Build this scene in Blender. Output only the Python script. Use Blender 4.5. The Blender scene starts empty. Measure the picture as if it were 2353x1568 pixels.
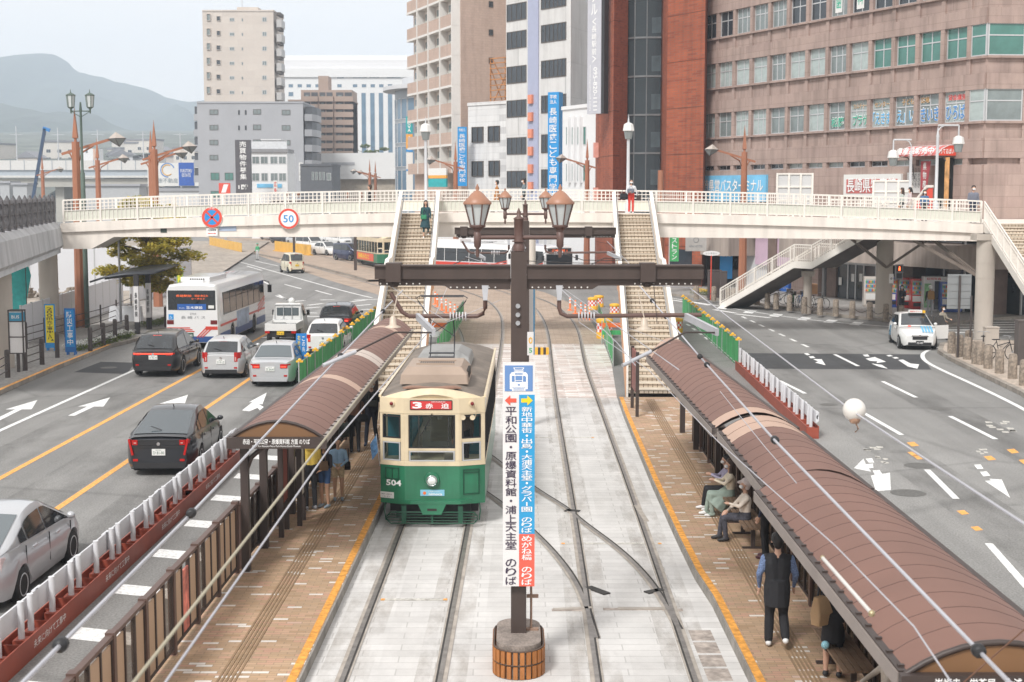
import bpy,bmesh,math,random
import numpy as np
from mathutils import Vector,Matrix
random.seed(7)
S=bpy.context.scene
COL=S.collection
R=math.radians
FPX,CX,CY,CAMZ=3268.0,1176.5,784.0,7.1
PITCH=math.atan(344/FPX)
cam=bpy.data.cameras.new('camera'); camo=bpy.data.objects.new('camera',cam); COL.objects.link(camo)
camo.location=(0,0,CAMZ); camo.rotation_euler=(R(90)-PITCH,0,0)
cam.lens=50; cam.sensor_width=36; cam.clip_start=0.3; cam.clip_end=9000
cam.dof.use_dof=True; cam.dof.focus_distance=32; cam.dof.aperture_fstop=3.4
S.camera=camo
S.cycles.volume_bounces=3; S.cycles.max_bounces=8
W=bpy.data.worlds.new('World'); S.world=W; W.use_nodes=True
wn=W.node_tree; bg=wn.nodes['Background']
sky=wn.nodes.new('ShaderNodeTexSky'); sky.sky_type='NISHITA'; sky.sun_disc=False
SUN_EL,SUN_AZ=R(46),R(208)
sky.sun_elevation=SUN_EL; sky.sun_rotation=SUN_AZ; sky.dust_density=1.5; sky.air_density=1.0; sky.ozone_density=1.5
hs=wn.nodes.new('ShaderNodeHueSaturation'); hs.inputs['Saturation'].default_value=0.12
wn.links.new(sky.outputs[0],hs.inputs['Color'])
cloud=wn.nodes.new('ShaderNodeMix'); cloud.data_type='RGBA'; cloud.inputs[0].default_value=.93
wn.links.new(hs.outputs[0],cloud.inputs[6]); cloud.inputs[7].default_value=(5.85,5.62,5.42,1)
wn.links.new(cloud.outputs[2],bg.inputs[0]); bg.inputs[1].default_value=0.12
sl=bpy.data.lights.new('sun','SUN'); so=bpy.data.objects.new('sun',sl); COL.objects.link(so)
sl.energy=2.0; sl.angle=R(12); sl.color=(1,.985,.955)
so.rotation_euler=Vector((-math.sin(SUN_AZ)*math.cos(SUN_EL),-math.cos(SUN_AZ)*math.cos(SUN_EL),-math.sin(SUN_EL))).to_track_quat('-Z','Y').to_euler()
S.view_settings.view_transform='Standard'; S.view_settings.look='None'; S.view_settings.gamma=1
S.view_settings.exposure=0.74
def ray(px,py):
 x=(px-CX)/FPX; u=-(py-CY)/FPX
 c,s=math.cos(PITCH),math.sin(PITCH)
 return(x,c+u*s,-s+u*c)
def G(px,py,z=0.0):
 d=ray(px,py); t=(z-CAMZ)/d[2]
 return Vector((d[0]*t,d[1]*t,z))
def D(px,py,Y):
 d=ray(px,py); t=Y/d[1]
 return Vector((d[0]*t,Y,CAMZ+d[2]*t))
def ZY(py,Y):return D(CX,py,Y).z
MATS={}
def mat(name,col,rough=.6,metal=0.,var=.12,scale=2.,bump=0.,emit=0,spec=.5,stretch=None,fine=0,coat=0,streak=0):
 if name in MATS:return MATS[name]
 m=bpy.data.materials.new(name); m.use_nodes=True; MATS[name]=m
 t=m.node_tree; b=t.nodes['Principled BSDF']
 b.inputs['Roughness'].default_value=rough; b.inputs['Metallic'].default_value=metal
 b.inputs['Specular IOR Level'].default_value=spec
 if coat:b.inputs['Coat Weight'].default_value=coat; b.inputs['Coat Roughness'].default_value=.06
 c=(*col,1)
 if emit:
  b.inputs['Base Color'].default_value=c
  b.inputs['Emission Color'].default_value=c; b.inputs['Emission Strength'].default_value=emit
  return m
 if var or bump:
  tc=t.nodes.new('ShaderNodeTexCoord'); mp=t.nodes.new('ShaderNodeMapping')
  t.links.new(tc.outputs['Object'],mp.inputs[0])
  if stretch:mp.inputs['Scale'].default_value=stretch
  n=t.nodes.new('ShaderNodeTexNoise'); n.inputs['Scale'].default_value=scale; n.inputs['Detail'].default_value=7
  n.inputs['Roughness'].default_value=.62
  t.links.new(mp.outputs[0],n.inputs['Vector'])
  r=t.nodes.new('ShaderNodeValToRGB')
  r.color_ramp.elements[0].position=.3; r.color_ramp.elements[1].position=.7
  r.color_ramp.elements[0].color=(*[x*(1-var)for x in col],1); r.color_ramp.elements[1].color=(*[min(1,x*(1+var))for x in col],1)
  t.links.new(n.outputs[0],r.inputs[0])
  out=r.outputs[0]
  if fine:
   n2=t.nodes.new('ShaderNodeTexNoise'); n2.inputs['Scale'].default_value=fine; n2.inputs['Detail'].default_value=3
   t.links.new(tc.outputs['Object'],n2.inputs['Vector'])
   mr=t.nodes.new('ShaderNodeMapRange'); mr.inputs[1].default_value=.3; mr.inputs[2].default_value=.7; mr.inputs[3].default_value=.72; mr.inputs[4].default_value=1.25
   t.links.new(n2.outputs[0],mr.inputs[0])
   mx=t.nodes.new('ShaderNodeMix'); mx.data_type='RGBA'; mx.blend_type='MULTIPLY'; mx.inputs[0].default_value=1
   t.links.new(out,mx.inputs[6]); t.links.new(mr.outputs[0],mx.inputs[7]); out=mx.outputs[2]
  if streak:out=streaks(t,tc,out,streak)
  t.links.new(out,b.inputs['Base Color'])
  if bump:
   bp=t.nodes.new('ShaderNodeBump'); bp.inputs['Strength'].default_value=bump; bp.inputs['Distance'].default_value=.02
   t.links.new((n2 if fine else n).outputs[0],bp.inputs['Height']); t.links.new(bp.outputs[0],b.inputs['Normal'])
 else:
  b.inputs['Base Color'].default_value=c
 return m
def streaks(t,tc,src,amt):
 """rain and dirt runs down a wall"""
 mp=t.nodes.new('ShaderNodeMapping'); mp.inputs['Scale'].default_value=(1.6,1.6,.13); t.links.new(tc.outputs['Object'],mp.inputs[0])
 n=t.nodes.new('ShaderNodeTexNoise'); n.inputs['Scale'].default_value=1.4; n.inputs['Detail'].default_value=6; t.links.new(mp.outputs[0],n.inputs['Vector'])
 r=t.nodes.new('ShaderNodeMapRange'); r.inputs[1].default_value=.32; r.inputs[2].default_value=.55; r.inputs[3].default_value=1-amt; r.inputs[4].default_value=1.03; t.links.new(n.outputs[0],r.inputs[0])
 x=t.nodes.new('ShaderNodeMix'); x.data_type='RGBA'; x.blend_type='MULTIPLY'; x.inputs[0].default_value=1; t.links.new(src,x.inputs[6]); t.links.new(r.outputs[0],x.inputs[7]); return x.outputs[2]
def clear_glass(name,tint=(.8,.85,.85),solid=.25,col=(.03,.04,.05)):
 if name in MATS:return MATS[name]
 m=bpy.data.materials.new(name); m.use_nodes=True; MATS[name]=m; t=m.node_tree
 b=t.nodes['Principled BSDF']; b.inputs['Base Color'].default_value=(*col,1); b.inputs['Roughness'].default_value=.04
 tr=t.nodes.new('ShaderNodeBsdfTransparent'); tr.inputs[0].default_value=(*tint,1)
 mx=t.nodes.new('ShaderNodeMixShader'); mx.inputs[0].default_value=solid
 t.links.new(tr.outputs[0],mx.inputs[1]); t.links.new(b.outputs[0],mx.inputs[2])
 t.links.new(mx.outputs[0],t.nodes['Material Output'].inputs[0]); return m
def dust_mat(name,col,hi,scale):
 """patchy film of dust: bare between the patches"""
 m=bpy.data.materials.new(name); m.use_nodes=True; MATS[name]=m; t=m.node_tree; b=t.nodes['Principled BSDF']; b.inputs['Base Color'].default_value=(*col,1); b.inputs['Roughness'].default_value=.95
 tc=t.nodes.new('ShaderNodeTexCoord'); mp=t.nodes.new('ShaderNodeMapping'); mp.inputs['Scale'].default_value=(1,.3,1); n=t.nodes.new('ShaderNodeTexNoise'); n.inputs['Scale'].default_value=scale; n.inputs['Detail'].default_value=8; n.inputs['Roughness'].default_value=.7
 t.links.new(tc.outputs['Object'],mp.inputs[0]); t.links.new(mp.outputs[0],n.inputs[0]); r=t.nodes.new('ShaderNodeMapRange'); r.inputs[1].default_value=.42; r.inputs[2].default_value=.7; r.inputs[3].default_value=0; r.inputs[4].default_value=hi; t.links.new(n.outputs[0],r.inputs[0]); t.links.new(r.outputs[0],b.inputs['Alpha']); return m
def brick_mat(name,cols,mortar,bw,bh,mort=.01,rough=.8,axes='xy',whites=None,offset=.5,var=.2,bump=.3,noise_scale=.6,msmooth=.1,tr=0):
 """tiles/bricks/joints laid in metres on the object's own coordinates; axes picks the plane"""
 if name in MATS:return MATS[name]
 m=bpy.data.materials.new(name); m.use_nodes=True; MATS[name]=m; t=m.node_tree; L=t.links
 b=t.nodes['Principled BSDF']; b.inputs['Roughness'].default_value=rough
 tc=t.nodes.new('ShaderNodeTexCoord'); sp=t.nodes.new('ShaderNodeSeparateXYZ'); cb=t.nodes.new('ShaderNodeCombineXYZ')
 L.new(tc.outputs['Object'],sp.inputs[0])
 if axes=='hz':
  ad=t.nodes.new('ShaderNodeMath'); ad.operation='ADD'; L.new(sp.outputs[0],ad.inputs[0]); L.new(sp.outputs[1],ad.inputs[1])
  L.new(ad.outputs[0],cb.inputs[0]); L.new(sp.outputs[2],cb.inputs[1])
 else:
  L.new(sp.outputs['xyz'.index(axes[0])],cb.inputs[0]); L.new(sp.outputs['xyz'.index(axes[1])],cb.inputs[1])
 k=t.nodes.new('ShaderNodeTexBrick'); k.offset=offset
 for nm,v in(('Scale',1),('Mortar Size',mort),('Mortar Smooth',msmooth),('Brick Width',bw),('Row Height',bh),('Bias',0)):k.inputs[nm].default_value=v
 k.inputs['Color1'].default_value=(0,0,0,1); k.inputs['Color2'].default_value=(1,1,1,1); k.inputs['Mortar'].default_value=(.5,.5,.5,1)
 L.new(cb.outputs[0],k.inputs[0])
 r=t.nodes.new('ShaderNodeValToRGB'); e=r.color_ramp.elements
 n=len(cols)
 e[0].position=0; e[0].color=(*cols[0],1); e[1].position=.9 if whites else 1; e[1].color=(*cols[-1],1)
 for i in range(1,n-1):q=e.new(i/(n-1)*(.9 if whites else 1)); q.color=(*cols[i],1)
 if whites:q=e.new(whites[1]); q.color=(*cols[-1],1); q=e.new(whites[1]+.004); q.color=(*whites[0],1)
 L.new(k.outputs[0],r.inputs[0])
 no=t.nodes.new('ShaderNodeTexNoise'); no.inputs['Scale'].default_value=noise_scale; no.inputs['Detail'].default_value=8; no.inputs['Roughness'].default_value=.65
 L.new(tc.outputs['Object'],no.inputs[0])
 mr=t.nodes.new('ShaderNodeMapRange'); mr.inputs[1].default_value=.3; mr.inputs[2].default_value=.7; mr.inputs[3].default_value=1-var; mr.inputs[4].default_value=1+var
 L.new(no.outputs[0],mr.inputs[0])
 m1=t.nodes.new('ShaderNodeMix'); m1.data_type='RGBA'; L.new(k.outputs['Fac'],m1.inputs[0]); L.new(r.outputs[0],m1.inputs[6]); m1.inputs[7].default_value=(*mortar,1)
 m2=t.nodes.new('ShaderNodeMix'); m2.data_type='RGBA'; m2.blend_type='MULTIPLY'; m2.inputs[0].default_value=1
 L.new(m1.outputs[2],m2.inputs[6]); L.new(mr.outputs[0],m2.inputs[7]); L.new(streaks(t,tc,m2.outputs[2],tr)if tr else m2.outputs[2],b.inputs['Base Color'])
 if bump:
  bp=t.nodes.new('ShaderNodeBump'); bp.inputs['Strength'].default_value=bump; bp.inputs['Distance'].default_value=.01; bp.invert=True
  L.new(k.outputs['Fac'],bp.inputs['Height']); L.new(bp.outputs[0],b.inputs['Normal'])
 return m
def asphalt_mat(name,col):
 """worn asphalt: grain, broad patches, wheel tracks drawn out along the lanes, fine cracks and oil spots"""
 m=mat(name,col,.85,var=.12,scale=.25,bump=.25,fine=26); t=m.node_tree; L=t.links; b=t.nodes['Principled BSDF']; src=b.inputs['Base Color'].links[0].from_socket
 tc=t.nodes.new('ShaderNodeTexCoord')
 def layer(src,scale,stretch,lo,hi,p0,p1,det=4,kind='n'):
  mp=t.nodes.new('ShaderNodeMapping'); mp.inputs['Scale'].default_value=stretch; L.new(tc.outputs['Object'],mp.inputs[0])
  if kind=='n':n=t.nodes.new('ShaderNodeTexNoise'); n.inputs['Detail'].default_value=det
  else:n=t.nodes.new('ShaderNodeTexVoronoi'); n.feature='DISTANCE_TO_EDGE'
  n.inputs['Scale'].default_value=scale; L.new(mp.outputs[0],n.inputs['Vector'])
  r=t.nodes.new('ShaderNodeMapRange'); r.inputs[1].default_value=p0; r.inputs[2].default_value=p1; r.inputs[3].default_value=lo; r.inputs[4].default_value=hi; L.new(n.outputs[0],r.inputs[0])
  x=t.nodes.new('ShaderNodeMix'); x.data_type='RGBA'; x.blend_type='MULTIPLY'; x.inputs[0].default_value=1; L.new(src,x.inputs[6]); L.new(r.outputs[0],x.inputs[7]); return x.outputs[2]
 s=layer(src,1.1,(1,.035,1),.86,1.1,.35,.65,3); s=layer(s,.9,(1,1,1),.72,1.0,.26,.36,6); s=layer(s,.11,(1,.7,1),.8,1.0,.0,.012,kind='v'); s=layer(s,.06,(1,.5,1),.92,1.08,.4,.6,2)
 L.new(s,b.inputs['Base Color']); return m
def frame_of(d):
 d=d.normalized(); u=Vector((0,0,1))if abs(d.z)<.95 else Vector((1,0,0))
 a=d.cross(u).normalized(); return a,a.cross(d).normalized()
class MB:
 def __init__(s):s.v=[]; s.f=[]; s.mi=[]; s.sm=[]
 def add(s,vs,fs,m=0,smooth=False):
  o=len(s.v); s.v+=[tuple(x)for x in vs]
  for f in fs:s.f.append([i+o for i in f]); s.mi.append(m); s.sm.append(smooth)
  return s
 def box(s,x0,x1,y0,y1,z0,z1,m=0):
  return s.add([(x0,y0,z0),(x1,y0,z0),(x1,y1,z0),(x0,y1,z0),(x0,y0,z1),(x1,y0,z1),(x1,y1,z1),(x0,y1,z1)],[(0,3,2,1),(4,5,6,7),(0,1,5,4),(1,2,6,5),(2,3,7,6),(3,0,4,7)],m)
 def bar(s,p,q,w,h,m=0,up=None):
  """rectangular bar from p to q, w across, h along up"""
  p,q=Vector(p),Vector(q); d=(q-p).normalized()
  u=Vector(up)if up else(Vector((0,0,1))if abs(d.z)<.95 else Vector((0,1,0)))
  a=d.cross(u).normalized(); u=a.cross(d).normalized(); a=a*w/2; u=u*h/2
  return s.add([p-a-u,p+a-u,p+a+u,p-a+u,q-a-u,q+a-u,q+a+u,q-a+u],[(0,1,2,3),(7,6,5,4),(0,4,5,1),(1,5,6,2),(2,6,7,3),(3,7,4,0)],m)
 def tube(s,p,q,r,r2=None,n=8,m=0,caps=True):
  p,q=Vector(p),Vector(q); a,b=frame_of(q-p); r2=r if r2 is None else r2
  vs=[p+(a*math.cos(t)+b*math.sin(t))*r for t in[2*math.pi*i/n for i in range(n)]]
  vs+=[q+(a*math.cos(t)+b*math.sin(t))*r2 for t in[2*math.pi*i/n for i in range(n)]]
  s.add(vs,[(i,(i+1)%n,n+(i+1)%n,n+i)for i in range(n)],m,True)
  if caps:s.add(vs[:n],[tuple(range(n))[::-1]],m); s.add(vs[n:],[tuple(range(n))],m)
  return s
 def path(s,pts,r,n=6,m=0,closed=False):
  pts=[Vector(p)for p in pts]; k=len(pts); vs=[]
  for i,p in enumerate(pts):
   d=(pts[(i+1)%k]-pts[i-1])if closed else(pts[min(i+1,k-1)]-pts[max(i-1,0)])
   a,b=frame_of(d); rr=r[i]if isinstance(r,(list,tuple))else r
   vs+=[p+(a*math.cos(t)+b*math.sin(t))*rr for t in[2*math.pi*j/n for j in range(n)]]
  fs=[]
  for i in range(k if closed else k-1):
   i2=(i+1)%k
   for j in range(n):j2=(j+1)%n; fs.append((i*n+j,i*n+j2,i2*n+j2,i2*n+j))
  s.add(vs,fs,m,True)
  if not closed:s.add(vs[:n],[tuple(range(n))[::-1]],m); s.add(vs[-n:],[tuple(range(n))],m)
  return s
 def lathe(s,prof,c=(0,0,0),n=12,m=0,smooth=True,rot=0):
  c=Vector(c); vs=[]; k=len(prof)
  for r,z in prof:vs+=[c+Vector((r*math.cos(rot+2*math.pi*j/n),r*math.sin(rot+2*math.pi*j/n),z))for j in range(n)]
  fs=[(i*n+j,i*n+(j+1)%n,(i+1)*n+(j+1)%n,(i+1)*n+j)for i in range(k-1)for j in range(n)]
  s.add(vs,fs,m,smooth); s.add(vs[:n],[tuple(range(n))[::-1]],m); s.add(vs[-n:],[tuple(range(n))],m); return s
 def prism(s,poly,a,b,axis='z',m=0,smooth=False):
  """poly of 2-D points swept from a to b along axis; for x: (y,z), y: (x,z), z: (x,y)"""
  def P(u,v,w):return{'x':(w,u,v),'y':(u,w,v),'z':(u,v,w)}[axis]
  n=len(poly); vs=[P(u,v,a)for u,v in poly]+[P(u,v,b)for u,v in poly]
  s.add(vs,[(i,(i+1)%n,n+(i+1)%n,n+i)for i in range(n)],m,smooth)
  s.add(vs,[tuple(range(n))[::-1],tuple(range(n,2*n))],m); return s
 def poly(s,pts,m=0):return s.add(pts,[tuple(range(len(pts)))],m)
 def ball(s,c,r,n=10,m=0,sz=1.0):
  return s.lathe([(max(.001,r*math.sin(math.pi*i/(n-2))),-r*sz*math.cos(math.pi*i/(n-2)))for i in range(n-1)],c,n,m)
 def loft(s,rings,m=0,smooth=False,caps=True,closed=True):
  n=len(rings[0]); vs=[p for r in rings for p in r]; fs=[]
  for i in range(len(rings)-1):
   for j in range(n if closed else n-1):fs.append((i*n+j,i*n+(j+1)%n,(i+1)*n+(j+1)%n,(i+1)*n+j))
  s.add(vs,fs,m,smooth)
  if caps:s.add(rings[0],[tuple(range(n))[::-1]],m); s.add(rings[-1],[tuple(range(n))],m)
  return s
 def mesh(s,name,mats,fix=True):
  me=bpy.data.meshes.new(name); me.from_pydata(s.v,[],s.f)
  for m in(mats if isinstance(mats,(list,tuple))else[mats]):me.materials.append(m)
  me.polygons.foreach_set('material_index',s.mi); me.polygons.foreach_set('use_smooth',s.sm)
  if fix:
   b=bmesh.new(); b.from_mesh(me); bmesh.ops.recalc_face_normals(b,faces=b.faces); b.to_mesh(me); b.free()
  me.update(); return me
 def build(s,name,mats,parent=None,loc=(0,0,0),rz=0,bevel=0,weld=0,sub=0,fix=True):
  me=s.mesh(name,mats,fix)
  if weld or bevel:
   b=bmesh.new(); b.from_mesh(me)
   if weld:bmesh.ops.remove_doubles(b,verts=b.verts,dist=weld)
   b.to_mesh(me); b.free()
  o=bpy.data.objects.new(name,me); COL.objects.link(o); o.parent=parent; o.location=loc; o.rotation_euler=(0,0,rz)
  if sub:q=o.modifiers.new('s','SUBSURF'); q.levels=q.render_levels=sub
  if bevel:q=o.modifiers.new('b','BEVEL'); q.width=bevel; q.segments=2; q.limit_method='ANGLE'; q.angle_limit=R(40)
  return o
def tag(o,label,cat,group=None,kind=None):
 o['label']=label; o['category']=cat
 if group:o['group']=group
 if kind:o['kind']=kind
 return o
def struct(o):o['kind']='structure'; return o
def thing(name,label,cat,loc=(0,0,0),rz=0,group=None):
 o=bpy.data.objects.new(name,None); COL.objects.link(o); o.empty_display_size=.2
 o.location=loc; o.rotation_euler=(0,0,rz); return tag(o,label,cat,group)
def copy_of(root,loc,rz,label=None,group=None,scale=None):
 def cp(o,parent):
  c=o.copy(); COL.objects.link(c); c.parent=parent
  for ch in o.children:cp(ch,c)
  return c
 r=cp(root,None); r.location=loc; r.rotation_euler=(0,0,rz)
 if label:r['label']=label
 if group:r['group']=group
 if scale:r.scale=(scale,)*3
 return r
GLY={}
def glyphs(text,bold):
 k=(text,bold)
 if k in GLY:return GLY[k]
 cu=bpy.data.curves.new('t','FONT'); cu.body=text; cu.resolution_u=2; cu.offset=bold; cu.size=1
 o=bpy.data.objects.new('t',cu); COL.objects.link(o)
 me=bpy.data.meshes.new_from_object(o.evaluated_get(bpy.context.evaluated_depsgraph_get()))
 v=[tuple(x.co[:2])for x in me.vertices]; f=[tuple(p.vertices)for p in me.polygons]
 bpy.data.objects.remove(o); bpy.data.curves.remove(cu); bpy.data.meshes.remove(me)
 GLY[k]=(v,f); return GLY[k]
def put_glyphs(mb,text,c,w,h,right,up,bold=.0,m=0,keep=False):
 v,f=glyphs(text,bold)
 if not v:return
 xs=[a for a,b in v]; ys=[b for a,b in v]
 dx=max(xs)-min(xs)or 1; dy=max(ys)-min(ys)or 1; sx,sy=w/dx,h/dy
 if keep:sx=sy=min(sx,sy)
 mx,my=(max(xs)+min(xs))/2,(max(ys)+min(ys))/2
 c,right,up=Vector(c),Vector(right),Vector(up)
 mb.add([c+right*((a-mx)*sx)+up*((b-my)*sy)for a,b in v],f,m)
def letters(parent,text,c,w,h,material,right=(1,0,0),up=(0,0,1),vertical=False,bold=.012,name='lettering',fill=.86,keep=False,off=0):
 """words on a face: c centre, w x h extent; vertical stacks one character per cell"""
 mb=MB(); right,up=Vector(right).normalized(),Vector(up).normalized()
 c=Vector(c)+right.cross(up)*off
 if vertical:
  n=len(text); ch=h/n
  for i,t in enumerate(text):
   if t==' ':continue
   cc=c+up*(h/2-(i+.5)*ch)
   if t=='・':put_glyphs(mb,t,cc,w*.22,w*.22,right,up,.02)
   elif t=='ー':mb.add([cc+right*(a*w*.06)+up*(b*ch*.38)for a,b in((-1,-1),(1,-1),(1,1),(-1,1))],[(0,1,2,3)])
   else:put_glyphs(mb,t,cc,w*fill,ch*fill,right,up,bold)
 else:put_glyphs(mb,text,c,w,h,right,up,bold,keep=keep)
 return mb.build(name,material,parent,fix=False)
 # ============================================================= ground, roads, tracks
def paved(name,m,pts,z,zb=None):
 b=MB()
 if zb is None:b.poly([(x,y,z)for x,y in pts])
 else:b.prism(pts,zb,z)
 return struct(b.build(name,m))
asphalt=asphalt_mat('asphalt',(.225,.22,.212))
asphalt_dark=mat('asphalt_patch',(.05,.051,.055),.85,var=.2,scale=.6,bump=.2,fine=26)
white_paint=mat('road_white_paint',(.74,.74,.73),.7,var=.12,scale=3,fine=14)
worn_paint=mat('worn_white_paint',(.48,.46,.42),.8,var=.35,scale=6,fine=20)
orange_paint=mat('road_orange_paint',(.75,.36,.09),.7,var=.12,scale=4,fine=14)
beige_pave=brick_mat('light_brown_track_paving',[(.33,.25,.19),(.42,.33,.26),(.38,.29,.22)],(.30,.235,.19),.6,.3,.02,var=.14,bump=.1)
granite=brick_mat('white_granite_paving',[(.53,.515,.50),(.595,.58,.565),(.56,.545,.53)],(.43,.415,.40),1.15,.29,.010,var=.13,bump=.2,noise_scale=.9)
old_brick_pave=brick_mat('worn_brick_track_paving',[(.36,.25,.21),(.60,.52,.48),(.68,.65,.63),(.42,.31,.27),(.66,.62,.6)],(.62,.60,.58),.95,.22,.045,var=.2,bump=.2,noise_scale=.9,msmooth=.6)
brick_pave=brick_mat('brown_brick_platform_paving',[(.33,.215,.125),(.41,.275,.17),(.36,.25,.16),(.45,.30,.195),(.43,.25,.175)],(.25,.18,.115),.25,.095,.006,whites=((.62,.57,.52),.925),var=.16,bump=.25,noise_scale=.5)
sidewalk_m=mat('pavement_grey',(.30,.285,.27),.85,var=.15,scale=.7,bump=.2,fine=9)
kerb_m=brick_mat('stone_kerb',[(.22,.19,.165),(.3,.27,.235),(.26,.225,.19)],(.1,.09,.08),.9,.5,.012,axes='hz',var=.25,noise_scale=2)
struct(MB().poly([(-3500,-60,0),(3500,-60,0),(3500,6000,0),(-3500,6000,0)]).build('ground',mat('far_ground',(.16,.16,.15),.9,var=.2,scale=.02)))
paved('road',asphalt,[(-70,-40),(70,-40),(90,130),(60,330),(-160,330),(-110,130)],.004)
YAW=.0125
def sx(x,y):return x+YAW*(y-25)
railpx={'A':[(1078,800),(1064,776),(1048,748),(1012,714),(950,683),(860,655),(760,628),(690,606),(618,582),(560,562),(520,551)],'B':[(1153,791),(1158,747),(1146,714),(1116,687),(1062,668),(975,646),(870,620),(760,594),(650,570),(585,556),(540,547)],'C':[(1265,800),(1259,757),(1235,712),(1196,685),(1130,663),(1040,645),(920,618),(800,590),(690,566),(610,552)],'D':[(1343,815),(1331,761),(1311,730),(1284,707),(1250,690),(1190,672),(1100,652),(980,626),(850,596),(720,568),(640,553)]}
near={'A':[(-2.62,8),(-2.48,20),(-2.36,29),(-2.14,48),(-1.96,58)],'B':[(-1.19,8),(-1.05,20),(-.93,29),(-.70,48),(-.53,58)],'C':[(1.1,8),(1.24,20),(1.36,29),(1.48,48),(1.62,58)],'D':[(2.53,8),(2.67,20),(2.80,29),(2.93,48),(3.0,58)]}
steel=mat('rail_steel',(.26,.24,.225),.42,.5,var=.3,scale=5)
groove=mat('rail_groove',(.045,.042,.04),.9,var=.3,scale=4)
def smooth_line(p,it=2):
 p=[Vector((a[0],a[1]))for a in p]
 for _ in range(it):
  q=[p[0]]
  for a,b in zip(p,p[1:]):q+=[a*.75+b*.25,a*.25+b*.75]
  p=q+[p[-1]]
 return p
def ribbon(mb,pts,o0,o1,z,m=0):
 pts=[Vector((p[0],p[1]))for p in pts]; n=len(pts); vs=[]
 for i,p in enumerate(pts):
  d=(pts[min(i+1,n-1)]-pts[max(i-1,0)]).normalized(); s=Vector((d.y,-d.x))
  vs+=[(p.x+s.x*o0,p.y+s.y*o0,z),(p.x+s.x*o1,p.y+s.y*o1,z)]
 mb.add(vs,[(2*i,2*i+1,2*i+3,2*i+2)for i in range(n-1)],m)
lines={}
rails=MB()
for k in 'ABCD':
 lines[k]=smooth_line(near[k]+[tuple(G(*q)[:2])for q in railpx[k][1:]])
 s=1 if k in 'AC' else-1
 ribbon(rails,lines[k],-.10,.10,.026,2)
 ribbon(rails,lines[k],-.035,.035,.034,0); ribbon(rails,lines[k],s*.037,s*.068,.031,1)
dusty=mat('rail_edge_concrete',(.37,.33,.29),.9,var=.25,scale=3)
# turnout and crossover rails between the two tracks
def rail_extra(pts):
 L=smooth_line([tuple(G(*q)[:2])for q in pts]); ribbon(rails,L,-.085,.085,.027,2); ribbon(rails,L,-.035,.035,.035,0); ribbon(rails,L,-.075,-.042,.032,1)
rail_extra([(1095,1025),(1160,1075),(1228,1125),(1305,1172),(1335,1200),(1420,1262),(1485,1325),(1528,1390),(1560,1450)])
rail_extra([(1110,1130),(1160,1165),(1230,1228),(1280,1280),(1320,1335),(1345,1390),(1368,1470)])
for a,b,w in(((1420,1402),(1530,1402),.05),((1360,1400),(1272,1404),.05),((1352,1352),(1395,1368),.07),((1485,1365),(1522,1358),.07),((1462,1165),(1485,1200),.05),((1300,1175),(1330,1178),.09)):
 p,q=G(*a),G(*b); rails.bar((p.x,p.y,.02),(q.x,q.y,.02),w*2.2,.03,1 if w>.06 else 2)
struct(rails.build('tram_rails',[steel,groove,dusty]))
# --- paving under the tracks
ledge=lambda y:sx(-2.98,y)
redge=[(3.46,8),(3.46,20.2),(3.46,23.8),(3.38,25.5),(3.37,28.1),(3.40,33.8),(3.54,44),(3.62,47.5)]
paved('track_bed',granite,[(ledge(4),4),(3.46,4)]+redge[1:]+[(3.62,48.6),(ledge(48.6),48.6)],.012)
paved('track_bed_brick',old_brick_pave,[(-3.0,48.6),(3.62,48.6),(4.1,58),(4.3,66),(-2.8,66)],.012)
mb=MB()
far=[((lines['A'][i]-(lines['B'][i]-lines['A'][i]).normalized()*1.0),(lines['D'][i]+(lines['D'][i]-lines['C'][i]).normalized()*1.1))for i in range(len(lines['A']))if i<len(lines['C'])and lines['A'][i].y>63]
mb=MB(); q=[]
Lp=[(-2.9,66)]+[tuple(G(*p)[:2])for p in[(985,735),(965,715),(900,690),(860,675),(760,646),(690,622),(600,590),(540,566),(470,545)]]
Rp=[(4.3,66)]+[tuple(G(*p)[:2])for p in[(1365,750),(1350,725),(1310,697),(1250,672),(1120,645),(990,620),(830,585),(700,560),(620,548)]]
mb.poly([(x,y,.012)for x,y in Lp]+[(x,y,.012)for x,y in Rp[::-1]])
struct(mb.build('track_bed_bend',beige_pave))
tm=MB()
# --- platforms
platform_side=mat('platform_side_concrete',(.27,.25,.225),.9,var=.3,scale=2.5,bump=.3)
orange_edge=mat('orange_platform_edge',(.66,.30,.055),.75,var=.18,scale=6,fine=10)
PZ=.2
def tri_strip(name,left,right,z,m):
 b=MB(); vs=[]
 for l,r in zip(left,right):vs+=[(*l,z),(*r,z)]
 b.add(vs,[(2*i,2*i+1,2*i+3,2*i+2)for i in range(len(left)-1)]); return struct(b.build(name,m))
ys=[4,12,20,28,36,44,49]
tri_strip('platform_floor',[(sx(-5.12,y),y)for y in ys],[(ledge(y),y)for y in ys],PZ,brick_pave)
ry=[(3.46,4)]+redge[1:]
tri_strip('platform_floor',[(x+.1,y)for x,y in ry],[(sx(5.55,y),y)for x,y in ry],PZ,brick_pave)
b=MB()
ribbon(b,[(sx(-3.06,y),y)for y in ys[:-1]],-.065,.065,PZ+.006,0); b.bar((ledge(4),4,.098),(ledge(49),49,.098),.06,.196,1)
ribbon(b,[(x+.06,y)for x,y in ry],-.06,.07,PZ+.006,0)
for a,c in zip(ry,ry[1:]):b.bar((a[0],a[1],.098),(c[0],c[1],.098),.05,.196,1)
for x0 in(sx(-5.12,4),):b.bar((sx(-5.14,4),4,.098),(sx(-5.14,49),49,.098),.05,.196,1)
b.bar((sx(5.57,4),4,.098),(sx(5.57,48),48,.098),.05,.196,1)
struct(b.build('platform_edge',[orange_edge,platform_side]))
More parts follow.
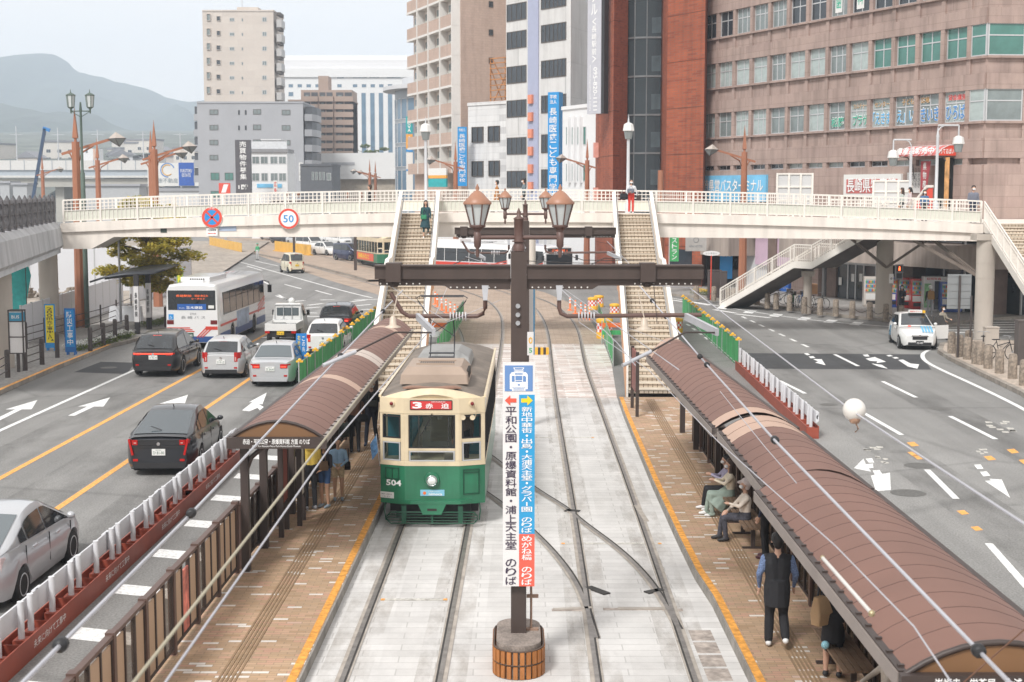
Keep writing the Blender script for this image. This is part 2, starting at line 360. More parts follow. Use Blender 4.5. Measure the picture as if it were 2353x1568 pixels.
tact=mat('tactile_paving',(.25,.165,.095),.85,var=.15,scale=3)
b=MB()
for k in range(5):
 o=(k-2)*.062
 b.bar((sx(-3.98+o,4),4,PZ+.006),(sx(-3.98+o,47),47,PZ+.006),.03,.012); b.bar((sx(4.32+o,4),4,PZ+.006),(sx(4.32+o,47),47,PZ+.006),.03,.012)
struct(b.build('tactile_strip',tact))
# --- painted markings
wp=MB(); op=MB(); wo=MB()
def gline(a,b2,w,mbx,z=.008):
 p,q=G(*a),G(*b2); ribbon(mbx,[p,q],-w/2,w/2,z)
def dashes(p,q,n,duty,w,mbx=None,z=.008):
 p,q=Vector(p[:2]),Vector(q[:2])
 for i in range(n):a=p.lerp(q,i/n); c=p.lerp(q,(i+duty)/n); ribbon(mbx or wp,[a,c],-w/2,w/2,z)
ribbon(op,[(-13.05,5),(-12.73,34.8),(-12.45,57.2),(-12.3,68),(-12.25,74)],-.085,.085,.008)
ribbon(op,[(-10.52,5),(-10.23,31.4),(-9.99,53.8),(-9.85,66),(-9.8,74)],-.085,.085,.008)
ribbon(wp,[(-15.7,5),(-15.27,41.9),(-15.08,55.8),(-15.0,60)],-.08,.08,.008)
def arrow(pts,base=.3,head=.85,hl=2.1):
 """straight arrow on the road from tail pixel to tip pixel"""
 p,q=G(*pts[0]),G(*pts[1]); p,q=Vector(p[:2]),Vector(q[:2]); d=(q-p).normalized(); s=Vector((d.y,-d.x)); n=q-d*hl
 wp.poly([(*(p-s*base/2),.008),(*(p+s*base/2),.008),(*(n+s*base/2),.008),(*(n+s*head/2),.008),(*q,.008),(*(n-s*head/2),.008),(*(n-s*base/2),.008)])
arrow(((-25,975),(86,920)),.22); arrow(((164,956),(253,914)),.22); arrow(((368,944),(432,908)),.22)
def gpoly(pts,mbx=None,z=.008):(mbx or wp).poly([tuple(G(*p)[:2])+(z,)for p in pts])
gpoly([(556,944),(580,925),(572,925),(613,903),(603,930),(594,929),(606,936),(597,944),(592,938),(573,946)])
# right-hand arrows
gpoly([(1962,1077),(1984,1055),(1990,1068),(2006,1066),(2007,1076),(1996,1077),(2002,1085)]); gpoly([(1989,1055),(2004,1054),(2009,1064),(1996,1064)])
gpoly([(2013,1130),(2001,1094),(2010,1092),(2005,1082),(2021,1081),(2027,1090),(2045,1087),(2047,1127)][::-1])
gpoly([(2238,1069),(2253,1068),(2260,1078),(2246,1079)]); gpoly([(2251,1085),(2267,1084),(2276,1094),(2260,1096)]); gpoly([(2263,1106),(2277,1105),(2273,1101),(2302,1103),(2321,1145)])
gpoly([(1718,820),(1741,838),(1713,832),(1721,829),(1700,818),(1712,816)]); gpoly([(1888,826),(1897,840),(1873,834),(1880,831),(1868,826)])
gpoly([(1847,813),(1855,812),(1862,816),(1854,817)]); gpoly([(1858,820),(1868,819),(1874,823),(1863,824)])
gpoly([(1982,816),(1994,815),(1998,820),(1988,820)]); gpoly([(1989,825),(2010,821),(2036,832),(2014,835),(2016,831),(1999,830)]); gpoly([(2002,836),(2026,839),(2040,848),(2026,845),(2018,843)][::-1])
gpoly([(2036,817),(2046,816),(2052,819),(2042,820)]); gpoly([(2050,822),(2060,821),(2066,824),(2056,825)]); gpoly([(2064,828),(2075,827),(2092,836),(2112,838),(2108,848),(2086,843)])
# long lane dashes on the right
for a,c in(((1672,815),(1715,842)),((1790,875),(1850,905)),((1918,815),(1972,842)),((2028,877),(2105,914)),((1985,950),(2072,1000)),((2183,957),(2288,1010)),((2130,1080),(2197,1147)),((2272,1250),(2362,1352))):gline(a,c,.16,wp)
for a,c in(((1700,788),(1745,800)),):pass
for(a,c,n)in(((1578,745),(1712,842),8),((1705,728),(1872,805),7)):dashes(G(*a),G(*c),n,.5,.15)
ribbon(wp,smooth_line([tuple(G(*p)[:2])for p in[(2400,972),(2353,940),(2240,885),(2150,845),(2118,825),(2122,808),(2170,795)]]),-.09,.09,.008)
ribbon(wp,smooth_line([tuple(G(*p)[:2])for p in[(1535,684),(1640,702),(1760,722),(1880,738),(2000,748),(2060,752)]]),-.08,.08,.008)
for px_,py_ in((1660,706),(1720,716),(1780,724),(1845,732),(1905,738),(1965,743)):gpoly([(px_-14,py_+3),(px_+8,py_+5),(px_+20,py_-1),(px_-2,py_-3)])
for a,c in(((1590,695),(1630,702)),((1640,712),(1690,720)),((1690,722),(1770,731)),((1545,690),(1570,694))):gline(a,c,.3,wp)
# far-left road: lane dashes, crosswalk, bend markings
for a,c in(((452,578),(482,588)),((484,608),(515,616)),((505,575),(527,582)),((533,592),(560,598)),((567,612),(602,622)),((590,640),(620,655)),((634,680),(668,692)),((654,654),(692,664)),((725,668),(762,678)),((640,678),(660,690)),((506,560),(520,564)),((586,600),(640,612)),((660,616),(700,628)),((590,585),(617,592)),((660,602),(690,610))):gline(a,c,.16,wp)
for a,c in(((668,694),(700,691)),((708,702),(742,698)),((700,709),(735,706)),((640,713),(668,712)),((736,690),(768,689)),((768,700),(804,699)),((806,694),(840,690)),((820,703),(852,700)),((766,712),(800,711)),((830,712),(862,711)),((704,728),(740,728)),((772,728),(808,728)),((840,728),(875,728)),((640,728),(672,728)),((735,720),(830,720)),((815,690),(870,688)),((690,719),(730,720))):gline(a,c,.3,wp)
for i in range(5):gpoly([(680-i*2,728+i*6),(686-i*2,728+i*6),(685-i*2,731+i*6),(679-i*2,731+i*6)]); gpoly([(802-i*2,730+i*5),(807-i*2,730+i*5),(806-i*2,733+i*5),(801-i*2,733+i*5)])
ribbon(wp,smooth_line([tuple(G(*p)[:2])for p in[(500,588),(600,616),(720,650),(800,672),(855,685)]]),-.08,.08,.008)
ribbon(wp,smooth_line([tuple(G(*p)[:2])for p in[(448,640),(472,655),(470,668),(450,690),(410,715)]]),-.1,.1,.008)
gline((600,776),(880,776),.35,wp)
# hatching in the buffer beside the left platform
for i in range(13):
 y=14.0+i*2.55; wp.poly([(sx(-7.05,y),y+.42,.008),(sx(-5.45,y),y-.1,.008),(sx(-5.45,y),y+.52,.008),(sx(-7.05,y),y+1.02,.008)])
 # crosswalk on the right
for i in range(6):
 Y=71.2+i*1.35; wp.poly([(21.6-.1*i,Y,.008),(30,Y+.35,.008),(30,Y+.95,.008),(21.6-.1*i,Y+.55,.008)])
 # yellow position marks between the rails
for a,c in(((1290,1251),(1520,1251)),((1205,1007),(1365,1007)),((875,1380),(1028,1380))):
 p,q=G(*a),G(*c); pass
 ribbon(wo,[(p.x,p.y),(q.x,q.y)],-.07,.07,.0165); ribbon(op,[(p.x,p.y),(p.x+.07,p.y)],-.06,.06,.018); ribbon(op,[(q.x-.07,q.y),(q.x,q.y)],-.06,.06,.018)
 # worn ghost marks on the right road and orange dashes
for px_,py_,s in((2005,1033,40),(2025,1055,30),(2280,975,40),(2310,990,40),(2250,1035,26)):
 for k in range(5):
  a=px_+random.uniform(-s,s)*.6; c=py_+random.uniform(-8,8); gpoly([(a,c),(a+s*.4,c+1),(a+s*.45,c+4),(a+3,c+4)],wo)
for px_,py_ in((2198,1175),(2230,1212),(2260,1050),(2085,1040),(2097,1048),(2313,1034),(2340,1058),(2083,1018)):gpoly([(px_,py_),(px_+17,py_-2),(px_+29,py_+7),(px_+12,py_+9)],op)
struct(wp.build('road_markings',white_paint)); struct(wo.build('road_markings_worn',worn_paint)); struct(op.build('road_markings_orange',orange_paint))
paved('road_patch',asphalt_dark,[tuple(G(*p)[:2])for p in[(1690,812),(2115,815),(2140,850),(1740,848)]],.006)
paved('road_patch',asphalt_dark,[tuple(G(*p)[:2])for p in[(232,832),(310,834),(292,860),(170,856)]],.006)
b=MB()
for px_,py_,r in((2087,1133,.42),(2113,1070,.40),(2162,940,.33),(2110,780,.3),(250,845,.33),(1905,930,.3)):
 p=G(px_,py_,.009); b.poly([(p.x+r*math.cos(t*.3142),p.y+r*math.sin(t*.3142),.0085)for t in range(20)])
struct(b.build('manhole_covers',mat('manhole_iron',(.13,.127,.12),.7,.2,var=.3,scale=14)))
# --- pavements with kerbs
def pavement(name,line,back,z=.15,m=None):
 pts=[tuple(G(*p)[:2])for p in line]; paved(name,m or sidewalk_m,pts+back,z,.001)
 b=MB()
 for p,q in zip(pts,pts[1:]):b.bar((*p,z/2+.006),(*q,z/2+.006),.22,z+.012)
 return struct(b.build('kerb',kerb_m))
pavement('pavement',[(-60,936),(0,905),(130,848),(250,800),(330,780),(440,752),(520,720),(600,690),(590,668),(480,652),(440,640),(448,622)],[(-60,140),(-60,45)])
kp=[tuple(G(*p)[:2])for p in[(-60,936),(0,905),(130,848),(250,800)]]
b=MB(); ribbon(b,kp,-.06,.1,.166); struct(b.build('kerb_orange_line',orange_paint))
pavement('pavement_right',[(1500,668),(1540,680),(1660,692),(1780,707),(1920,728),(2050,742),(2170,752),(2250,738),(2353,733)],[(60,84),(60,125),(13,125)])
pavement('pavement_corner',[(2450,975),(2353,910),(2250,860),(2185,828),(2160,812),(2165,797),(2200,788),(2353,790)],[(42,66),(42,40)],m=mat('corner_paving',(.42,.35,.29),.85,var=.12,scale=.8,fine=8))
# median platform by the second tram
med=[tuple(G(*p)[:2])for p in[(600,585),(700,605),(860,645),(900,652),(905,642),(760,606),(640,580)]]
dust=dust_mat('track_dust',(.28,.23,.18),.30,2.2); stain=dust_mat('paving_stain',(.36,.33,.30),.12,.9); b=MB()
for k in 'ABCD':
 for a,c in((-.38,-.11),(.11,.38)):ribbon(b,[p for p in lines[k]if p[1]<60],a,c,.0145)
struct(b.build('track_dust',dust)); b=MB()
for x0,x1 in((-2.1,-1.3),(-.55,.9),(1.7,2.5)):b.poly([(x0,8,.0138),(x1,8,.0138),(x1+.3,48,.0138),(x0+.3,48,.0138)])
struct(b.build('paving_stains',stain)); b=MB()
for xa,xb in((-12.0,-10.6),(-14.6,-13.2),(-9.4,-8.2),(9.5,11),(13,14.5)):b.poly([(xa,6,.0065),(xb,6,.0065),(xb+.6,66,.0065),(xa+.6,66,.0065)])
struct(b.build('road_oil_stains',dust_mat('oil_stain',(.05,.048,.045),.26,.8)))
sett=mat('old_stone_setts',(.36,.31,.275),.9,var=.35,scale=3.5,bump=.3,fine=9); b=MB()
for i in range(13):y=14.5+i*.62; b.box(2.86,3.22,y,y+.52,.006,.019)
for px,py,w in((1305,1404,.55),(1450,1402,.95),(1545,1404,.35)):p=G(px,py); b.box(p.x-w/2,p.x+w/2,p.y-.06,p.y+.06,.006,.021)
struct(b.build('stone_setts',sett))
# ============================================================= the footbridge, its stairs and piers
cream=mat('cream_bridge_paint',(.78,.715,.65),.55,var=.05,scale=.5,streak=.12)
cream_rail=mat('cream_rail_paint',(.77,.725,.67),.5,var=.06,scale=1.5)
pale_panel=mat('pale_green_rail_panel',(.66,.66,.575),.5,var=.08,scale=.8)
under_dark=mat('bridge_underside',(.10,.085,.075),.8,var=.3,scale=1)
concrete=mat('pier_concrete',(.47,.42,.37),.85,var=.13,scale=.9,stretch=(1,1,.3),bump=.05)
grey_conc=mat('stained_concrete',(.42,.42,.43),.85,var=.28,scale=1.1,stretch=(1,1,.18),bump=.2)
step_tile=brick_mat('stair_tiles',[(.48,.40,.31),(.56,.48,.385),(.52,.43,.34)],(.13,.09,.06),.16,.115,.014,axes='xz',offset=0,var=.15)
tread_m=mat('stair_tread',(.56,.49,.40),.85,var=.14,scale=3)
steel_grey=mat('galvanised_steel',(.45,.46,.48),.4,.7,var=.15,scale=4)
rust_edge=mat('orange_stringer_paint',(.62,.33,.18),.6,var=.22,scale=1.6)
BY=69.0
def zdeck(x):return 6.06-.5*(x/21.8)**2
XL,XR=-21.8,22.75
bridge=thing('footbridge','cream steel footbridge with slatted railings crossing over the whole road','footbridge',(0,BY,0))
xs=[XL+(XR-XL)*i/60 for i in range(61)]
def zbot(x):
 if x<-20.4:return 4.32
 if x<-19.3:return 4.32+(x+20.4)/1.1*.58
 return 4.9 if x<0 else 4.9-.2*(x/22)**2
xg=sorted(set(xs+[-20.4,-19.3]))
b=MB()
b.loft([[(x,.08,zbot(x)),(x,2.7,zbot(x)),(x,2.7,zdeck(x)-.42),(x,.08,zdeck(x)-.42)]for x in xg])
b.build('girder',cream,bridge)
b=MB()
b.loft([[(x,-.06,zdeck(x)-.44),(x,2.84,zdeck(x)-.44),(x,2.84,zdeck(x)),(x,-.06,zdeck(x))]for x in xs])
for x in xs[::4]:b.box(x-.03,x+.03,-.075,-.05,zdeck(x)-.44,zdeck(x)-.02)
b.build('deck',cream,bridge)
b=MB()
for x in(-13.6,-8.2,-3,9.4,14.6,19.6):b.box(x-.55,x+.55,.076,.082,5.0,5.02); [b.tube((x-.4+.16*k,.08,5.2+.13*j),(x-.4+.16*k,.062,5.2+.13*j),.02,n=6)for k in range(6)for j in range(3)]
b.build('rivets',cream,bridge)
gaps_front=[(-5.45,-3.5),(4.85,6.75)]
def rail_run(y,gaps,name,panel=True):
 b=MB(); p=1.79; n=int((XR-XL)/p)
 def inside(x):return any(g0<x<g1 for g0,g1 in gaps)
 for i in range(n+1):
  x=XL+.12+i*p
  if inside(x):continue
  b.box(x-.045,x+.045,y-.045,y+.045,zdeck(x),zdeck(x)+1.08)
 m=220
 for i in range(m):
  x0=XL+.1+(XR-XL-.2)*i/m; x1=XL+.1+(XR-XL-.2)*(i+1)/m
  if inside((x0+x1)/2):continue
  for dz,h in((1.1,.07),(.92,.035),(.74,.035),(.6,.04),(.1,.05)):b.bar((x0,y,zdeck(x0)+dz),(x1,y,zdeck(x1)+dz),.05,h)
  b.box(x0-.013,x0+.013,y-.013,y+.013,zdeck(x0)+.1,zdeck(x0)+1.08)
  if panel:b.bar((x0,y+.03,zdeck(x0)+.35),(x1,y+.03,zdeck(x1)+.35),.02,.46,1)
 return b.build(name,[cream_rail,pale_panel],bridge)
rail_run(.02,gaps_front,'railing'); rail_run(2.76,[(18.5,22.75)],'railing')
def sign_disc(name,label,px,py,r,parts):
 c=D(px,py,BY-.12); t=thing(name,label,'road sign',c)
 b=MB(); b.tube((0,0,0),(0,.03,0),r,n=32); b.build('sign_plate',mat('sign_white',(.80,.80,.79),.4,var=.03),t)
 b=MB(); b.box(-.03,.03,.03,.14,-r*.6,r*.6); b.build('bracket',steel_grey,t)
 def ring(r0,r1,y,m,nm):
  k=36; bb=MB(); vs=[]
  for i in range(k):a=2*math.pi*i/k; vs+=[(r0*math.cos(a),y,r0*math.sin(a)),(r1*math.cos(a),y,r1*math.sin(a))]
  bb.add(vs,[(2*i,2*i+1,(2*i+3)%(2*k),(2*i+2)%(2*k))for i in range(k)]); bb.build(nm,m,t)
 return t,ring
sred=mat('sign_red',(.68,.075,.045),.45,var=.05); sblue=mat('sign_blue',(.02,.26,.62),.45,var=.05)
txt_black=mat('black_lettering',(.03,.028,.03),.6,var=0); txt_white=mat('white_lettering',(.82,.82,.81),.55,var=0)
t,ring=sign_disc('road_sign','round no stopping sign with red cross on blue, fixed to footbridge',487,500,.5,0)
ring(.36,.49,-.004,sred,'red_ring'); ring(.001,.36,-.003,sblue,'blue_field')
b=MB(); b.bar((-.28,-.006,-.28),(.28,-.006,.28),.004,.09,up=(-1,0,1)); b.bar((-.28,-.006,.28),(.28,-.006,-.28),.004,.09,up=(1,0,1)); b.build('red_cross',sred,t)
letters(t,'17-19',(0,-.01,.43),.26,.09,txt_white)
t,ring=sign_disc('road_sign','round speed limit 50 sign with red rim, fixed to footbridge',663,503,.5,0)
ring(.385,.49,-.004,sred,'red_ring'); letters(t,'50',(0,-.008,0),.5,.36,sblue,bold=.008)
c=D(487,533,BY-.05)
t=thing('sign_plate','small white plate with red double arrow under the no stopping sign','road sign',c)
b=MB(); b.box(-.27,.27,0,.02,-.2,.17); b.build('plate',MATS['sign_white'],t); letters(t,'大型貨物等',(0,-.005,.08),.42,.1,txt_black)
b=MB(); b.box(-.14,.14,-.006,-.003,-.1,-.07); b.poly([(-.2,-.005,-.085),(-.13,-.005,-.04),(-.13,-.005,-.13)]); b.poly([(.2,-.005,-.085),(.13,-.005,-.13),(.13,-.005,-.04)]); b.build('arrow',sred,t)
c=D(523,525,BY+.05); tag(MB().box(-.42,.42,0,.03,-.13,.13).build('direction_plate',mat('faded_blue_plate',(.36,.43,.55),.5),None,c),'faded blue grey plate fixed to girder right of no stopping sign','sign')
c=D(376,530,BY+.05); tag(MB().box(-.15,.15,0,.04,-.1,.1).build('name_plate',mat('dark_green_plate',(.05,.07,.06),.4),None,c),'small dark plate on the cream girder near its left end','plate')
def stairs(name,label,top,bot,w,n=38,wall=True,group=None,railcol=None):
 """straight stair; top and bot are centre points of the walking line"""
 top,bot=Vector(top),Vector(bot); d=top-bot; h=Vector((d.x,d.y,0)); L=h.length; rz=math.atan2(-h.x,h.y)
 t=thing(name,label,'stairs',bot,rz,group); rise=d.z/n; run=L/(n+4)
 b=MB(); y=0; z=0; pts=[(0,0)]
 for i in range(n):
  b.box(-w/2,w/2,y-.0,y+.01,z,z+rise-.035,0); b.box(-w/2,w/2,y-.03,y+run,z+rise-.035,z+rise,1)
  z+=rise; y+=run
  if i==n//2:b.box(-w/2,w/2,y,y+4*run,z-.08,z,1); pts.append((y,z)); y+=4*run; pts.append((y,z))
 pts.append((L,d.z)); b.build('steps',[step_tile,tread_m],t,weld=0)
 us=MB()
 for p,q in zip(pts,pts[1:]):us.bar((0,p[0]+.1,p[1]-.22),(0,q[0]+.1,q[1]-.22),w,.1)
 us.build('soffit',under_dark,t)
 for s in(-1,1):
  x=s*(w/2+.05); b=MB()
  for k,(p,q)in enumerate(zip(pts,pts[1:])):
   if wall:
    b.prism([(p[0],p[1]-.3),(q[0],q[1]-.3),(q[0],q[1]+1.02),(p[0],p[1]+1.02)],x-.035,x+.035,'x',0)
    b.bar((x,p[0],p[1]+1.04),(x,q[0],q[1]+1.04),.16,.06,0)
    if k<2:b.prism([(p[0]+.02,p[1]-.25),(q[0],q[1]-.25),(q[0],q[1]+.92),(p[0]+.02,p[1]+.92)],x+s*.036,x+s*.05,'x',2)
    b.path([(x-s*.14,p[0],p[1]+.8),(x-s*.14,q[0],q[1]+.8)],.025,m=1)
   else:
    b.prism([(p[0],p[1]-.3),(q[0],q[1]-.3),(q[0],q[1]+.1),(p[0],p[1]+.1)],x-.04,x+.04,'x',0)
    for dz in(1.05,.88,.2):b.bar((x,p[0],p[1]+dz),(x,q[0],q[1]+dz),.05,.06 if dz>1 else .035,0)
    m=max(2,int((q[0]-p[0])/.14))
    for i in range(m+1):
     u=i/m; yy=p[0]+(q[0]-p[0])*u; zz=p[1]+(q[1]-p[1])*u; r=.04 if i%10==0 else .011
     b.box(x-r,x+r,yy-r,yy+r,zz+.05,zz+1.04)
  b.build('parapet' if wall else 'railing',[cream_rail,steel_grey,rust_edge],t)
 return t
stairs('stairway','tiled stairs from footbridge down to the left tram platform, woman descending',(-4.45,69,6.04),(-3.98,48.3,.2),1.7)
stairs('stairway','tiled stairs from footbridge down to the right tram platform',(5.8,69,6.02),(4.85,48.3,.2),1.7)
stairs('stairway','cream stairs at right edge coming down from footbridge towards the corner',(23.9,69,5.55),(21.6,49,.15),2.0,wall=False)
st3=stairs('stairway','cream slatted stairs with dark underside going down behind the footbridge',(21.0,77.2,5.55),(13.6,87.4,.15),2.0,n=34,wall=False)
# landing platform behind the right end, its supports
lp=thing('bridge_landing','cream landing with railings widening the right end of footbridge','footbridge',(0,0,0))
b=MB(); b.box(17.6,34,71.95,80,5.1,5.55); b.build('deck',cream,lp)
b=MB()
for p,q in(((17.7,79.9),(26,79.9)),((29.2,79.9),(34,79.9)),((22.8,69.4),(22.8,69.5)),((25,69.2),(34,69.6))):
 m=max(1,int(math.dist(p,q)/.16))
 for dz,h in((1.1,.07),(.92,.035),(.6,.04),(.1,.05)):b.bar((*p,5.52+dz),(*q,5.52+dz),.05,h)
 for i in range(m+1):
  x=p[0]+(q[0]-p[0])*i/m; y=p[1]+(q[1]-p[1])*i/m; r=.045 if i%11==0 else .013; b.box(x-r,x+r,y-r,y+r,5.52,6.62)
b.build('railing',[cream_rail],lp)
b=MB(); b.box(23,34,69.2,71.9,5.1,5.55); b.build('deck',cream,lp)
def pier(x,y,r,top,label,base=None,m=concrete,name='bridge_pier'):
 t=thing(name,label,'pillar',(x,y,0)); b=MB(); b.lathe([(r,.0),(r,top)],n=20)
 for z in(1.9,3.0,3.7):b.lathe([(r+.012,z),(r+.012,z+.05)],n=20)
 b.build('column',m,t)
 b=MB(); b.box(-r*1.4,r*1.4,-r*1.1,r*1.1,top-.3,top); b.build('cap',m,t)
 if base:b=MB(); b.box(-base,base,-base,base,0,.95); b.build('plinth',brick_mat('plinth_tiles',[(.33,.27,.24),(.38,.32,.28)],(.24,.2,.18),.3,.3,.01,axes='hz',offset=0),t)
 return t
pier(22.5,67.6,.43,5.1,'round concrete pillar beside the parked bicycles at right corner')
pier(20.75,79.2,.46,5.1,'thick round concrete pillar left of the vending machines'); pier(17.2,82.6,.24,2.5,'thin round pillar under the slatted stairs behind footbridge')
pier(-22.9,70.2,.46,4.9,'banded concrete pillar on tiled plinth with yellow sign in front',.85); pier(-20.3,56.0,.55,4.9,'dark concrete pillar at the left edge behind bus stop sign')
b=MB()
for x0,y0,x1,y1,z1 in((20.75,79.2,17.9,78.4,5.05),(20.75,79.2,23.6,78.4,5.05),(22.5,67.9,19.6,70.2,4.75),(22.5,67.9,20.6,71.5,5)):b.bar((x0,y0-.4,2.9),(x1,y1-.4,z1),.12,.14)
t=tag(b.build('bridge_brace',mat('brown_steel',(.15,.12,.10),.6,var=.2)),'brown diagonal steel braces under the right end of footbridge','brace')
ww=thing('concrete_walkway','stained grey concrete walkway joining left end of the cream footbridge','walkway',(0,0,0))
A,B2=Vector((-21.85,69.0)),Vector((-17.2,47.0)); d2=(B2-A).normalized(); s2=Vector((d2.y,-d2.x))
def wl(off,z,L):p=A+d2*L+s2*off; return(p.x,p.y,z)
b=MB(); b.loft([[wl(0,4.35,L),wl(-.12,4.5,L),wl(-.02,5.35,L),wl(.22,5.62,L),wl(4,5.62,L),wl(4,4.35,L)]for L in(-.3,8,16,22.4)])
b.build('deck',grey_conc,ww)
b=MB(); b.loft([[wl(.05,4.12,L),wl(.05,4.36,L),wl(3.8,4.36,L),wl(3.8,4.12,L)]for L in(-.3,22)]); b.build('soffit',mat('pale_soffit',(.52,.53,.55),.8),ww)
fm=mat('dark_fence_paint',(.10,.095,.10),.6,var=.2,scale=3)
b=MB()
for i in range(13):
 L=.2+i*1.75; p=wl(.3,5.6,L); b.box(p[0]-.09,p[0]+.09,p[1]-.09,p[1]+.09,5.6,6.75); b.lathe([(.13,6.75),(.01,6.95)],(p[0],p[1],0),4,rot=.785)
for z in(6.62,5.75,6.2):b.bar(wl(.3,z,0),wl(.3,z,22),.05,.05)
for i in range(150):
 L=i*.15; b.bar(wl(.3,5.75,L),wl(.3,6.6,L+.3),.012,.022); b.bar(wl(.305,5.75,L+.3),wl(.305,6.6,L),.012,.022)
b.build('mesh_fence',fm,ww)
# ============================================================= buildings
def conv(x0,y0,s):return lambda x,y:((x0+x/s)*.9412,(y0+y/s)*.9412)
c1=conv(0,0,2.8); c2=conv(830,0,2.8); c3=conv(1660,0,2.8); c4=conv(640,100,4.126); c5=conv(480,330,6.536); c6=conv(980,200,4.706)
def P2(px,Y):p=D(px,440,Y); return Vector((p.x,p.y))
class Face:
 """a vertical wall face seen from outside, left end A to right end B"""
 def __init__(s,A,B):s.A,s.B=Vector(A),Vector(B); s.L=(s.B-s.A).length; s.r=(s.B-s.A)/s.L; s.n=Vector((s.r.y,-s.r.x)); s.rz=math.atan2(s.r.y,s.r.x)
 def hit(s,px,py):
  d=ray(px,py); det=d[0]*-s.r.y+s.r.x*d[1]
  t=(s.A.x*-s.r.y+s.r.x*s.A.y)/det; p=Vector((d[0]*t,d[1]*t)); return(p-s.A).dot(s.r),CAMZ+d[2]*t
 def at(s,u,z,off=0):p=s.A+s.r*u+s.n*off; return Vector((p.x,p.y,z))
 def rect(s,x0,y0,x1,y1):
  u0,_=s.hit(x0,(y0+y1)/2); u1,_=s.hit(x1,(y0+y1)/2); _,za=s.hit((x0+x1)/2,y0); _,zb=s.hit((x0+x1)/2,y1)
  return u0,u1,zb,za
 def box(s,mb,u0,u1,z0,z1,o0,o1,m=0):
  a=[s.at(u0,z0,o0),s.at(u1,z0,o0),s.at(u1,z0,o1),s.at(u0,z0,o1),s.at(u0,z1,o0),s.at(u1,z1,o0),s.at(u1,z1,o1),s.at(u0,z1,o1)]
  mb.add(a,[(0,3,2,1),(4,5,6,7),(0,1,5,4),(1,2,6,5),(2,3,7,6),(3,0,4,7)],m)
 def words(s,parent,text,u,z,w,h,m,off=.05,**k):return letters(parent,text,s.at(u,z,off),w,h,m,right=(s.r.x,s.r.y,0),**k)
alu=mat('window_aluminium',(.55,.56,.57),.4,.3,var=.05); dark_frame=mat('dark_window_frame',(.10,.085,.075),.5,.2,var=.1)
pane_dark=mat('dark_pane',(.035,.045,.055),.08,var=.5,scale=.35,spec=.7); pane_blue=mat('blue_pane',(.13,.21,.29),.1,var=.35,scale=.25,spec=.7)
pane_pale=mat('blind_pane',(.36,.42,.41),.25,var=.3,scale=.5,stretch=(1,1,2.5),spec=.6); pane_green=mat('green_curtain_pane',(.07,.20,.17),.18,var=.35,scale=.5,spec=.7)
pane_grey=mat('grey_curtain_pane',(.20,.235,.235),.2,var=.35,scale=.6,spec=.6)
WIN={}
def window(parent,f,u0,u1,z0,z1,frame=alu,pane=pane_dark,mull=2,trans=0,off=0.,depth=.08,proud=.06,name='window'):
 w,h=round(u1-u0,1),round(z1-z0,1); k=(w,h,frame.name,pane.name,mull,trans,proud)
 if k not in WIN:
  b=MB(); t=min(.07,w*.08); fr=proud
  for x0,x1,a0,a1 in((-w/2,w/2,0,t),(-w/2,w/2,h-t,h),(-w/2,-w/2+t,t,h-t),(w/2-t,w/2,t,h-t)):b.box(x0,x1,-fr,.02,a0,a1,0)
  for i in range(1,mull):x=-w/2+w*i/mull; b.box(x-t*.45,x+t*.45,-fr*.9,.01,t,h-t,0)
  if trans:b.box(-w/2+t,w/2-t,-fr*.95,.01,h*trans-t*.5,h*trans+t*.5,0)
  b.add([(-w/2+t,-fr*.45,t),(w/2-t,-fr*.45,t),(w/2-t,-fr*.45,h-t),(-w/2+t,-fr*.45,h-t)],[(0,1,2,3)],1)
  WIN[k]=b.mesh('window',[frame,pane])
 o=bpy.data.objects.new(name,WIN[k]); COL.objects.link(o); o.parent=parent
 p=f.at((u0+u1)/2,z0,off); o.location=p; o.rotation_euler=(0,0,f.rz); return o
def wins(parent,f,rects,cv,**k):return[window(parent,f,*f.rect(*cv(a,b),*cv(c,d)),**k)for a,b,c,d in rects]
def building(name,label,cat='building'):return thing(name,label,cat)
def walls(parent,pts,z0,z1,m,name='wall',parapet=None,roof=None):
 b=MB(); b.prism([(p[0],p[1])for p in pts],z0,z1)
 if parapet:
  for p,q in zip(pts,pts[1:]):b.bar((p[0],p[1],z1+.1),(q[0],q[1],z1+.1),parapet,.3)
 return b.build(name,m,parent)
def sheet(parent,f,u0,u1,z0,z1,m,off=.05,th=.06,name='panel'):
 b=MB(); f.box(b,u0,u1,z0,z1,off-th,off); return b.build(name,m,parent)
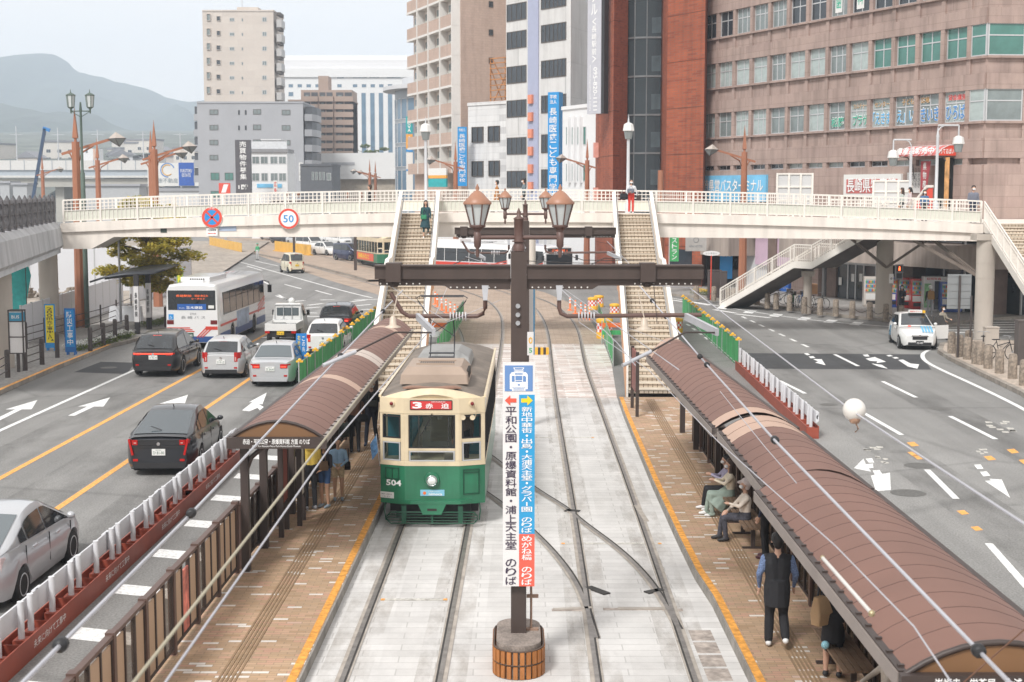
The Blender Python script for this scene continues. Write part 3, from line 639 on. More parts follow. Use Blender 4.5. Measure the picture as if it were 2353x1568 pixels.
 # ---- far beige tower
tower_m=brick_mat('pale_tower_tile',[(.53,.47,.42),(.57,.51,.455)],(.48,.43,.39),3.2,1.6,.03,axes='hz',var=.05,bump=0,noise_scale=.1)
white_wall=mat('white_wall',(.66,.66,.655),.7,var=.05,scale=.3); grey_wall=mat('grey_wall',(.36,.365,.385),.75,var=.06,scale=.3)
T=building('apartment_tower','tall narrow beige apartment tower with few small windows, behind grey block')
f=Face(P2(474,300),P2(635,300)); top=ZY(26,300)
walls(T,[f.at(0,0),f.at(f.L,0),f.at(f.L,0,-13),f.at(0,0,-13)],0,top,tower_m,parapet=.3); [None]
for i in range(6):
 y=125+i*99.5
 wins(T,f,[(1480,y-14,1508,y+20)],c1,mull=1,pane=pane_dark,proud=.2,frame=tower_m); wins(T,f,[(1570,y-2,1602,y+22)],c1,mull=2,pane=pane_grey); wins(T,f,[(1652,y+3,1662,y+22)],c1,mull=1,pane=pane_grey); wins(T,f,[(1793,y-6,1823,y+24)],c1,mull=2,pane=pane_grey)
 wins(T,f,[(1413,y-28,1440,y+18)],c1,mull=1,pane=pane_grey,proud=.3,frame=tower_m,name='corner_balcony')
 u0,u1,z0,z1=f.rect(*c1(1888,y+8),*c1(1922,y+60)); b=MB(); f.box(b,u0,u1,z0,z1,-5,-.4,0); f.box(b,u0,u1-.2,z1+.9,z1+1.5,-5,-.5,1); b.build('balcony',[mat('balcony_panel',(.42,.41,.40),.5),under_dark],T)
b=MB(); f.box(b,f.L*.45,f.L*.75,top,top+1.2,-8,-3); b.build('roof_housing',tower_m,T)
b=MB(); [b.tube(f.at(f.L*u,top,-5),f.at(f.L*u,top+6,-5),.06)for u in(.5,)]; b.build('antenna',steel_grey,T)
# ---- grey block
T=building('apartment_block','grey apartment block with curved dark balconies at both ends')
f=Face(P2(457,250),P2(699,250)); top=ZY(237,250)
walls(T,[f.at(0,0),f.at(f.L,0),f.at(f.L,0,-14),f.at(0,0,-14)],0,top,grey_wall,parapet=.25)
for y in(750,855,957,1060):
 wins(T,f,[(1433,y,1492,y+36),(1730,y-2,1785,y+34),(1926,y+2,1985,y+38)],c1,mull=2,pane=pane_grey,frame=dark_frame)
 if y<900:wins(T,f,[(1628,y+5,1640,y+36),(1674,y+5,1686,y+36)],c1,mull=1,pane=pane_dark,frame=dark_frame)
wins(T,f,[(1440,1180,1500,1233),(1537,1180,1595,1233),(1440,1305,1500,1350)],c1,mull=2,pane=pane_green,frame=dark_frame)
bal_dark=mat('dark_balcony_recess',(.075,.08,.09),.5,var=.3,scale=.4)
for i in range(5):
 y=745+i*105
 for xa,xb,sgn in((1322,1360,-1),(2080,2148,1)):
  u0,u1,z0,z1=f.rect(*c1(xa,y+35),*c1(xb,y+82)); b=MB()
  q=[(0,0),(u1-u0,0),(u1-u0,7),(0,9)]if sgn<0 else[(0,0),((u1-u0)*.7,.6),(u1-u0,3),(u1-u0,9),(0,9)]
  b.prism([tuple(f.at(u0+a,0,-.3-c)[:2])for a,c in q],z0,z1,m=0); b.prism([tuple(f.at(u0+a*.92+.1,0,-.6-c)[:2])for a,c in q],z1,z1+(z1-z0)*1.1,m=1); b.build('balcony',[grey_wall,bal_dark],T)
  # ---- huge white complex far behind
wt=mat('white_far_wall',(.70,.70,.70),.7,var=.03,scale=.1)
T=building('office_complex','long white high building with tall blue glass stripes, far behind')
f=Face(P2(640,430),P2(975,430)); z3=ZY(178,430)
walls(T,[f.at(0,0),f.at(f.L,0),f.at(f.L,0,-40),f.at(0,0,-40)],0,z3,wt)
b=MB(); f.box(b,1,f.L,z3,ZY(135,430),-38,-4); b.build('upper_wall',mat('far_louvre',(.6,.6,.61),.7,var=.05,scale=.5,stretch=(.1,.1,6)),T); b=MB(); f.box(b,0,f.L,z3+.02,z3+2.5,-39,.5); f.box(b,1,f.L,ZY(135,430),ZY(122,430),-34,-8); b.build('cornice',wt,T)
wins(T,f,[(190,328,318,366),(345,328,498,366),(525,328,620,366),(755,330,825,378),(912,335,1055,375),(1080,335,1180,375),(1255,338,1395,378)],c4,mull=3,pane=pane_blue)
wins(T,f,[(x,435,x+48,470)for x in(185,265,355,445,535,755,912,1002,1090,1176,1265)]+[(265,515,315,560),(185,515,220,560)],c4,mull=1,pane=pane_blue)
for x in(912,1002,1090,1176,1268,1355):
 u0,u1,z0,z1=f.rect(*c4(x,522),*c4(x+46,1180)); n=14
 o=window(T,f,u0,u1,z0,z1,pane=pane_blue,mull=1,name='glass_strip')
 # ---- brown apartment block
brn=mat('brown_tile_wall',(.37,.275,.225),.75,var=.06,scale=.3)
T=building('apartment_block','brown apartment block with rows of long balconies in front of white complex')
f=Face(P2(665,330),P2(811,330)); top=ZY(207,330)
walls(T,[f.at(0,0),f.at(f.L,0),f.at(f.L,0,-12),f.at(0,0,-12)],0,ZY(232,330),brn,parapet=.3)
b=MB(); f.box(b,3,f.L,0,top,-11,-.1); u0,u1,z0,z1=f.rect(*c4(560,350),*c4(660,500)); f.box(b,u0,u1,top,z1,-7,-1); b.build('upper_wall',brn,T)
for i in range(9):
 y=520+i*78.5
 for xa,xb in((420,560),(578,708),(745,905)):
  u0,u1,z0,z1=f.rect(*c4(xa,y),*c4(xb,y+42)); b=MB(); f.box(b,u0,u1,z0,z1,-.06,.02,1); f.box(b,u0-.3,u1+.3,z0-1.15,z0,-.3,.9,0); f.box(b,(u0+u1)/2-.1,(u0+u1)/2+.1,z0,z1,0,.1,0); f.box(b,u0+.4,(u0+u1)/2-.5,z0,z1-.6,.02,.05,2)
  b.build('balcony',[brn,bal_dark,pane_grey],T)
  # ---- curved glass building
T=building('curved_building','curved grey glass building with overhanging rounded roof brim behind striped signs')
cw=MB(); a0=P2(905,190); rr=9.0; cen=P2(905,190)+Vector((rr*1.0,3))
pts=[(cen.x-rr*math.cos(t),cen.y-rr*math.sin(t))for t in[R(-40+10*i)for i in range(13)]]
zt=ZY(205,187); walls(T,pts+[(cen.x+3,cen.y+6)],0,zt,mat('grey_curtain_wall',(.30,.33,.36),.35,.2,var=.1,scale=.4))
b=MB(); b.prism([(cen.x-(rr+1.6)*math.cos(t),cen.y-(rr+1.6)*math.sin(t))for t in[R(-40+10*i)for i in range(14)]]+[(cen.x+3,cen.y+7)],zt,zt+.5)
b.prism([(cen.x-(rr-1)*math.cos(t),cen.y-(rr-1)*math.sin(t))for t in[R(-40+10*i)for i in range(14)]]+[(cen.x+3,cen.y+7)],zt+.5,zt+1.7); b.build('roof',mat('pale_roof_metal',(.55,.56,.58),.5,var=.05),T)
for i in range(12):
 p,q=Vector(pts[i]),Vector(pts[i+1]); ff=Face(p,q)
 for k in range(6):window(T,ff,.08,ff.L-.08,1+k*3.1,3.7+k*3.1,pane=pane_blue,mull=1)
 # ---- beige apartment with balconies
bt=brick_mat('beige_pink_tile',[(.45,.335,.275),(.49,.37,.31),(.47,.35,.29)],(.42,.32,.27),.5,.25,.02,axes='hz',var=.05,bump=0,tr=.1)
T=building('apartment_building','tall beige pink apartment building with white framed balconies left of white office')
A,B_,C_=P2(953,158),P2(1060,143),P2(1172,146); f=Face(A,B_); g=Face(B_,C_); top=32
walls(T,[A,B_,C_,C_+Vector((0,16)),A+Vector((0,16))],3.2,top,bt)
cream2=mat('cream_balcony_wall',(.62,.58,.53),.7,var=.06,scale=.4)
for i in range(8):
 z0=f.hit(*c2(670,30))[1]-2.9*(i-2.0)
 if z0<6:continue
 for k in range(4):
  u0,u1=f.L*(.02+k*.245),f.L*(.02+k*.245+.225)
  b=MB(); f.box(b,u0,u1,z0-2.75,z0-.25,-.02,.02,0); f.box(b,u0,u1+.15,z0-.22,z0,-.02,.9,1); f.box(b,u1,u1+.18,z0-2.9,z0-.22,-.02,.9,1); f.box(b,u0,u1,z0-2.9,z0-1.75,.75,.85,2)
  f.box(b,u0+.25,u0+1.3,z0-2.5,z0-.6,.02,.05,3); f.box(b,u0+.2,u1-.2,z0-2.0,z0-1.3,.1,.14,4); b.build('balcony',[cream2,mat('white_balcony_frame',(.68,.66,.63),.6,var=.04),bt,pane_grey,mat('balcony_screen',(.5,.5,.46),.5)],T)
for x,y in((1015,10),(1015,203),(1015,395)):wins(T,g,[(x,y,x+32,y+42)],c2,mull=1,pane=pane_dark,frame=dark_frame)
b=MB(); f.box(b,0,f.L,0,7,-8,-1.2); b.build('shopfront',pane_dark,T); b=MB()
for i in range(7):u=f.L*i/6; f.box(b,u-.06,u+.06,0,6.6,-1.25,-1.05)
for z in(1.5,3,4.5,6):f.box(b,0,f.L,z,z+.08,-1.24,-1.08)
b.build('glazing_bars',alu,T); b=MB(); f.box(b,0,f.L,5.8,6.7,-1,.3); b.build('canopy',bt,T)
# ---- low white building with rusty billboard frame
wtile=brick_mat('white_tile_wall',[(.60,.60,.60),(.65,.65,.645)],(.5,.5,.5),1.2,.6,.02,axes='hz',var=.06,bump=0,tr=.14)
T=building('low_building','low white tiled building with four square windows between beige and grey offices')
f=Face(P2(1076,141),P2(1172,137)); top=f.hit(*c2(1000,715))[1]
walls(T,[f.at(0,0),f.at(f.L,0),f.at(f.L,0,-6),f.at(0,0,-6)],0,top,wtile,parapet=.2)
wins(T,f,[(905,868,982,975),(1015,860,1095,970),(905,1103,982,1208),(1020,1100,1095,1206)],c2,mull=2,pane=pane_dark,frame=dark_frame,proud=.12)
b=MB(); rust=mat('rusty_frame',(.42,.19,.07),.8,.2,var=.4,scale=2)
zz=[f.hit(*c2(1040,y))[1]for y in(392,425,462,500,538,578,612,660,690)]
for i,z in enumerate(zz):f.box(b,2.0,f.L,z-.05,z+.05,-1.1,-1.0)
for u in(2.0,4,6,f.L):f.box(b,u-.05,u+.05,top,zz[0],-1.2,-1.1); b.bar(f.at(u,top,-3),f.at(u,zz[0]-1,-1.2),.08,.08)
for u in(2.2,4.2):b.bar(f.at(u,top,-1.15),f.at(u+3,zz[0],-1.15),.08,.08); b.bar(f.at(u+3,top,-1.15),f.at(u,zz[0],-1.15),.08,.08)
t=b.build('rusty_billboard',rust); tag(t,'empty rusty billboard frame standing on roof of the low white building','billboard')
# ---- white and grey office with lavender stripe
off_m=brick_mat('pale_office_panels',[(.58,.575,.565),(.62,.615,.605)],(.44,.44,.43),3.2,3.1,.015,axes='hz',var=.06,bump=0,tr=.12)
T=building('office_building','pale grey office building with lavender stripe and dark ribbon windows')
A,B_,C_=P2(1163,137),P2(1310,129),P2(1392,139); f=Face(A,B_); g=Face(B_,C_)
walls(T,[A,B_,C_,C_+Vector((0,10)),A+Vector((0,12))],0,34,off_m)
for y0 in(20,210,448,680,935,1163):
 wins(T,f,[(1142,y0+4,1276,y0+122)],c2,mull=4,pane=pane_dark,frame=dark_frame)
for y0 in(-70,160,405,645,920,1160):wins(T,f,[(1377,y0,1548,y0+125)],c2,mull=6,pane=pane_dark,frame=dark_frame)
u0,u1,_,_=f.rect(*c2(1290,600),*c2(1360,700)); sheet(T,f,u0,u1,0,34,mat('lavender_panel',(.36,.39,.52),.6,var=.05),.12,.12,'stripe')
orn=mat('orange_ornament',(.70,.25,.15),.5)
for y in(650,770,885,1005,1125,1245):
 a0,a1,z0,z1=f.rect(*c2(1303,y),*c2(1330,y+60)); b=MB(); f.box(b,a0,a1,z0,z1,.12,.35); b.build('ornament',orn,T)
 # ---- small white building with slit windows
T=building('white_building','small white building with narrow vertical slit windows beside the brick tower')
f=Face(P2(1292,124),P2(1376,118)); top=f.hit(*c2(1600,742))[1]
wsm=mat('bright_white_wall',(.74,.745,.75),.6,var=.04,scale=.4)
walls(T,[f.at(0,0),f.at(f.L,0),f.at(f.L,0,-8),f.at(0,0,-8)],0,top,wsm,parapet=.25)
wins(T,f,[(x,868,x+18,990)for x in(1549,1588,1627,1666)]+[(x,1122,x+18,1240)for x in(1549,1588,1627,1666)],c2,mull=1,pane=pane_green,frame=alu)
b=MB()
for x in(1572,1611,1650):a0,a1,z0,z1=f.rect(*c2(x,800),*c2(x+9,1250)); f.box(b,a0,a1,z0,z1,0,.3)
b.build('fins',wsm,T)
# ---- red brick hotel tower with glass lift shaft
rb=brick_mat('red_brick',[(.30,.068,.028),(.37,.090,.038),(.33,.078,.033),(.245,.055,.025)],(.24,.10,.065),.42,.16,.02,axes='hz',var=.18,bump=.15,noise_scale=.25,tr=.18)
T=building('brick_tower','tall red brick hotel tower with dark glazed shaft between two brick wings')
A,A2,B1=P2(1372,116),P2(1408,110),P2(1440,112); E1,E2=P2(1530,108),P2(1615,104)
walls(T,[A,A2,B1,B1+Vector((0,12)),A+Vector((0,10))],0,32,rb); walls(T,[E1,E2,E2+Vector((3,14)),E1+Vector((0,14))],0,32,rb)
f=Face(P2(1438,114.5),P2(1532,112.5)); walls(T,[f.at(0,0),f.at(f.L,0),f.at(f.L,0,-8),f.at(0,0,-8)],0,32,mat('shaft_dark',(.07,.08,.09),.3,var=.3,scale=.3),'shaft')
shaft_g=clear_glass('shaft_glass',(.5,.56,.6),.4,(.10,.125,.14)); b=MB(); gz=MB()
for k in range(11):
 z=1.2+k*2.95
 for j in range(4):
  p,q=f.at(f.L*j/4,z,1.2+.9*math.sin(math.pi*j/4)),f.at(f.L*(j+1)/4,z,1.2+.9*math.sin(math.pi*(j+1)/4)); b.bar(p,q,.1,.14); b.bar(p,p+Vector((0,0,2.95)),.07,.07); gz.add([p,q,q+Vector((0,0,2.95)),p+Vector((0,0,2.95))],[(0,1,2,3)])
 f.box(b,.3,f.L-.3,z,z+.12,0,1.1,0); f.box(b,f.L*.62,f.L*.86,z+.5,z+1.7,.05,.12,1)
b.build('shaft_frame',[mat('shaft_frame_grey',(.17,.175,.18),.5,.3),mat('shaft_panel',(.45,.48,.46),.6)],T); gz.build('shaft_glazing',shaft_g,T)
f2=Face(A,A2); f3=Face(E1,E2)
for k in range(4):z=6.2+k*3.6; b=MB(); f2.box(b,.05,.5,z,z+1.2,0,.35); b.build('balcony_light',mat('pink_lamp_box',(.7,.33,.27),.5),T)
b=MB()
for k in range(9):z=3+k*3.4; f3.box(b,0,f3.L,z,z+.05,0,.012); f2.box(b,0,f2.L,z,z+.05,0,.012); Face(A2,B1).box(b,0,1,z,z+.05,0,.012)
b.build('movement_joints',mat('joint_dark',(.13,.04,.02),.8),T)
b=MB(); f3.box(b,.5,3.4,.1,2.8,-.1,.03,0); b.build('entrance',pane_dark,T)
# hotel sign standing proud of the tower
t=thing('vertical_sign','tall vertical grey hotel sign with white lettering beside red brick tower','sign')
f=Face(P2(1350,112),P2(1381,111)); z0=f.hit(1366,262)[1]
sheet(t,f,0,f.L,z0,27,mat('sign_grey_panel',(.47,.475,.52),.5,var=.06),.1,.35,'sign_face'); sheet(t,f,f.L,f.L+.28,z0,27,mat('sign_black_side',(.03,.03,.033),.5),.05,.5,'sign_side')
f.words(t,'095-820-1111',f.L*.62,z0+1.75,3.2,.5,txt_white,.11)if 0 else letters(t,'095-820-1111',f.at(f.L*.6,z0+1.9,.115),3.3,.42,txt_white,right=(0,0,-1),up=(f.r.x,f.r.y,0)); letters(t,'www.apahotel.com',f.at(f.L*.22,z0+2.0,.115),3.5,.22,txt_white,right=(0,0,-1),up=(f.r.x,f.r.y,0),bold=0)
f.words(t,'〈長崎駅前〉',f.L*.5,z0+5.6,.55,3.4,txt_white,.115,vertical=True); f.words(t,'ホテル',f.L*.5,z0+8.9,.75,2.9,txt_white,.115,vertical=True)
# ---- big pink department building at the right
pk=brick_mat('pink_stone_tile',[(.335,.245,.215),(.37,.275,.24),(.35,.26,.225)],(.25,.185,.16),1.55,.62,.012,axes='hz',var=.14,bump=.1,noise_scale=.5,tr=.22)
PKB=building('department_building','large pink stone building with long rows of windows at the right','building')
fa=Face(P2(1607,107),P2(2257,80)); fb=Face(fa.B,(44,81.6))
walls(PKB,[fa.at(0,0,-.3),fa.at(fa.L,0,-.3),fb.at(fb.L,0,-.3),(44,115),(15,125)],5.3,25,pk)
b=MB(); rows=[]
for(xa,y0,y1)in((2000,178,392),(2000,618,833)):
 pass
zr=[fa.hit(*c3(2000,832))[1],fa.hit(*c3(2000,392))[1]]; st=zr[1]-zr[0]; hw=fa.hit(*c3(2000,617))[1]-zr[0]
bases=[zr[0]+st*k for k in range(4)]; zm0,zm1=fa.hit(*c3(1985,1127))[1],fa.hit(*c3(1985,1083))[1]
nb=13; cw_=1.15; bay=(fa.L-cw_-.35)/nb
for F_,n_,u_s,bw_ in((fa,nb,.15,bay),(fb,8,2.3,2.12)):
 for k,zb_ in enumerate(bases):
  F_.box(b,0,F_.L,zb_+hw,zb_+st-.95,-.3,.12); F_.box(b,0,F_.L,zb_-.13,zb_,-.3,.2)
  F_.box(b,0,F_.L,zb_-.95,zb_-.13,-.3,-.02)
  for i in range(n_+1):u=u_s+i*bw_; F_.box(b,u-.16,u+.16,zb_-.95,zb_+hw,-.3,.1)
 F_.box(b,0,F_.L,zm1,bases[0]-.95,-.3,.12); F_.box(b,0,F_.L,5.2,zm0,-.3,.12)
 for i in range(n_+1):u=u_s+i*bw_; F_.box(b,u-.2,u+.2,zm0,zm1,-.3,.1)
b.build('stone_bands',pk,PKB)
random.seed(3)
def panes(k,i):
 if k==0:return random.choice([pane_pale,pane_pale,pane_grey])
 if k==1:return pane_green if i>8 else random.choice([pane_pale,pane_grey,pane_pale])
 return random.choice([pane_dark,pane_grey,pane_dark])
for k,zb_ in enumerate(bases):
 for i in range(nb):
  u0=.15+i*bay+.17; window(PKB,fa,u0,u0+bay-.34,zb_,zb_+hw,pane=panes(k,i),mull=random.choice([2,2,3])if i<9 else 2,trans=.62,off=-.15)
 u0=.15+nb*bay+.17; window(PKB,fa,u0,fa.L-.02,zb_,zb_+hw,pane=panes(k,12),mull=1,trans=.62,off=.0); window(PKB,fb,.05,2.1,zb_,zb_+hw,pane=panes(k,12),mull=1,trans=.62,off=0)
 for i in range(8):window(PKB,fb,2.3+i*2.12+.17,2.3+(i+1)*2.12-.17,zb_,zb_+hw,pane=panes(k,6),mull=2,trans=.62,off=-.15)
for i in range(nb):
 u0=.15+i*bay+.2; window(PKB,fa,u0,u0+bay-.4,zm0,zm1,pane=random.choice([pane_dark,pane_pale]),mull=2,off=-.2)
for i in range(8):window(PKB,fb,2.3+i*2.12+.2,2.3+(i+1)*2.12-.2,zm0-(.5 if i else 0),zm1,pane=pane_dark,mull=2,off=-.2)
# lettering stuck on the window row
green_txt=mat('green_lettering',(.05,.40,.27),.5,var=0); blue_txt=mat('blue_lettering',(.06,.24,.55),.5,var=0); cyan_txt=mat('pale_blue_lettering',(.12,.42,.70),.5,var=0); red_txt=mat('red_lettering',(.65,.07,.06),.5,var=0); brown_txt=mat('ochre_lettering',(.45,.25,.07),.5,var=0)
for txt,i,frac,m,zf,hh,wf in(('松藤',7,.5,green_txt,.28,.62,.75),('プラザ',8,.55,green_txt,.3,.68,.85),('「えきま',9,.5,cyan_txt,.32,.75,.95),('え」い',10,.52,cyan_txt,.33,.75,.9),('きいき',11,.5,blue_txt,.33,.8,.9),('ひろば',12,.5,blue_txt,.35,.85,.9),('カルチャー',8,.55,brown_txt,.8,.32,.8),('センター',9,.5,brown_txt,.8,.32,.8),('子ども',10,.6,brown_txt,.81,.36,.6),('広場',11,.3,brown_txt,.82,.36,.42),('貸会議室',12,.55,red_txt,.82,.34,.85)):
 fa.words(PKB,txt,.15+(i+frac)*bay,zr[0]+hw*zf,bay*.8*wf*1.06,hh*1.12,txt_white,off=-.085,bold=.05)
 fa.words(PKB,txt,.15+(i+frac)*bay,zr[0]+hw*zf,bay*.8*wf,hh,m,off=-.06)
for txt,i in(('歯',7),('科',8)):
 sheet(PKB,fa,.15+i*bay+.55,.15+i*bay+1.25,bases[2]+.25,bases[2]+1.5,mat('paper_white',(.7,.7,.68),.6,var=0),-.08,.02,'notice'); fa.words(PKB,txt,.15+i*bay+.9,bases[2]+.9,.55,.8,green_txt,off=-.07)
 # signs on the pink wall above the bridge
t=thing('wall_sign','blue bus terminal sign with chunky white lettering on pink wall','sign'); u0,u1,z0,z1=fa.rect(*c3(130,1200),*c3(612,1320))
sheet(t,fa,u0,u1,z0-.6,z1,mat('bright_blue_panel',(.16,.46,.70),.5,var=.3,scale=.3),.3,.2,'sign_face'); fa.words(t,'長崎県営バスターミナル',(u0+u1)/2,(z0+z1)/2-.1,(u1-u0)*.93,(z1-z0)*.72,txt_white,.33,bold=.015)
t=thing('wall_sign','red wall sign with white frame and white characters on pink wall','sign'); u0,u1,z0,z1=fa.rect(*c3(1143,1192),*c3(1535,1340))
sheet(t,fa,u0,u1,z0,z1,MATS['paper_white'],.28,.15,'frame'); sheet(t,fa,u0+.3,u1-.3,z0+.15,z1-.3,mat('faded_red_panel',(.52,.14,.13),.5,var=.1),.3,.1,'sign_face'); fa.words(t,'長崎県物産館',(u0+u1)/2,(z0+z1)/2,(u1-u0)*.85,.95,txt_white,.34,bold=.012)
t=thing('poster_board','white notice board with rows of writing between red sign and awning','sign'); u0,u1,z0,z1=fa.rect(*c3(1570,1180),*c3(1668,1320)); sheet(t,fa,u0,u1,z0,z1,MATS['paper_white'],.2,.08,'board')
for i in range(4):fa.words(t,'ながさき',u0+.25+i*(u1-u0-.4)/3.2,(z0+z1)/2+.3,.22,1.2,txt_black,.215,vertical=True,bold=0)
t=thing('red_sign','red window sign panels at right edge of the pink building','sign'); sheet(t,fb,4.9,6.1,6.4,8.0,sred,.2,.1,'panel'); sheet(t,fb,6.2,9,6.4,8.0,sred,.2,.1,'panel'); fb.words(t,'土産',7.4,7.2,1.6,.9,txt_white,.22)
# awning and side entrance from the bridge
t=thing('awning','curved red awning with white lettering over the dark bridge entrance','awning')
u0,u1=fa.hit(*c3(1625,1070))[0],fa.hit(*c3(1900,1070))[0]; za,zb2=fa.hit(*c3(1760,1070))[1],fa.hit(*c3(1760,1000))[1]
b=MB(); prof=[(0,zb2),(.5,zb2-.02),(1.0,zb2-.22),(1.35,zb2-.6),(1.5,za)]
b.loft([[fa.at(u,z,o+.15)for o,z in prof]for u in(u0,u1)],caps=False,closed=False,smooth=True)
for k in range(7):
 u=u0+(u1-u0)*k/6; b.path([fa.at(u,z+.02,o+.16)for o,z in prof],.025,m=1)
b.poly([fa.at(u1,z,o+.15)for o,z in prof]+[fa.at(u1,za,.15)],2); b.poly([fa.at(u0,z,o+.15)for o,z in prof]+[fa.at(u0,za,.15)],2)
b.build('canopy',[mat('pink_red_canopy',(.62,.17,.16),.5,var=.08),mat('white_rib',(.7,.66,.66),.5),sred],t)
p=fa.at((u0+u1)/2,za+.3,1.66); letters(t,'県産品販売中',p,(u1-u0)*.93,.42,txt_white,right=(fa.r.x,fa.r.y,0),up=(-fa.n.x*.3,-fa.n.y*.3,1),bold=.02)
letters(t,'まってるばい',fa.at(u1+.01,(za+zb2)/2-.05,.9),1.2,.3,txt_white,right=(-fa.n.x,-fa.n.y,0),bold=.02)
b=MB()
for u in(u0+.3,u1-.1):b.path([fa.at(u,za,1.5),fa.at(u,za-.05,1.0),fa.at(u,za-.5,.6),fa.at(u,za-1.3,.45)],.035)
b.build('bracket',fm,t)
t=thing('doorway','dark open doorway under red awning with banner and red sided steps','doorway'); du0,du1=fa.hit(*c3(1765,1200))[0],fa.hit(*c3(1880,1200))[0]
sheet(t,fa,du0,du1,5.4,za-.1,mat('doorway_black',(.008,.01,.01),.8),.14,.05,'opening')
for s,(x0,x1)in enumerate(((1600,1725),(1735,1870))):
 a0,a1=fa.hit(*c3(x0,1300))[0],fa.hit(*c3(x1,1300))[0]; b=MB(); z_=fa.hit(*c3(x1,1275))[1]
 b.poly([fa.at(a0,5.4,1.5),fa.at(a1,5.4,1.5),fa.at(a1,z_-.1,1.5),fa.at((a0*.2+a1*.8),z_-.1,1.5),fa.at(a0,z_-1.1,1.5)],0); b.bar(fa.at(a0,z_-1.05,1.5),fa.at(a0*.3+a1*.7,z_,1.5),.1,.14,1); b.bar(fa.at(a0*.3+a1*.7,z_,1.5),fa.at(a1,z_,1.5),.1,.14,1); b.build('step_side',[sred,cream_rail],t)
b=MB(); u=du0; b.add([fa.at(u-.1,za-.3,1.2),fa.at(u+.75,za-.3,1.2),fa.at(u+.45,za-2.0,1.2),fa.at(u-.1,za-2.6,1.2)],[(0,1,2,3)]); b.build('banner',mat('dark_red_banner',(.33,.05,.06),.7),t)
letters(t,'県物産',fa.at(u+.25,za-1.1,1.22),.35,1.5,MATS['paper_white'],right=(fa.r.x,fa.r.y,0),vertical=True); sheet(t,fa,du1+.05,du1+.4,5.6,za-.1,mat('orange_banner',(.62,.33,.13),.6,var=.4,scale=3),.8,.03,'banner')
gf=Face(fa.at(-1,0,-2.2)[:2],fa.at(fa.L+1,0,-2.2)[:2]); gr=thing('shopfront','glazed ground floor shopfront under the stained canopy of the pink building','shopfront')
b=MB(); gf.box(b,0,gf.L,.15,5.3,-.3,0); fb.box(b,0,fb.L,.15,5.3,-2.6,-2.2); b.build('glazing',mat('shop_dark_glass',(.025,.032,.035),.12,var=.6,scale=.3,spec=.6),gr)
b=MB()
for i in range(16):
 u=gf.L*i/15; gf.box(b,u-.06,u+.06,.15,5.3,0,.06)
for z in(2.5,4.0):gf.box(b,0,gf.L,z,z+.1,.0,.05); fb.box(b,0,fb.L,z,z+.1,-2.2,-2.15)
for i in range(9):fb.box(b,i*2,i*2+.1,.15,5.3,-2.2,-2.12)
b.build('glazing_bars',alu,gr)
can=mat('stained_canopy_concrete',(.34,.285,.25),.85,var=.3,scale=.8,stretch=(2,2,.15)); b=MB()
cpts=[fa.at(fa.L*.37,0,.1)]+[fa.at(fa.L*.42,0,1.5),fa.at(fa.L*.7,0,1.9),fa.at(fa.L,0,1.6)]+[fb.at(fb.L,0,1.2),fb.at(fb.L,0,-2.2),fa.at(fa.L,0,-2.1),fa.at(fa.L*.37,0,-2.1)]
b.prism([tuple(p[:2])for p in cpts],2.75,4.05); b.prism([tuple(fa.at(u,0,o)[:2])for u,o in((-.5,.2),(2.5,1.4),(5.2,1.4),(5.6,1.0),(5.6,-2.1),(-.5,-2.1))],2.5,4.3); b.build('canopy',can,gr)
b=MB()
for u in(.2,8.2,15,22.5,fa.L-.3):b=MB(); fa.box(b,u-.5,u+.5,.15,5.3,-1.9,-.9); b.build('column',mat('brown_stone_column',(.17,.12,.10),.7,var=.15),gr)
b=MB(); u0,u1=fa.hit(1722,640)[0],fa.hit(1770,640)[0]; fa.box(b,u0-3,u1-1,.15,2.9,-2.1,-1.3); b.build('white_shutter',mat('white_shutter',(.60,.60,.61),.5,var=.04,scale=1,stretch=(.1,.1,9)),gr)
b=MB(); fa.box(b,u1-1,u1+.4,.15,2.9,-2.1,-1.25); b.build('blue_panel',mat('deep_blue_panel',(.02,.11,.40),.5),gr)
b=MB(); fa.box(b,6.0,12,1.9,5.2,-2.1,-1.0); b.build('lavender_board',mat('lavender_board',(.55,.40,.50),.5,var=.06),gr); fa.words(gr,'お土産',8.7,4.3,2.4,.8,MATS['paper_white'],-.96)
b=MB(); fa.box(b,11,14.0,.15,2.7,-2.0,-.6); b.build('pink_wall',pk,gr)
b=MB(); fa.box(b,14,14.2,.15,2.75,-1.2,-.9); fa.box(b,20.2,20.4,.15,2.75,-1.2,-.9); fa.box(b,14,20.4,2.4,2.6,-1.2,-.9)
for u in(15.2,16.6,17.4,18.2,19.4):fa.box(b,u-.05,u+.05,.15,2.4,-1.1,-1.0)
b.build('entrance_frame',alu,gr); b=MB(); fa.box(b,14.2,20.2,.15,2.4,-1.12,-1.06); b.build('entrance_doors',pane_dark,gr)
for u,z in((15.7,1.0),(17.0,1.3),(17.8,1.35),(18.8,1.1)):sheet(gr,fa,u,u+.3,z,z+.5,MATS['paper_white'],-.98,.02,'poster')
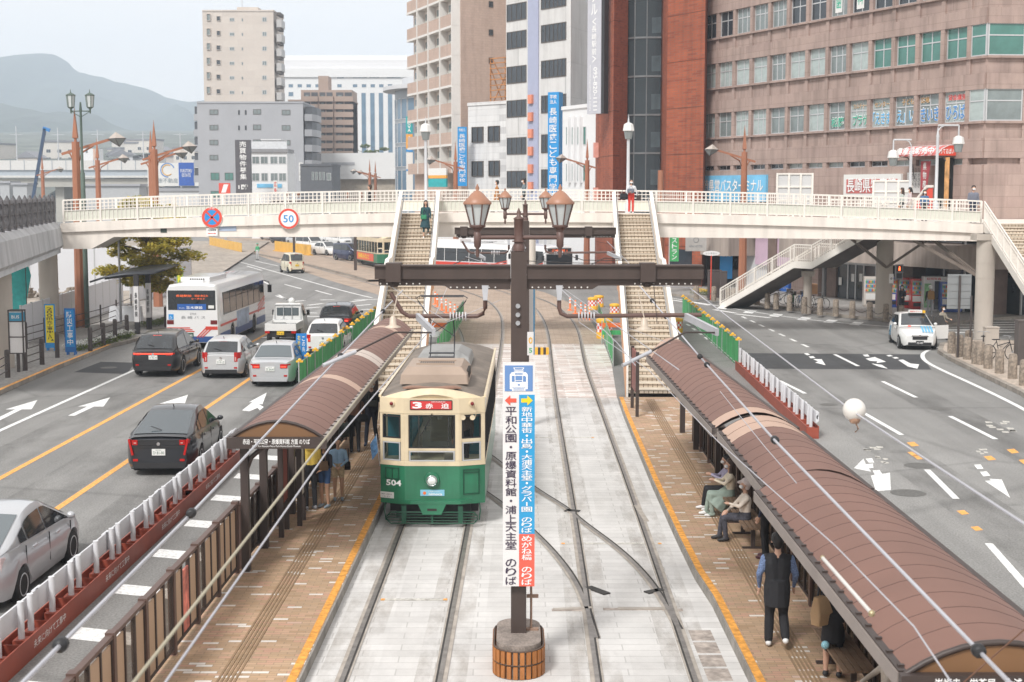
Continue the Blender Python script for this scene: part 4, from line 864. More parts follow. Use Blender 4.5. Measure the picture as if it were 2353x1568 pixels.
# ---- low things behind the left half of the bridge
T=building('railway_viaduct','long elevated railway viaduct with pale noise barrier at the far left','viaduct')
b=MB(); zz=lambda y:ZY(y,330)
b.box(-140,-83,330,342,zz(430),zz(411),1); b.box(-140,-83,329.2,342,zz(409),zz(404),2); b.box(-140,-83,330.4,341,zz(404.5),zz(391),3); b.box(-140,-83,330,330.3,zz(391),zz(369),0)
for i in range(18):x=-138+i*3.2; b.box(x,x+.12,329.9,330.02,zz(391),zz(367),3)
for i in range(6):x=-136+i*10; b.box(x,x+2,332,339,0,zz(412),1)
b.build('viaduct_wall',[mat('noise_barrier',(.62,.61,.59),.6,var=.04),mat('viaduct_concrete',(.42,.41,.37),.85,var=.08,scale=.2),mat('viaduct_ledge',(.6,.6,.58),.7),mat('viaduct_grey',(.36,.40,.44),.7,var=.08)],T)
for i,(x0,x1,y0,y1,lab)in enumerate(((0,22,421,460,'pale low shed under the viaduct at far left'),(30,62,425,452,'small white hut with blue door under the viaduct'),(190,320,428,470,'long pale shed under viaduct right of the brown street lamp'))):
 p,q=D(x0,440,300-i*4),D(x1,440,300-i*4); t=thing('shed',lab,'shed'); b=MB(); b.box(p.x,q.x,p.y,p.y+6,0,ZY(y0,300)); b.build('wall',mat('shed_grey_wall',(.42,.43,.44),.7,var=.08),t); b=MB(); b.box(p.x-.3,q.x+.3,p.y-.4,p.y+6.3,ZY(y0,300),ZY(y0,300)+.4); b.build('roof',grey_wall,t)
t=thing('billboard','white billboard with round emblem and blue panel on a low white building','billboard'); f=Face(P2(339,262),P2(475,262)); u0,u1,z0,z1=f.rect(339,375,474,428)
sheet(t,f,u0,u1-.3,z0,z1,MATS['paper_white'],0,.4,'board'); a0,a1,y0,y1=f.rect(411,374,446,427); sheet(t,f,a0,a1,y0,y1,mat('royal_blue_panel',(.02,.10,.42),.5),.1,.1,'blue_panel')
f.words(t,'FUKUTOKU',(a0+a1)/2,y0+2.7,2.1,.62,txt_white,.14); f.words(t,'ESTATE',(a0+a1)/2,y0+1.9,1.6,.62,txt_white,.14); f.words(t,'福徳不動産',u0+3.2,z0+1.0,4.7,.85,mat('grey_lettering',(.25,.3,.33),.6),.04,bold=0)
b=MB(); c0=f.at(f.rect(385,390,386,391)[0],z0+2.9,.03)
for r0,a_,e_,m_ in((1.25,20,290,0),(.95,60,330,1)):
 pts=[c0+Vector((f.r.x,f.r.y,0))*r0*math.cos(R(q))+Vector((0,0,1))*r0*math.sin(R(q))for q in range(a_,e_,15)]; b.path(pts,.09,4,m_)
b.build('emblem',[mat('emblem_blue',(.1,.25,.6),.5),mat('emblem_orange',(.75,.42,.1),.5)],t)
t=thing('low_building','low white building carrying the billboard behind left part of footbridge','building'); walls(t,[f.at(0,0,-.6),f.at(u1+1,0,-.6),f.at(u1+1,0,-9),f.at(0,0,-9)],0,z0-.6,white_wall); sheet(t,f,0,u1+1,z0-.9,z0-.3,grey_wall,-.3,.3,'roof_edge')
# white three storey house with dark sign
T=building('shop_building','white three storey house with grey roof edge beside vertical dark sign'); f=Face(P2(577,215),P2(661,215)); u0,u1,z0,z1=f.rect(*c5(868,275),*c5(1460,900))
walls(T,[f.at(0,0),f.at(f.L,0),f.at(f.L,0,-8),f.at(0,0,-8)],0,z1,MATS['bright_white_wall']); sheet(T,f,0,f.L+.2,z1,z1+.5,mat('roof_edge_grey',(.25,.25,.26),.6),.3,6,'roof')
wins(T,f,[(888,340,1000,460),(1020,340,1140,460),(1178,340,1290,460),(1310,340,1430,460),(888,610,1000,735),(1030,610,1140,735),(1178,610,1300,735),(1315,610,1430,735)],c5,mull=2,pane=pane_grey)
a0,a1,y0,y1=f.rect(*c5(965,780),*c5(1360,840)); sheet(T,f,a0,a1,y0,y1,MATS['bright_blue_panel'],.1,.08,'shop_sign'); a0,a1,y0,y1=f.rect(*c5(1000,75),*c5(1310,245)); b=MB(); f.box(b,a0,a1,z1,y1,-7,-2); f.box(b,a0-.1,a1+.1,y1,y1+.15,-7.2,-1.8); b.build('roof_room',white_wall,T); sheet(T,f,0,f.L,z1+.5,z1+1.6,mat('roof_rail',(.62,.64,.66),.5),0,.06,'roof_railing')
t=thing('vertical_sign','dark grey vertical property sign with white characters beside white house','sign'); f=Face(P2(543,208),P2(577,208)); z0,z1=ZY(445,208),ZY(322,208); sheet(t,f,0,f.L,z0,z1,mat('sign_dark_grey',(.085,.08,.09),.5),.3,1.2,'sign_face'); f.words(t,'売買物件募集',f.L*.52,(z0+z1)/2+.9,1.15,5.6,txt_white,.33,vertical=True,bold=.012); f.words(t,'1階',f.L/2,z0+.95,1.4,.7,txt_white,.33,bold=.03)
def post_sign(name,label,px,Y,y0,y1,w,m,text=None,tm=None,th=.25,vertical=True,wf=.75,extra=None):
 t=thing(name,label,'sign'); f=Face(P2(px-w/2,Y),P2(px+w/2,Y)); z0,z1=ZY(y1,Y),ZY(y0,Y); sheet(t,f,0,f.L,z0,z1,m,0,th,'sign_face')
 if text:f.words(t,text,f.L/2,(z0+z1)/2,f.L*wf,(z1-z0)*.92,tm or txt_white,.03,vertical=vertical,bold=.02)
 b=MB(); f.box(b,f.L*.4,f.L*.6,0,z0,-th,-.02); b.build('post',steel_grey,t); return t,f
t,f=post_sign('advert_sign','red square sign with white slanted stroke behind the left railing',516,200,421,447,26,sred); b=MB(); b.poly([f.at(f.L*.2,ZY(443,200),.02),f.at(f.L*.6,ZY(443,200),.02),f.at(f.L*.85,ZY(424,200),.02),f.at(f.L*.45,ZY(424,200),.02)]); b.build('emblem',txt_white,t)
post_sign('banner_sign','narrow white and red banner in front of white house',633,200,415,447,9,MATS['paper_white'],'広告',red_txt); post_sign('banner_sign','narrow blue banner on the grey block beside white house',715*.9412+27,205,424,460,10,sblue,'駐車場'); post_sign('banner_sign','narrow white vertical sign on grey block above the blue banner',672+20,206,374,416,9,MATS['paper_white'],'そろばん',txt_black,wf=.6)
T=building('dark_shed','dark grey flat roofed shed behind the middle left of footbridge'); f=Face(P2(691,195),P2(764,195)); z1=ZY(381,195); walls(T,[f.at(0,0),f.at(f.L,0),f.at(f.L,0,-9),f.at(0,0,-9)],0,z1,mat('charcoal_wall',(.10,.11,.125),.6,var=.06),parapet=.2); wins(T,f,[(x,595,x+38,720)for x in(1838,1895,1955,2010)]+[(2080,610,2145,725)],c5,mull=1,pane=pane_grey)
T=building('car_park','long low white building with tan lower strip far behind the bridge middle'); f=Face(P2(700,270),P2(935,262)); z1=ZY(352,266)
walls(T,[f.at(0,0),f.at(f.L,0),f.at(f.L,0,-20),f.at(0,0,-20)],ZY(412,266),z1,white_wall); walls(T,[f.at(0,0,-1),f.at(f.L,0,-1),f.at(f.L,0,-18),f.at(0,0,-18)],0,ZY(412,266),mat('tan_strip',(.36,.31,.25),.8,var=.15),'lower_wall'); sheet(T,f,2,f.L*.5,z1-2.2,z1-1.7,grey_wall,.1,.1,'band')
t=thing('sign_stack','stack of teal, orange and white vertical signs on the curved glass building','sign'); f=Face(P2(934,165),P2(949,165))
for y0,y1,m in((268,307,mat('teal_panel',(.02,.36,.38),.5)),(309,342,mat('amber_panel',(.75,.36,.06),.5)),(344,349,sblue),(351,389,MATS['paper_white']),(390,393,sblue),(394,440,MATS['paper_white'])):sheet(t,f,0,f.L,ZY(y1,165),ZY(y0,165),m,.1,.4,'sign_face')
f.words(t,'NOVA',f.L/2,ZY(288,165),f.L*.6,1.6,txt_white,.12,vertical=True,bold=.03); f.words(t,'金龍',f.L/2,ZY(326,165),f.L*.6,1.4,txt_white,.12,vertical=True)
t=thing('shop_sign','white, orange and teal shop sign on the glazed front of beige building','sign'); f=Face(P2(986,146),P2(1027,144))
for y0,y1,m in((387,403,MATS['paper_white']),(403,410,MATS['amber_panel']),(411,430,MATS['teal_panel'])):sheet(t,f,0,f.L,ZY(y1,145),ZY(y0,145),m,.1,.2,'panel')
t=thing('vertical_sign','small blue vertical school sign with white characters by low white building','sign'); f=Face(P2(1052,139),P2(1073,139)); z0,z1=ZY(428,139),ZY(292,139); sheet(t,f,0,f.L,z0,z1,mat('school_blue',(.015,.27,.62),.5,var=.03),.1,.5,'sign_face'); f.words(t,'長崎医療こども専門学校',f.L/2,(z0+z1)/2-.15,f.L*.78,(z1-z0)*.82,txt_white,.13,vertical=True,bold=.006); f.words(t,'学校法人',f.L/2,z1-.3,f.L*.7,.3,txt_white,.13)
t=thing('vertical_sign','large blue vertical school sign with white characters on the grey office','sign'); f=Face(P2(1262,127),P2(1287,126.5)); z0,z1=ZY(470,127),ZY(213,127); sheet(t,f,0,f.L,z0,z1,MATS['school_blue'],.3,.8,'sign_face'); f.words(t,'長崎医療こども専門学校',f.L/2,(z0+z1)/2-.45,f.L*.78,(z1-z0)*.82,txt_white,.33,vertical=True,bold=.008); f.words(t,'学校',f.L/2,z1-.4,f.L*.62,.36,txt_white,.33); f.words(t,'法人',f.L/2,z1-.85,f.L*.62,.36,txt_white,.33)
# ---- mountains and the town at their foot
def ridge(name,pts,Y,depth,m,seed):
 random.seed(seed); b=MB(); xs_=[]; n=90
 P=[D(px,py,Y)for px,py in pts]
 def zof(x):
  for p,q in zip(P,P[1:]):
   if p.x<=x<=q.x:t_=(x-p.x)/(q.x-p.x); t_=t_*t_*(3-2*t_)*.6+t_*.4; return p.z+(q.z-p.z)*t_
  return P[-1].z
 from mathutils import noise
 x0,x1=P[0].x,P[-1].x; rings=[]
 for i in range(n+1):
  x=x0+(x1-x0)*i/n; r=[]
  for j in range(14):
   v=j/13; nn=noise.fractal(Vector((x*.004,v*4,seed)),1,2,5); h=zof(x)*(v**.8)+nn*depth*.05*math.sin(math.pi*v)+noise.noise(Vector((x*.03,v*9,seed)))*5
   r.append((x,Y-depth*(1-v)+nn*60*(1-v),max(h,0)if j else-2))
  rings.append(r)
 b.loft(rings,caps=False,closed=False,smooth=True); return struct(b.build(name,m))
forest=mat('forest_hillside',(.035,.05,.03),.9,var=.45,scale=.012,fine=.07)
ridge('mountain',[(-160,160),(-60,150),(0,131),(60,124),(122,124),(150,138),(180,166),(205,173),(270,188),(330,202),(390,225),(428,237),(455,231),(500,225),(640,300),(900,380)],3000,1100,forest,1)
ridge('hills',[(-160,250),(0,238),(70,252),(200,262),(300,300),(420,320),(560,345),(800,400)],1900,800,mat('forest_lower_hill',(.045,.058,.038),.9,var=.4,scale=.02,fine=.1),5)
random.seed(11); hm=[white_wall,cream2,tower_m,grey_wall]; hroof=mat('far_roof',(.22,.22,.24),.8,var=.2)
proto=[]
for k in range(3):
 t=thing('far_house','small pale house in the hazy town below the mountain','house',(0,0,-50),0,'far houses below the mountain'); w,d_,h=(9,8,6.5)if k==0 else((13,9,11)if k==1 else(8,8,5))
 b=MB(); b.box(-w/2,w/2,-d_/2,d_/2,0,h); b.build('wall',hm[k],t); b=MB()
 if k==1:b.box(-w/2-.3,w/2+.3,-d_/2-.3,d_/2+.3,h,h+.7)
 else:b.prism([(-w/2-.5,h),(w/2+.5,h),(0,h+2.4)],-d_/2-.5,d_/2+.5,'y')
 b.build('roof',hroof,t); ff=Face((-w/2,-d_/2),(w/2,-d_/2))
 for i in range(3):
  for j in range(max(1,int(h/3))):window(t,ff,w*(.1+.3*i),w*(.1+.3*i)+1.6,1+3*j,2.3+3*j,pane=pane_dark)
 proto.append(t)
hs_=[]
for i in range(46):
 px,py=random.uniform(-20,470),random.uniform(338,366); Y=random.uniform(520,900); p=D(px,py+6,Y); hs_.append((p.x,p.y,p.z-7))
for i,p in enumerate(hs_):
 if i<3:proto[i].location=p; proto[i].rotation_euler.z=random.uniform(-.5,.5)
 else:copy_of(proto[i%3],p,random.uniform(-.6,.6))
def hill_slope():
 b=MB(); b.loft([[(x,430,-1),(x,520,18),(x,900,42),(x,1500,70)]for x in(-420,-150)],caps=False,closed=False,smooth=True); return struct(b.build('town_slope',mat('town_slope',(.13,.145,.13),.9,var=.5,scale=.06)))
hill_slope()
for i,(px,py0,py1,Y,lab)in enumerate(((165,362,340,420,''),)):pass
t=thing('office_block','white block with orange corner rising behind viaduct right of the brown lamp','building'); f=Face(P2(188,420),P2(222,420)); walls(t,[f.at(0,0),f.at(f.L,0),f.at(f.L,0,-8),f.at(0,0,-8)],0,ZY(342,420),MATS['bright_white_wall']); sheet(t,f,f.L*.85,f.L,0,ZY(342,420),mat('peach_wall',(.6,.4,.3),.6),.1,.1,'corner_panel'); wins(t,f,[(550,1030,566,1046),(585,1030,600,1046)],c1,mull=2)
# ============================================================= tram stop: shelters, fences, barriers, poles
roof_brown=mat('brown_shelter_roof',(.185,.096,.073),.6,var=.10,scale=.9,stretch=(1,.5,1))
roof_pale=mat('pale_roof_panel',(.50,.42,.37),.5,var=.06,scale=.6); roof_beige=mat('beige_roof_panel',(.46,.31,.235),.5,var=.05)
dark_brown=mat('dark_brown_steel',(.05,.036,.032),.5,var=.2,scale=2); seam=mat('roof_seam',(.095,.05,.04),.55,var=.1)
gutter=mat('grey_brown_gutter',(.26,.22,.20),.5,var=.12,scale=1.5); gable_m=mat('amber_gable_panel',(.20,.105,.05),.4,var=.12,scale=1)
smoked=clear_glass('smoked_screen',(.45,.42,.4),.35,(.05,.04,.035))
def shelter(name,label,L0,L1,R0,R1,z,rise,ribs,pale=(),gable=None,sub=None,posts=(),post_side=-1,gable_far=False):
 """barrel roof between left eave L0->L1 and right eave R0->R1 (near to far)"""
 t=thing(name,label,'shelter',(0,0,0)); L0,L1,R0,R1=[Vector(p)for p in(L0,L1,R0,R1)]
 K=10
 def sec(u,dz=0,k0=0):
  a,b=L0.lerp(L1,u),R0.lerp(R1,u); out=[]
  for i in range(K+1):
   w=i/K; p=a.lerp(b,w); out.append(Vector((p.x,p.y,z+rise*(1-(2*w-1)**2)+dz)))
  return out
 mb=MB(); n=ribs
 for i in range(n):
  m=0
  for u0,u1,mm in pale:
   if u0<=(i+.5)/n<=u1:m=mm
  mb.loft([sec(i/n),sec((i+1)/n)],m,True,False,False)
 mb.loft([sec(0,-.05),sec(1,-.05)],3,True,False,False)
 for i in range(n+1):mb.path(sec(i/n,.0),.0055,4,4)
 mb.build('roof',[roof_brown,roof_pale,roof_beige,under_dark,seam],t,fix=False)
 mb=MB(); mb.bar((*L0,z-.05),(*L1,z-.05),.1,.13,0); mb.bar((*R0,z-.05),(*R1,z-.05),.1,.13,1 if post_side<0 else 0)
 a=L0 if post_side>0 else R0; c=L1 if post_side>0 else R1
 for i in range(int(n*1.3)):p=a.lerp(c,(i+.3)/(n*1.3)); mb.box(p.x-.03,p.x+.03,p.y-.022,p.y+.022,z+.01,z+.035,0)
 mb.build('gutter',[dark_brown,gutter],t)
 if post_side>0:mb=MB(); mb.bar((*L0,z-.08),(*L1,z-.08),.13,.15,0); mb.build('beam',gutter,t)
 if gable is not None:
  u=0; s=sec(0,-.03); d=(R0-L0).normalized(); n2=Vector((d.y,-d.x,0)); g=[p+n2*.03 for p in s]
  mb=MB(); mb.poly([(L0.x,L0.y-.05,z-.02)]+[(p.x,p.y-.02,p.z-.01)for p in s]+[(R0.x,R0.y-.05,z-.02)]); mb.build('gable',gable_m,t); mb=MB(); mb.path([p+Vector((0,-.03,.02))for p in s],.03,6); mb.build('gable_rim',dark_brown,t)
  mb=MB(); mb.bar((L0.x-.06,L0.y-.08,z-.09),(R0.x+.06,R0.y-.08,z-.09),.1,.2); mb.build('fascia',dark_brown,t)
  c=(L0+R0)/2; w=(R0-L0).length; letters(t,gable,(c.x,c.y-.135,z-.06),w*.72,.10,txt_white,right=(d.x,d.y,0),bold=.012)
  if sub:letters(t,sub,(c.x,c.y-.135,z-.14),w*.52,.034,txt_white,right=(d.x,d.y,0),bold=.0)
 for u in posts:
  p=(L0.lerp(L1,u)if post_side<0 else R0.lerp(R1,u)); q=(R0.lerp(R1,u)if post_side<0 else L0.lerp(L1,u)); d=(q-p).normalized()
  mb=MB(); o=.14; x,y=p.x+d.x*o,p.y+d.y*o
  mb.box(x-.07,x+.07,y-.08,y+.08,PZ,z-.05); mb.bar((x,y,z-.14),(q.x,q.y,z-.14),.08,.1); mb.path([(x,y,z-.75),(x+d.x*.12,y,z-.45),(x+d.x*.4,y,z-.2)],.05); mb.build('post',dark_brown,t)
 return t
shelter('tram_shelter','brown barrel roofed tram shelter on the left platform with white lettered fascia',(-5.0,25.0),(-4.47,46.3),(-3.35,25.0),(-3.17,44.8),2.75,.3,32,((.50,.57,1),(.27,.315,2),(.84,.88,2)),'赤迫・平和公園・原爆資料館 方面 のりば','STOP For Akasako-Peace Park-Atomic Bomb Museum',posts=(.02,.1,.24,.4,.55,.7,.85,.97))
e1=G(2078,1545,2.75); e2=G(1742,1128,2.75); e3=G(1668,992,2.75); e4=G(1634,978,2.75); e5=G(1490,818,2.75)
r1=G(2353,1438,2.75); r5=G(1570,788,2.75); print('EAVES',e1,e2,e3,e4,e5,r1,G(1867,1003,2.75),G(1692,871,2.75),r5)
def rx(y):return 5.27-max(0,y-25)*.018
shelter('tram_shelter','near brown barrel roof of the right platform shelter filling the bottom right corner',(e1.x,e1.y),(e2.x,e2.y),(rx(e1.y),e1.y),(rx(e2.y),e2.y),2.75,.3,15,(),'崇福寺・蛍茶屋・大浦 方面 のりば','STOP For Sofukuji-Hotarujaya-Oura',posts=(.05,.28,.52,.76,.97),post_side=1)
shelter('tram_shelter','middle brown barrel roof section of the right shelter with a pale end',(3.74,e2.y+.1),(3.80,e3.y),(rx(e2.y),e2.y+.1),(rx(e3.y),e3.y),2.75,.3,8,((.72,1,2),),posts=(.2,.8),post_side=1)
shelter('tram_shelter','far brown barrel roof of the right shelter reaching the foot of the stairs',(3.74,e3.y+.35),(3.63,e5.y),(rx(e3.y),e3.y+.35),(r5.x,r5.y),2.75,.3,20,((0,.06,2),(.94,1,2)),posts=(.05,.3,.55,.8,.98),post_side=1)
# back screens and fences along the platforms
tan_panel=mat('tan_panel',(.45,.31,.205),.5,var=.08,scale=1.5); clear_p=clear_glass('clear_panel',(.78,.74,.7),.2,(.2,.17,.15))
def platform_fence(label,xf,y0,y1,bay,h,clear=(),poster=None,glass=False):
 t=thing('platform_fence',label,'fence'); n=int(round((y1-y0)/bay)); pan=MB(); gl=MB(); fr=MB()
 for i in range(n+1):
  y=y0+(y1-y0)*i/n; x=xf(y); b=MB(); b.box(x-.05,x+.05,y-.06,y+.06,PZ,PZ+h); b.box(x-.06,x+.06,y-.08,y+.08,PZ+h,PZ+h+.05); b.build('post',[mat('fence_brown',(.105,.062,.05),.5,var=.15)],t)
  if i==n:break
  for k in range(3):
   ya,yb=y+(bay-.1)*k/3+.08,y+(bay-.1)*(k+1)/3+.02
   tgt=gl if(glass or(i,k)in clear)else pan
   if poster==(i,k):q=MB(); q.bar((xf(ya),ya,PZ+.62),(xf(yb),yb,PZ+.62),.03,h-.3); q.build('poster',mat('colourful_poster',(.62,.16,.12),.6,var=.9,scale=2.4),t)
   else:q=MB(); q.bar((xf(ya),ya,PZ+h/2),(xf(yb),yb,PZ+h/2),.02,h-.2); q.build('panel',(clear_p if not glass else smoked)if tgt is gl else tan_panel,t)
   fr.box(xf(yb)-.03,xf(yb)+.03,yb-.0,yb+.05,PZ+.1,PZ+h-.04)
 fr.bar((xf(y0),y0,PZ+h),(xf(y1),y1,PZ+h),.09,.05,1); fr.bar((xf(y0),y0,PZ+.1),(xf(y1),y1,PZ+.1),.05,.05)
 fr.build('frame',[dark_brown,MATS['fence_brown']],t)
 if pan.v:pan.build('tan_panels',tan_panel,t)
 if gl.v:gl.build('clear_panels',clear_p if not glass else smoked,t)
 return t
platform_fence('brown post fence with tan panels along the left platform edge',lambda y:sx(-5.02,y),10,25.3,1.53,1.27,((4,0),(5,1),(6,2),(8,0)),(7,1))
platform_fence('dark screen fence under the left shelter',lambda y:sx(-5.0,y)+(y-25)*.012,25.6,46,1.7,1.2,glass=True)
platform_fence('dark screen fence behind the benches of the right platform',lambda y:sx(5.15,y)-(y-12)*.01,9,39,1.6,1.3,glass=True)
# information boards
def info_board(label,x,y,h,w,face=None,rz=0):
 t=thing('info_board',label,'board',(x,y,PZ),rz); b=MB(); b.box(-.05,.05,-w/2-.04,-w/2+.04,0,h); b.box(-.05,.05,w/2-.04,w/2+.04,0,h); b.build('frame',dark_brown,t)
 b=MB(); b.box(-.03,.03,-w/2,w/2,h*.35,h*.97); b.build('board',face or mat('dark_red_board',(.19,.045,.035),.5,var=.25,scale=3),t); return t
info_board('dark red notice board standing at the foot of the right stairs',3.85,44.2,2.0,1.8); info_board('dark red notice board beside people under left shelter',-4.62,28.3,1.9,.7)
t=info_board('pale framed timetable board under the left shelter',-4.4,29.2,1.75,.5,mat('timetable',(.5,.45,.38),.5,var=.35,scale=9))
# ---- construction guard rails with red beams
gwhite=mat('white_guard_rail',(.66,.665,.69),.4,.1,var=.06,scale=2); gred=mat('red_oxide_beam',(.30,.062,.035),.55,var=.15,scale=1.5)
def guard(label,xf,y0,y1,side,words=()):
 t=thing('guard_rail',label,'guard rail'); b=MB()
 b.bar((xf(y0),y0,.02),(xf(y1),y1,.02),.36,.04);
 for o in(-.17,.17):b.bar((xf(y0)+o,y0,.2),(xf(y1)+o,y1,.2),.025,.33)
 y=y0
 while y<y1:b.bar((xf(y)-.17,y,.18),(xf(y)+.17,y,.18),.02,.28); y+=.62
 b.build('red_beam',gred,t); y=y0+.3; k=0
 while y<y1:
  q=MB(); x=xf(y); q.tube((x,y,.1),(x,y,.88),.05,n=12); q.box(x-.1,x+.1,y-.12,y+.12,.1,.3,1); q.build('post',[gwhite,gred],t); y+=(.42,1.0,.95)[k%3]; k+=1
 prof=[(0,.46),(.05,.49),(.05,.55),(0,.60),(0,.66),(.05,.71),(.05,.77),(0,.80),(-.02,.80),(-.02,.46)]
 yy=y0
 while yy<y1-.2:
  ye=min(yy+1.87,y1); q=MB(); s=side; q.loft([[(xf(v)+s*(.1+a),v,z)for a,z in prof]for v in(yy,ye+.1)]); q.bar((xf(yy)+s*.17,yy+.05,.63),(xf(yy+.35)+s*.17,yy+.4,.63),.03,.27); q.build('rail',gwhite,t); yy=ye
 for yw in words:
  d=Vector((YAW,1,0)).normalized(); letters(t,'未来に向けて工事中',(xf(yw)+.186,yw,.2),1.5,.13,txt_white,right=d,bold=0)
 return t
guard('white guard rail on long red steel beam along the left lane',lambda y:sx(-7.45,y),9,37.5,-1,(14.5,18.2,21.9,25.6,29.5,33.5)); guard('white guard rail on red beam along the right lane',lambda y:8.68+(y-41)*.028,40.5,56.5,1)
# ---- green construction fences
gnet=mat('green_net',(.06,.36,.12),.6,var=.45,scale=2.5,stretch=(3,3,.5)); pipe=mat('fence_pipe',(.5,.52,.52),.4,.5,var=.1); yel=mat('yellow_plastic',(.78,.42,.03),.5,var=.08)
def net_fence(label,p,q,h,n=None,lamps=True):
 t=thing('net_fence',label,'fence'); p,q=Vector(p),Vector(q); n=n or max(1,int((q-p).length/1.8)); b=MB(); nt=MB()
 for i in range(n+1):a=p.lerp(q,i/n); b.tube((a.x,a.y,0),(a.x,a.y,h),.024,n=6)
 for z in(.12,h-.05):b.tube((p.x,p.y,z),(q.x,q.y,z),.02,n=6)
 b.build('frame',pipe,t)
 m=n*6; vs=[]; d=(q-p).normalized(); s=Vector((d.y,-d.x))
 for i in range(m+1):a=p.lerp(q,i/m)+s*(.025*math.sin(i*1.9)); vs+=[(a.x,a.y,.05),(a.x,a.y,h-.02)]
 nt.add(vs,[(2*i,2*i+2,2*i+3,2*i+1)for i in range(m)]); nt.build('net',gnet,t,fix=False)
 if lamps:
  for i in range(n+1):
   a=p.lerp(q,(i+.1)/(n+.2)); c=MB(); c.ball((a.x,a.y,h+.03),.07,8); c.box(a.x-.12,a.x+.12,a.y-.05,a.y+.05,h-.04,h+.02); c.build('clip_lamp',yel,t)
 return t
net_fence('long green net fence beside left lane above the shelter roof',(-7.55,50),(-7.0,77),1.1); net_fence('green net fence between right lane and stairs',(9.15,57),(9.75,81),1.15)
net_fence('green net fence at right side of track foot of right stairs',(4.12,57.5),(4.7,77),1.1,None,False); net_fence('green net fence behind tram left of the tracks',(-3.1,58),(-2.7,79),1.1,None,False)
# ---- traffic furniture inside the works area
def cone(x,y,tall=True,group='orange marker posts along the tracks',label='slim orange plastic marker post beside the bend of tracks'):
 t=thing('marker_post',label,'marker post',(x,y,0),0,group); b=MB(); b.lathe([(.17,0),(.17,.05),(.06,.06),(.05,.8),(.02,.82)],n=10); b.build('post',mat('orange_plastic',(.80,.17,.04),.5,var=.05),t); b=MB(); b.lathe([(.06,.45),(.06,.55)],n=10); b.lathe([(.058,.62),(.058,.72)],n=10); b.build('band',txt_white,t); return t
c0=None
pts=[(1005,692),(1015,700),(1025,706),(1035,712),(1045,718),(1052,724),(1310,700),(1322,708),(1335,714),(1345,719),(1000,686),(1355,722)]
for i,(px,py)in enumerate(pts):
 p=G(px,py+14)
 if c0 is None:c0=cone(p.x,p.y)
 else:copy_of(c0,(p.x,p.y,0),0)
def crash_drum(px,py,lab,s=.72):
 p=G(px,py); t=thing('crash_drum',lab,'traffic drum',p,0,'yellow crash drums with chequered bands'); b=MB(); r=.42*s; b.lathe([(r,0),(r,.32*s),(r*.96,.34*s)],n=16); b.lathe([(r*.96,.30*s),(r*.96,.8*s),(r*1.02,.82*s),(r*1.02,1.0*s),(r*.3,1.06*s)],n=16); b.build('drum',yel,t)
 b=MB()
 for j in range(3):
  for i in range(16):
   a0,a1=2*math.pi*i/16,2*math.pi*(i+1)/16; z0,z1=(.34+.155*j)*s,(.34+.155*(j+1))*s; rr=r*.97
   b.add([(rr*math.cos(a0),rr*math.sin(a0),z0),(rr*math.cos(a1),rr*math.sin(a1),z0),(rr*math.cos(a1),rr*math.sin(a1),z1),(rr*math.cos(a0),rr*math.sin(a0),z1)],[(0,1,2,3)],(i+j)%2)
 b.build('chequer_band',[sred,txt_white],t)
crash_drum(1362,712,'yellow drum with red chequers, farthest left beyond the works'); crash_drum(1413,728,'yellow drum with red chequers left of right stairs'); crash_drum(1389,778,'nearest yellow chequered drum behind the green net fence',.95); crash_drum(1555,765,'yellow chequered drum just right of the stairs'); crash_drum(1376,706,'small yellow chequered drum farthest back',.7)
t=thing('works_barrier','striped orange and green works barrier beside right stairs','barrier',(5.2,66,0)); b=MB(); b.box(-1,.0,-.05,.05,.8,1.0,0); b.box(-1,0,-.05,.05,.45,.65,1); b.tube((-1,0,0),(-1,0,1.1),.03,m=2); b.tube((0,0,0),(0,0,1.1),.03,m=2); b.build('barrier',[MATS['orange_plastic'],gnet,pipe],t)
t=thing('works_barrier','orange and white board barrier behind the tram left of tracks','barrier',(-3.6,66,0)); b=MB(); b.box(-1.4,.6,-.05,.05,.8,1.0,0); b.box(-1.4,.6,-.05,.05,.35,.6,1); b.tube((-1.4,0,0),(-1.4,0,1.1),.03,m=2); b.tube((.6,0,0),(.6,0,1.1),.03,m=2); b.build('barrier',[MATS['orange_plastic'],txt_white,pipe],t)
p=G(1245,815); t=thing('kerb_marker','black and yellow striped kerb marker lying beside the second pole','marker',p); b=MB()
for i in range(5):b.box(-.3+.12*i,-.18+.12*i,-.2,.2,0,.3,i%2)
b.build('marker',[yel,dark_brown],t)
brown_pole=mat('brown_pole_paint',(.060,.042,.036),.5,var=.18,scale=3,stretch=(1,1,.2)); lamp_brown=mat('lamp_brown',(.115,.066,.056),.45,var=.1); copper=mat('copper_cap',(.33,.165,.105),.45,var=.12,scale=3); frost=mat('frosted_lamp_glass',(.50,.53,.53),.25,var=.06,scale=3)
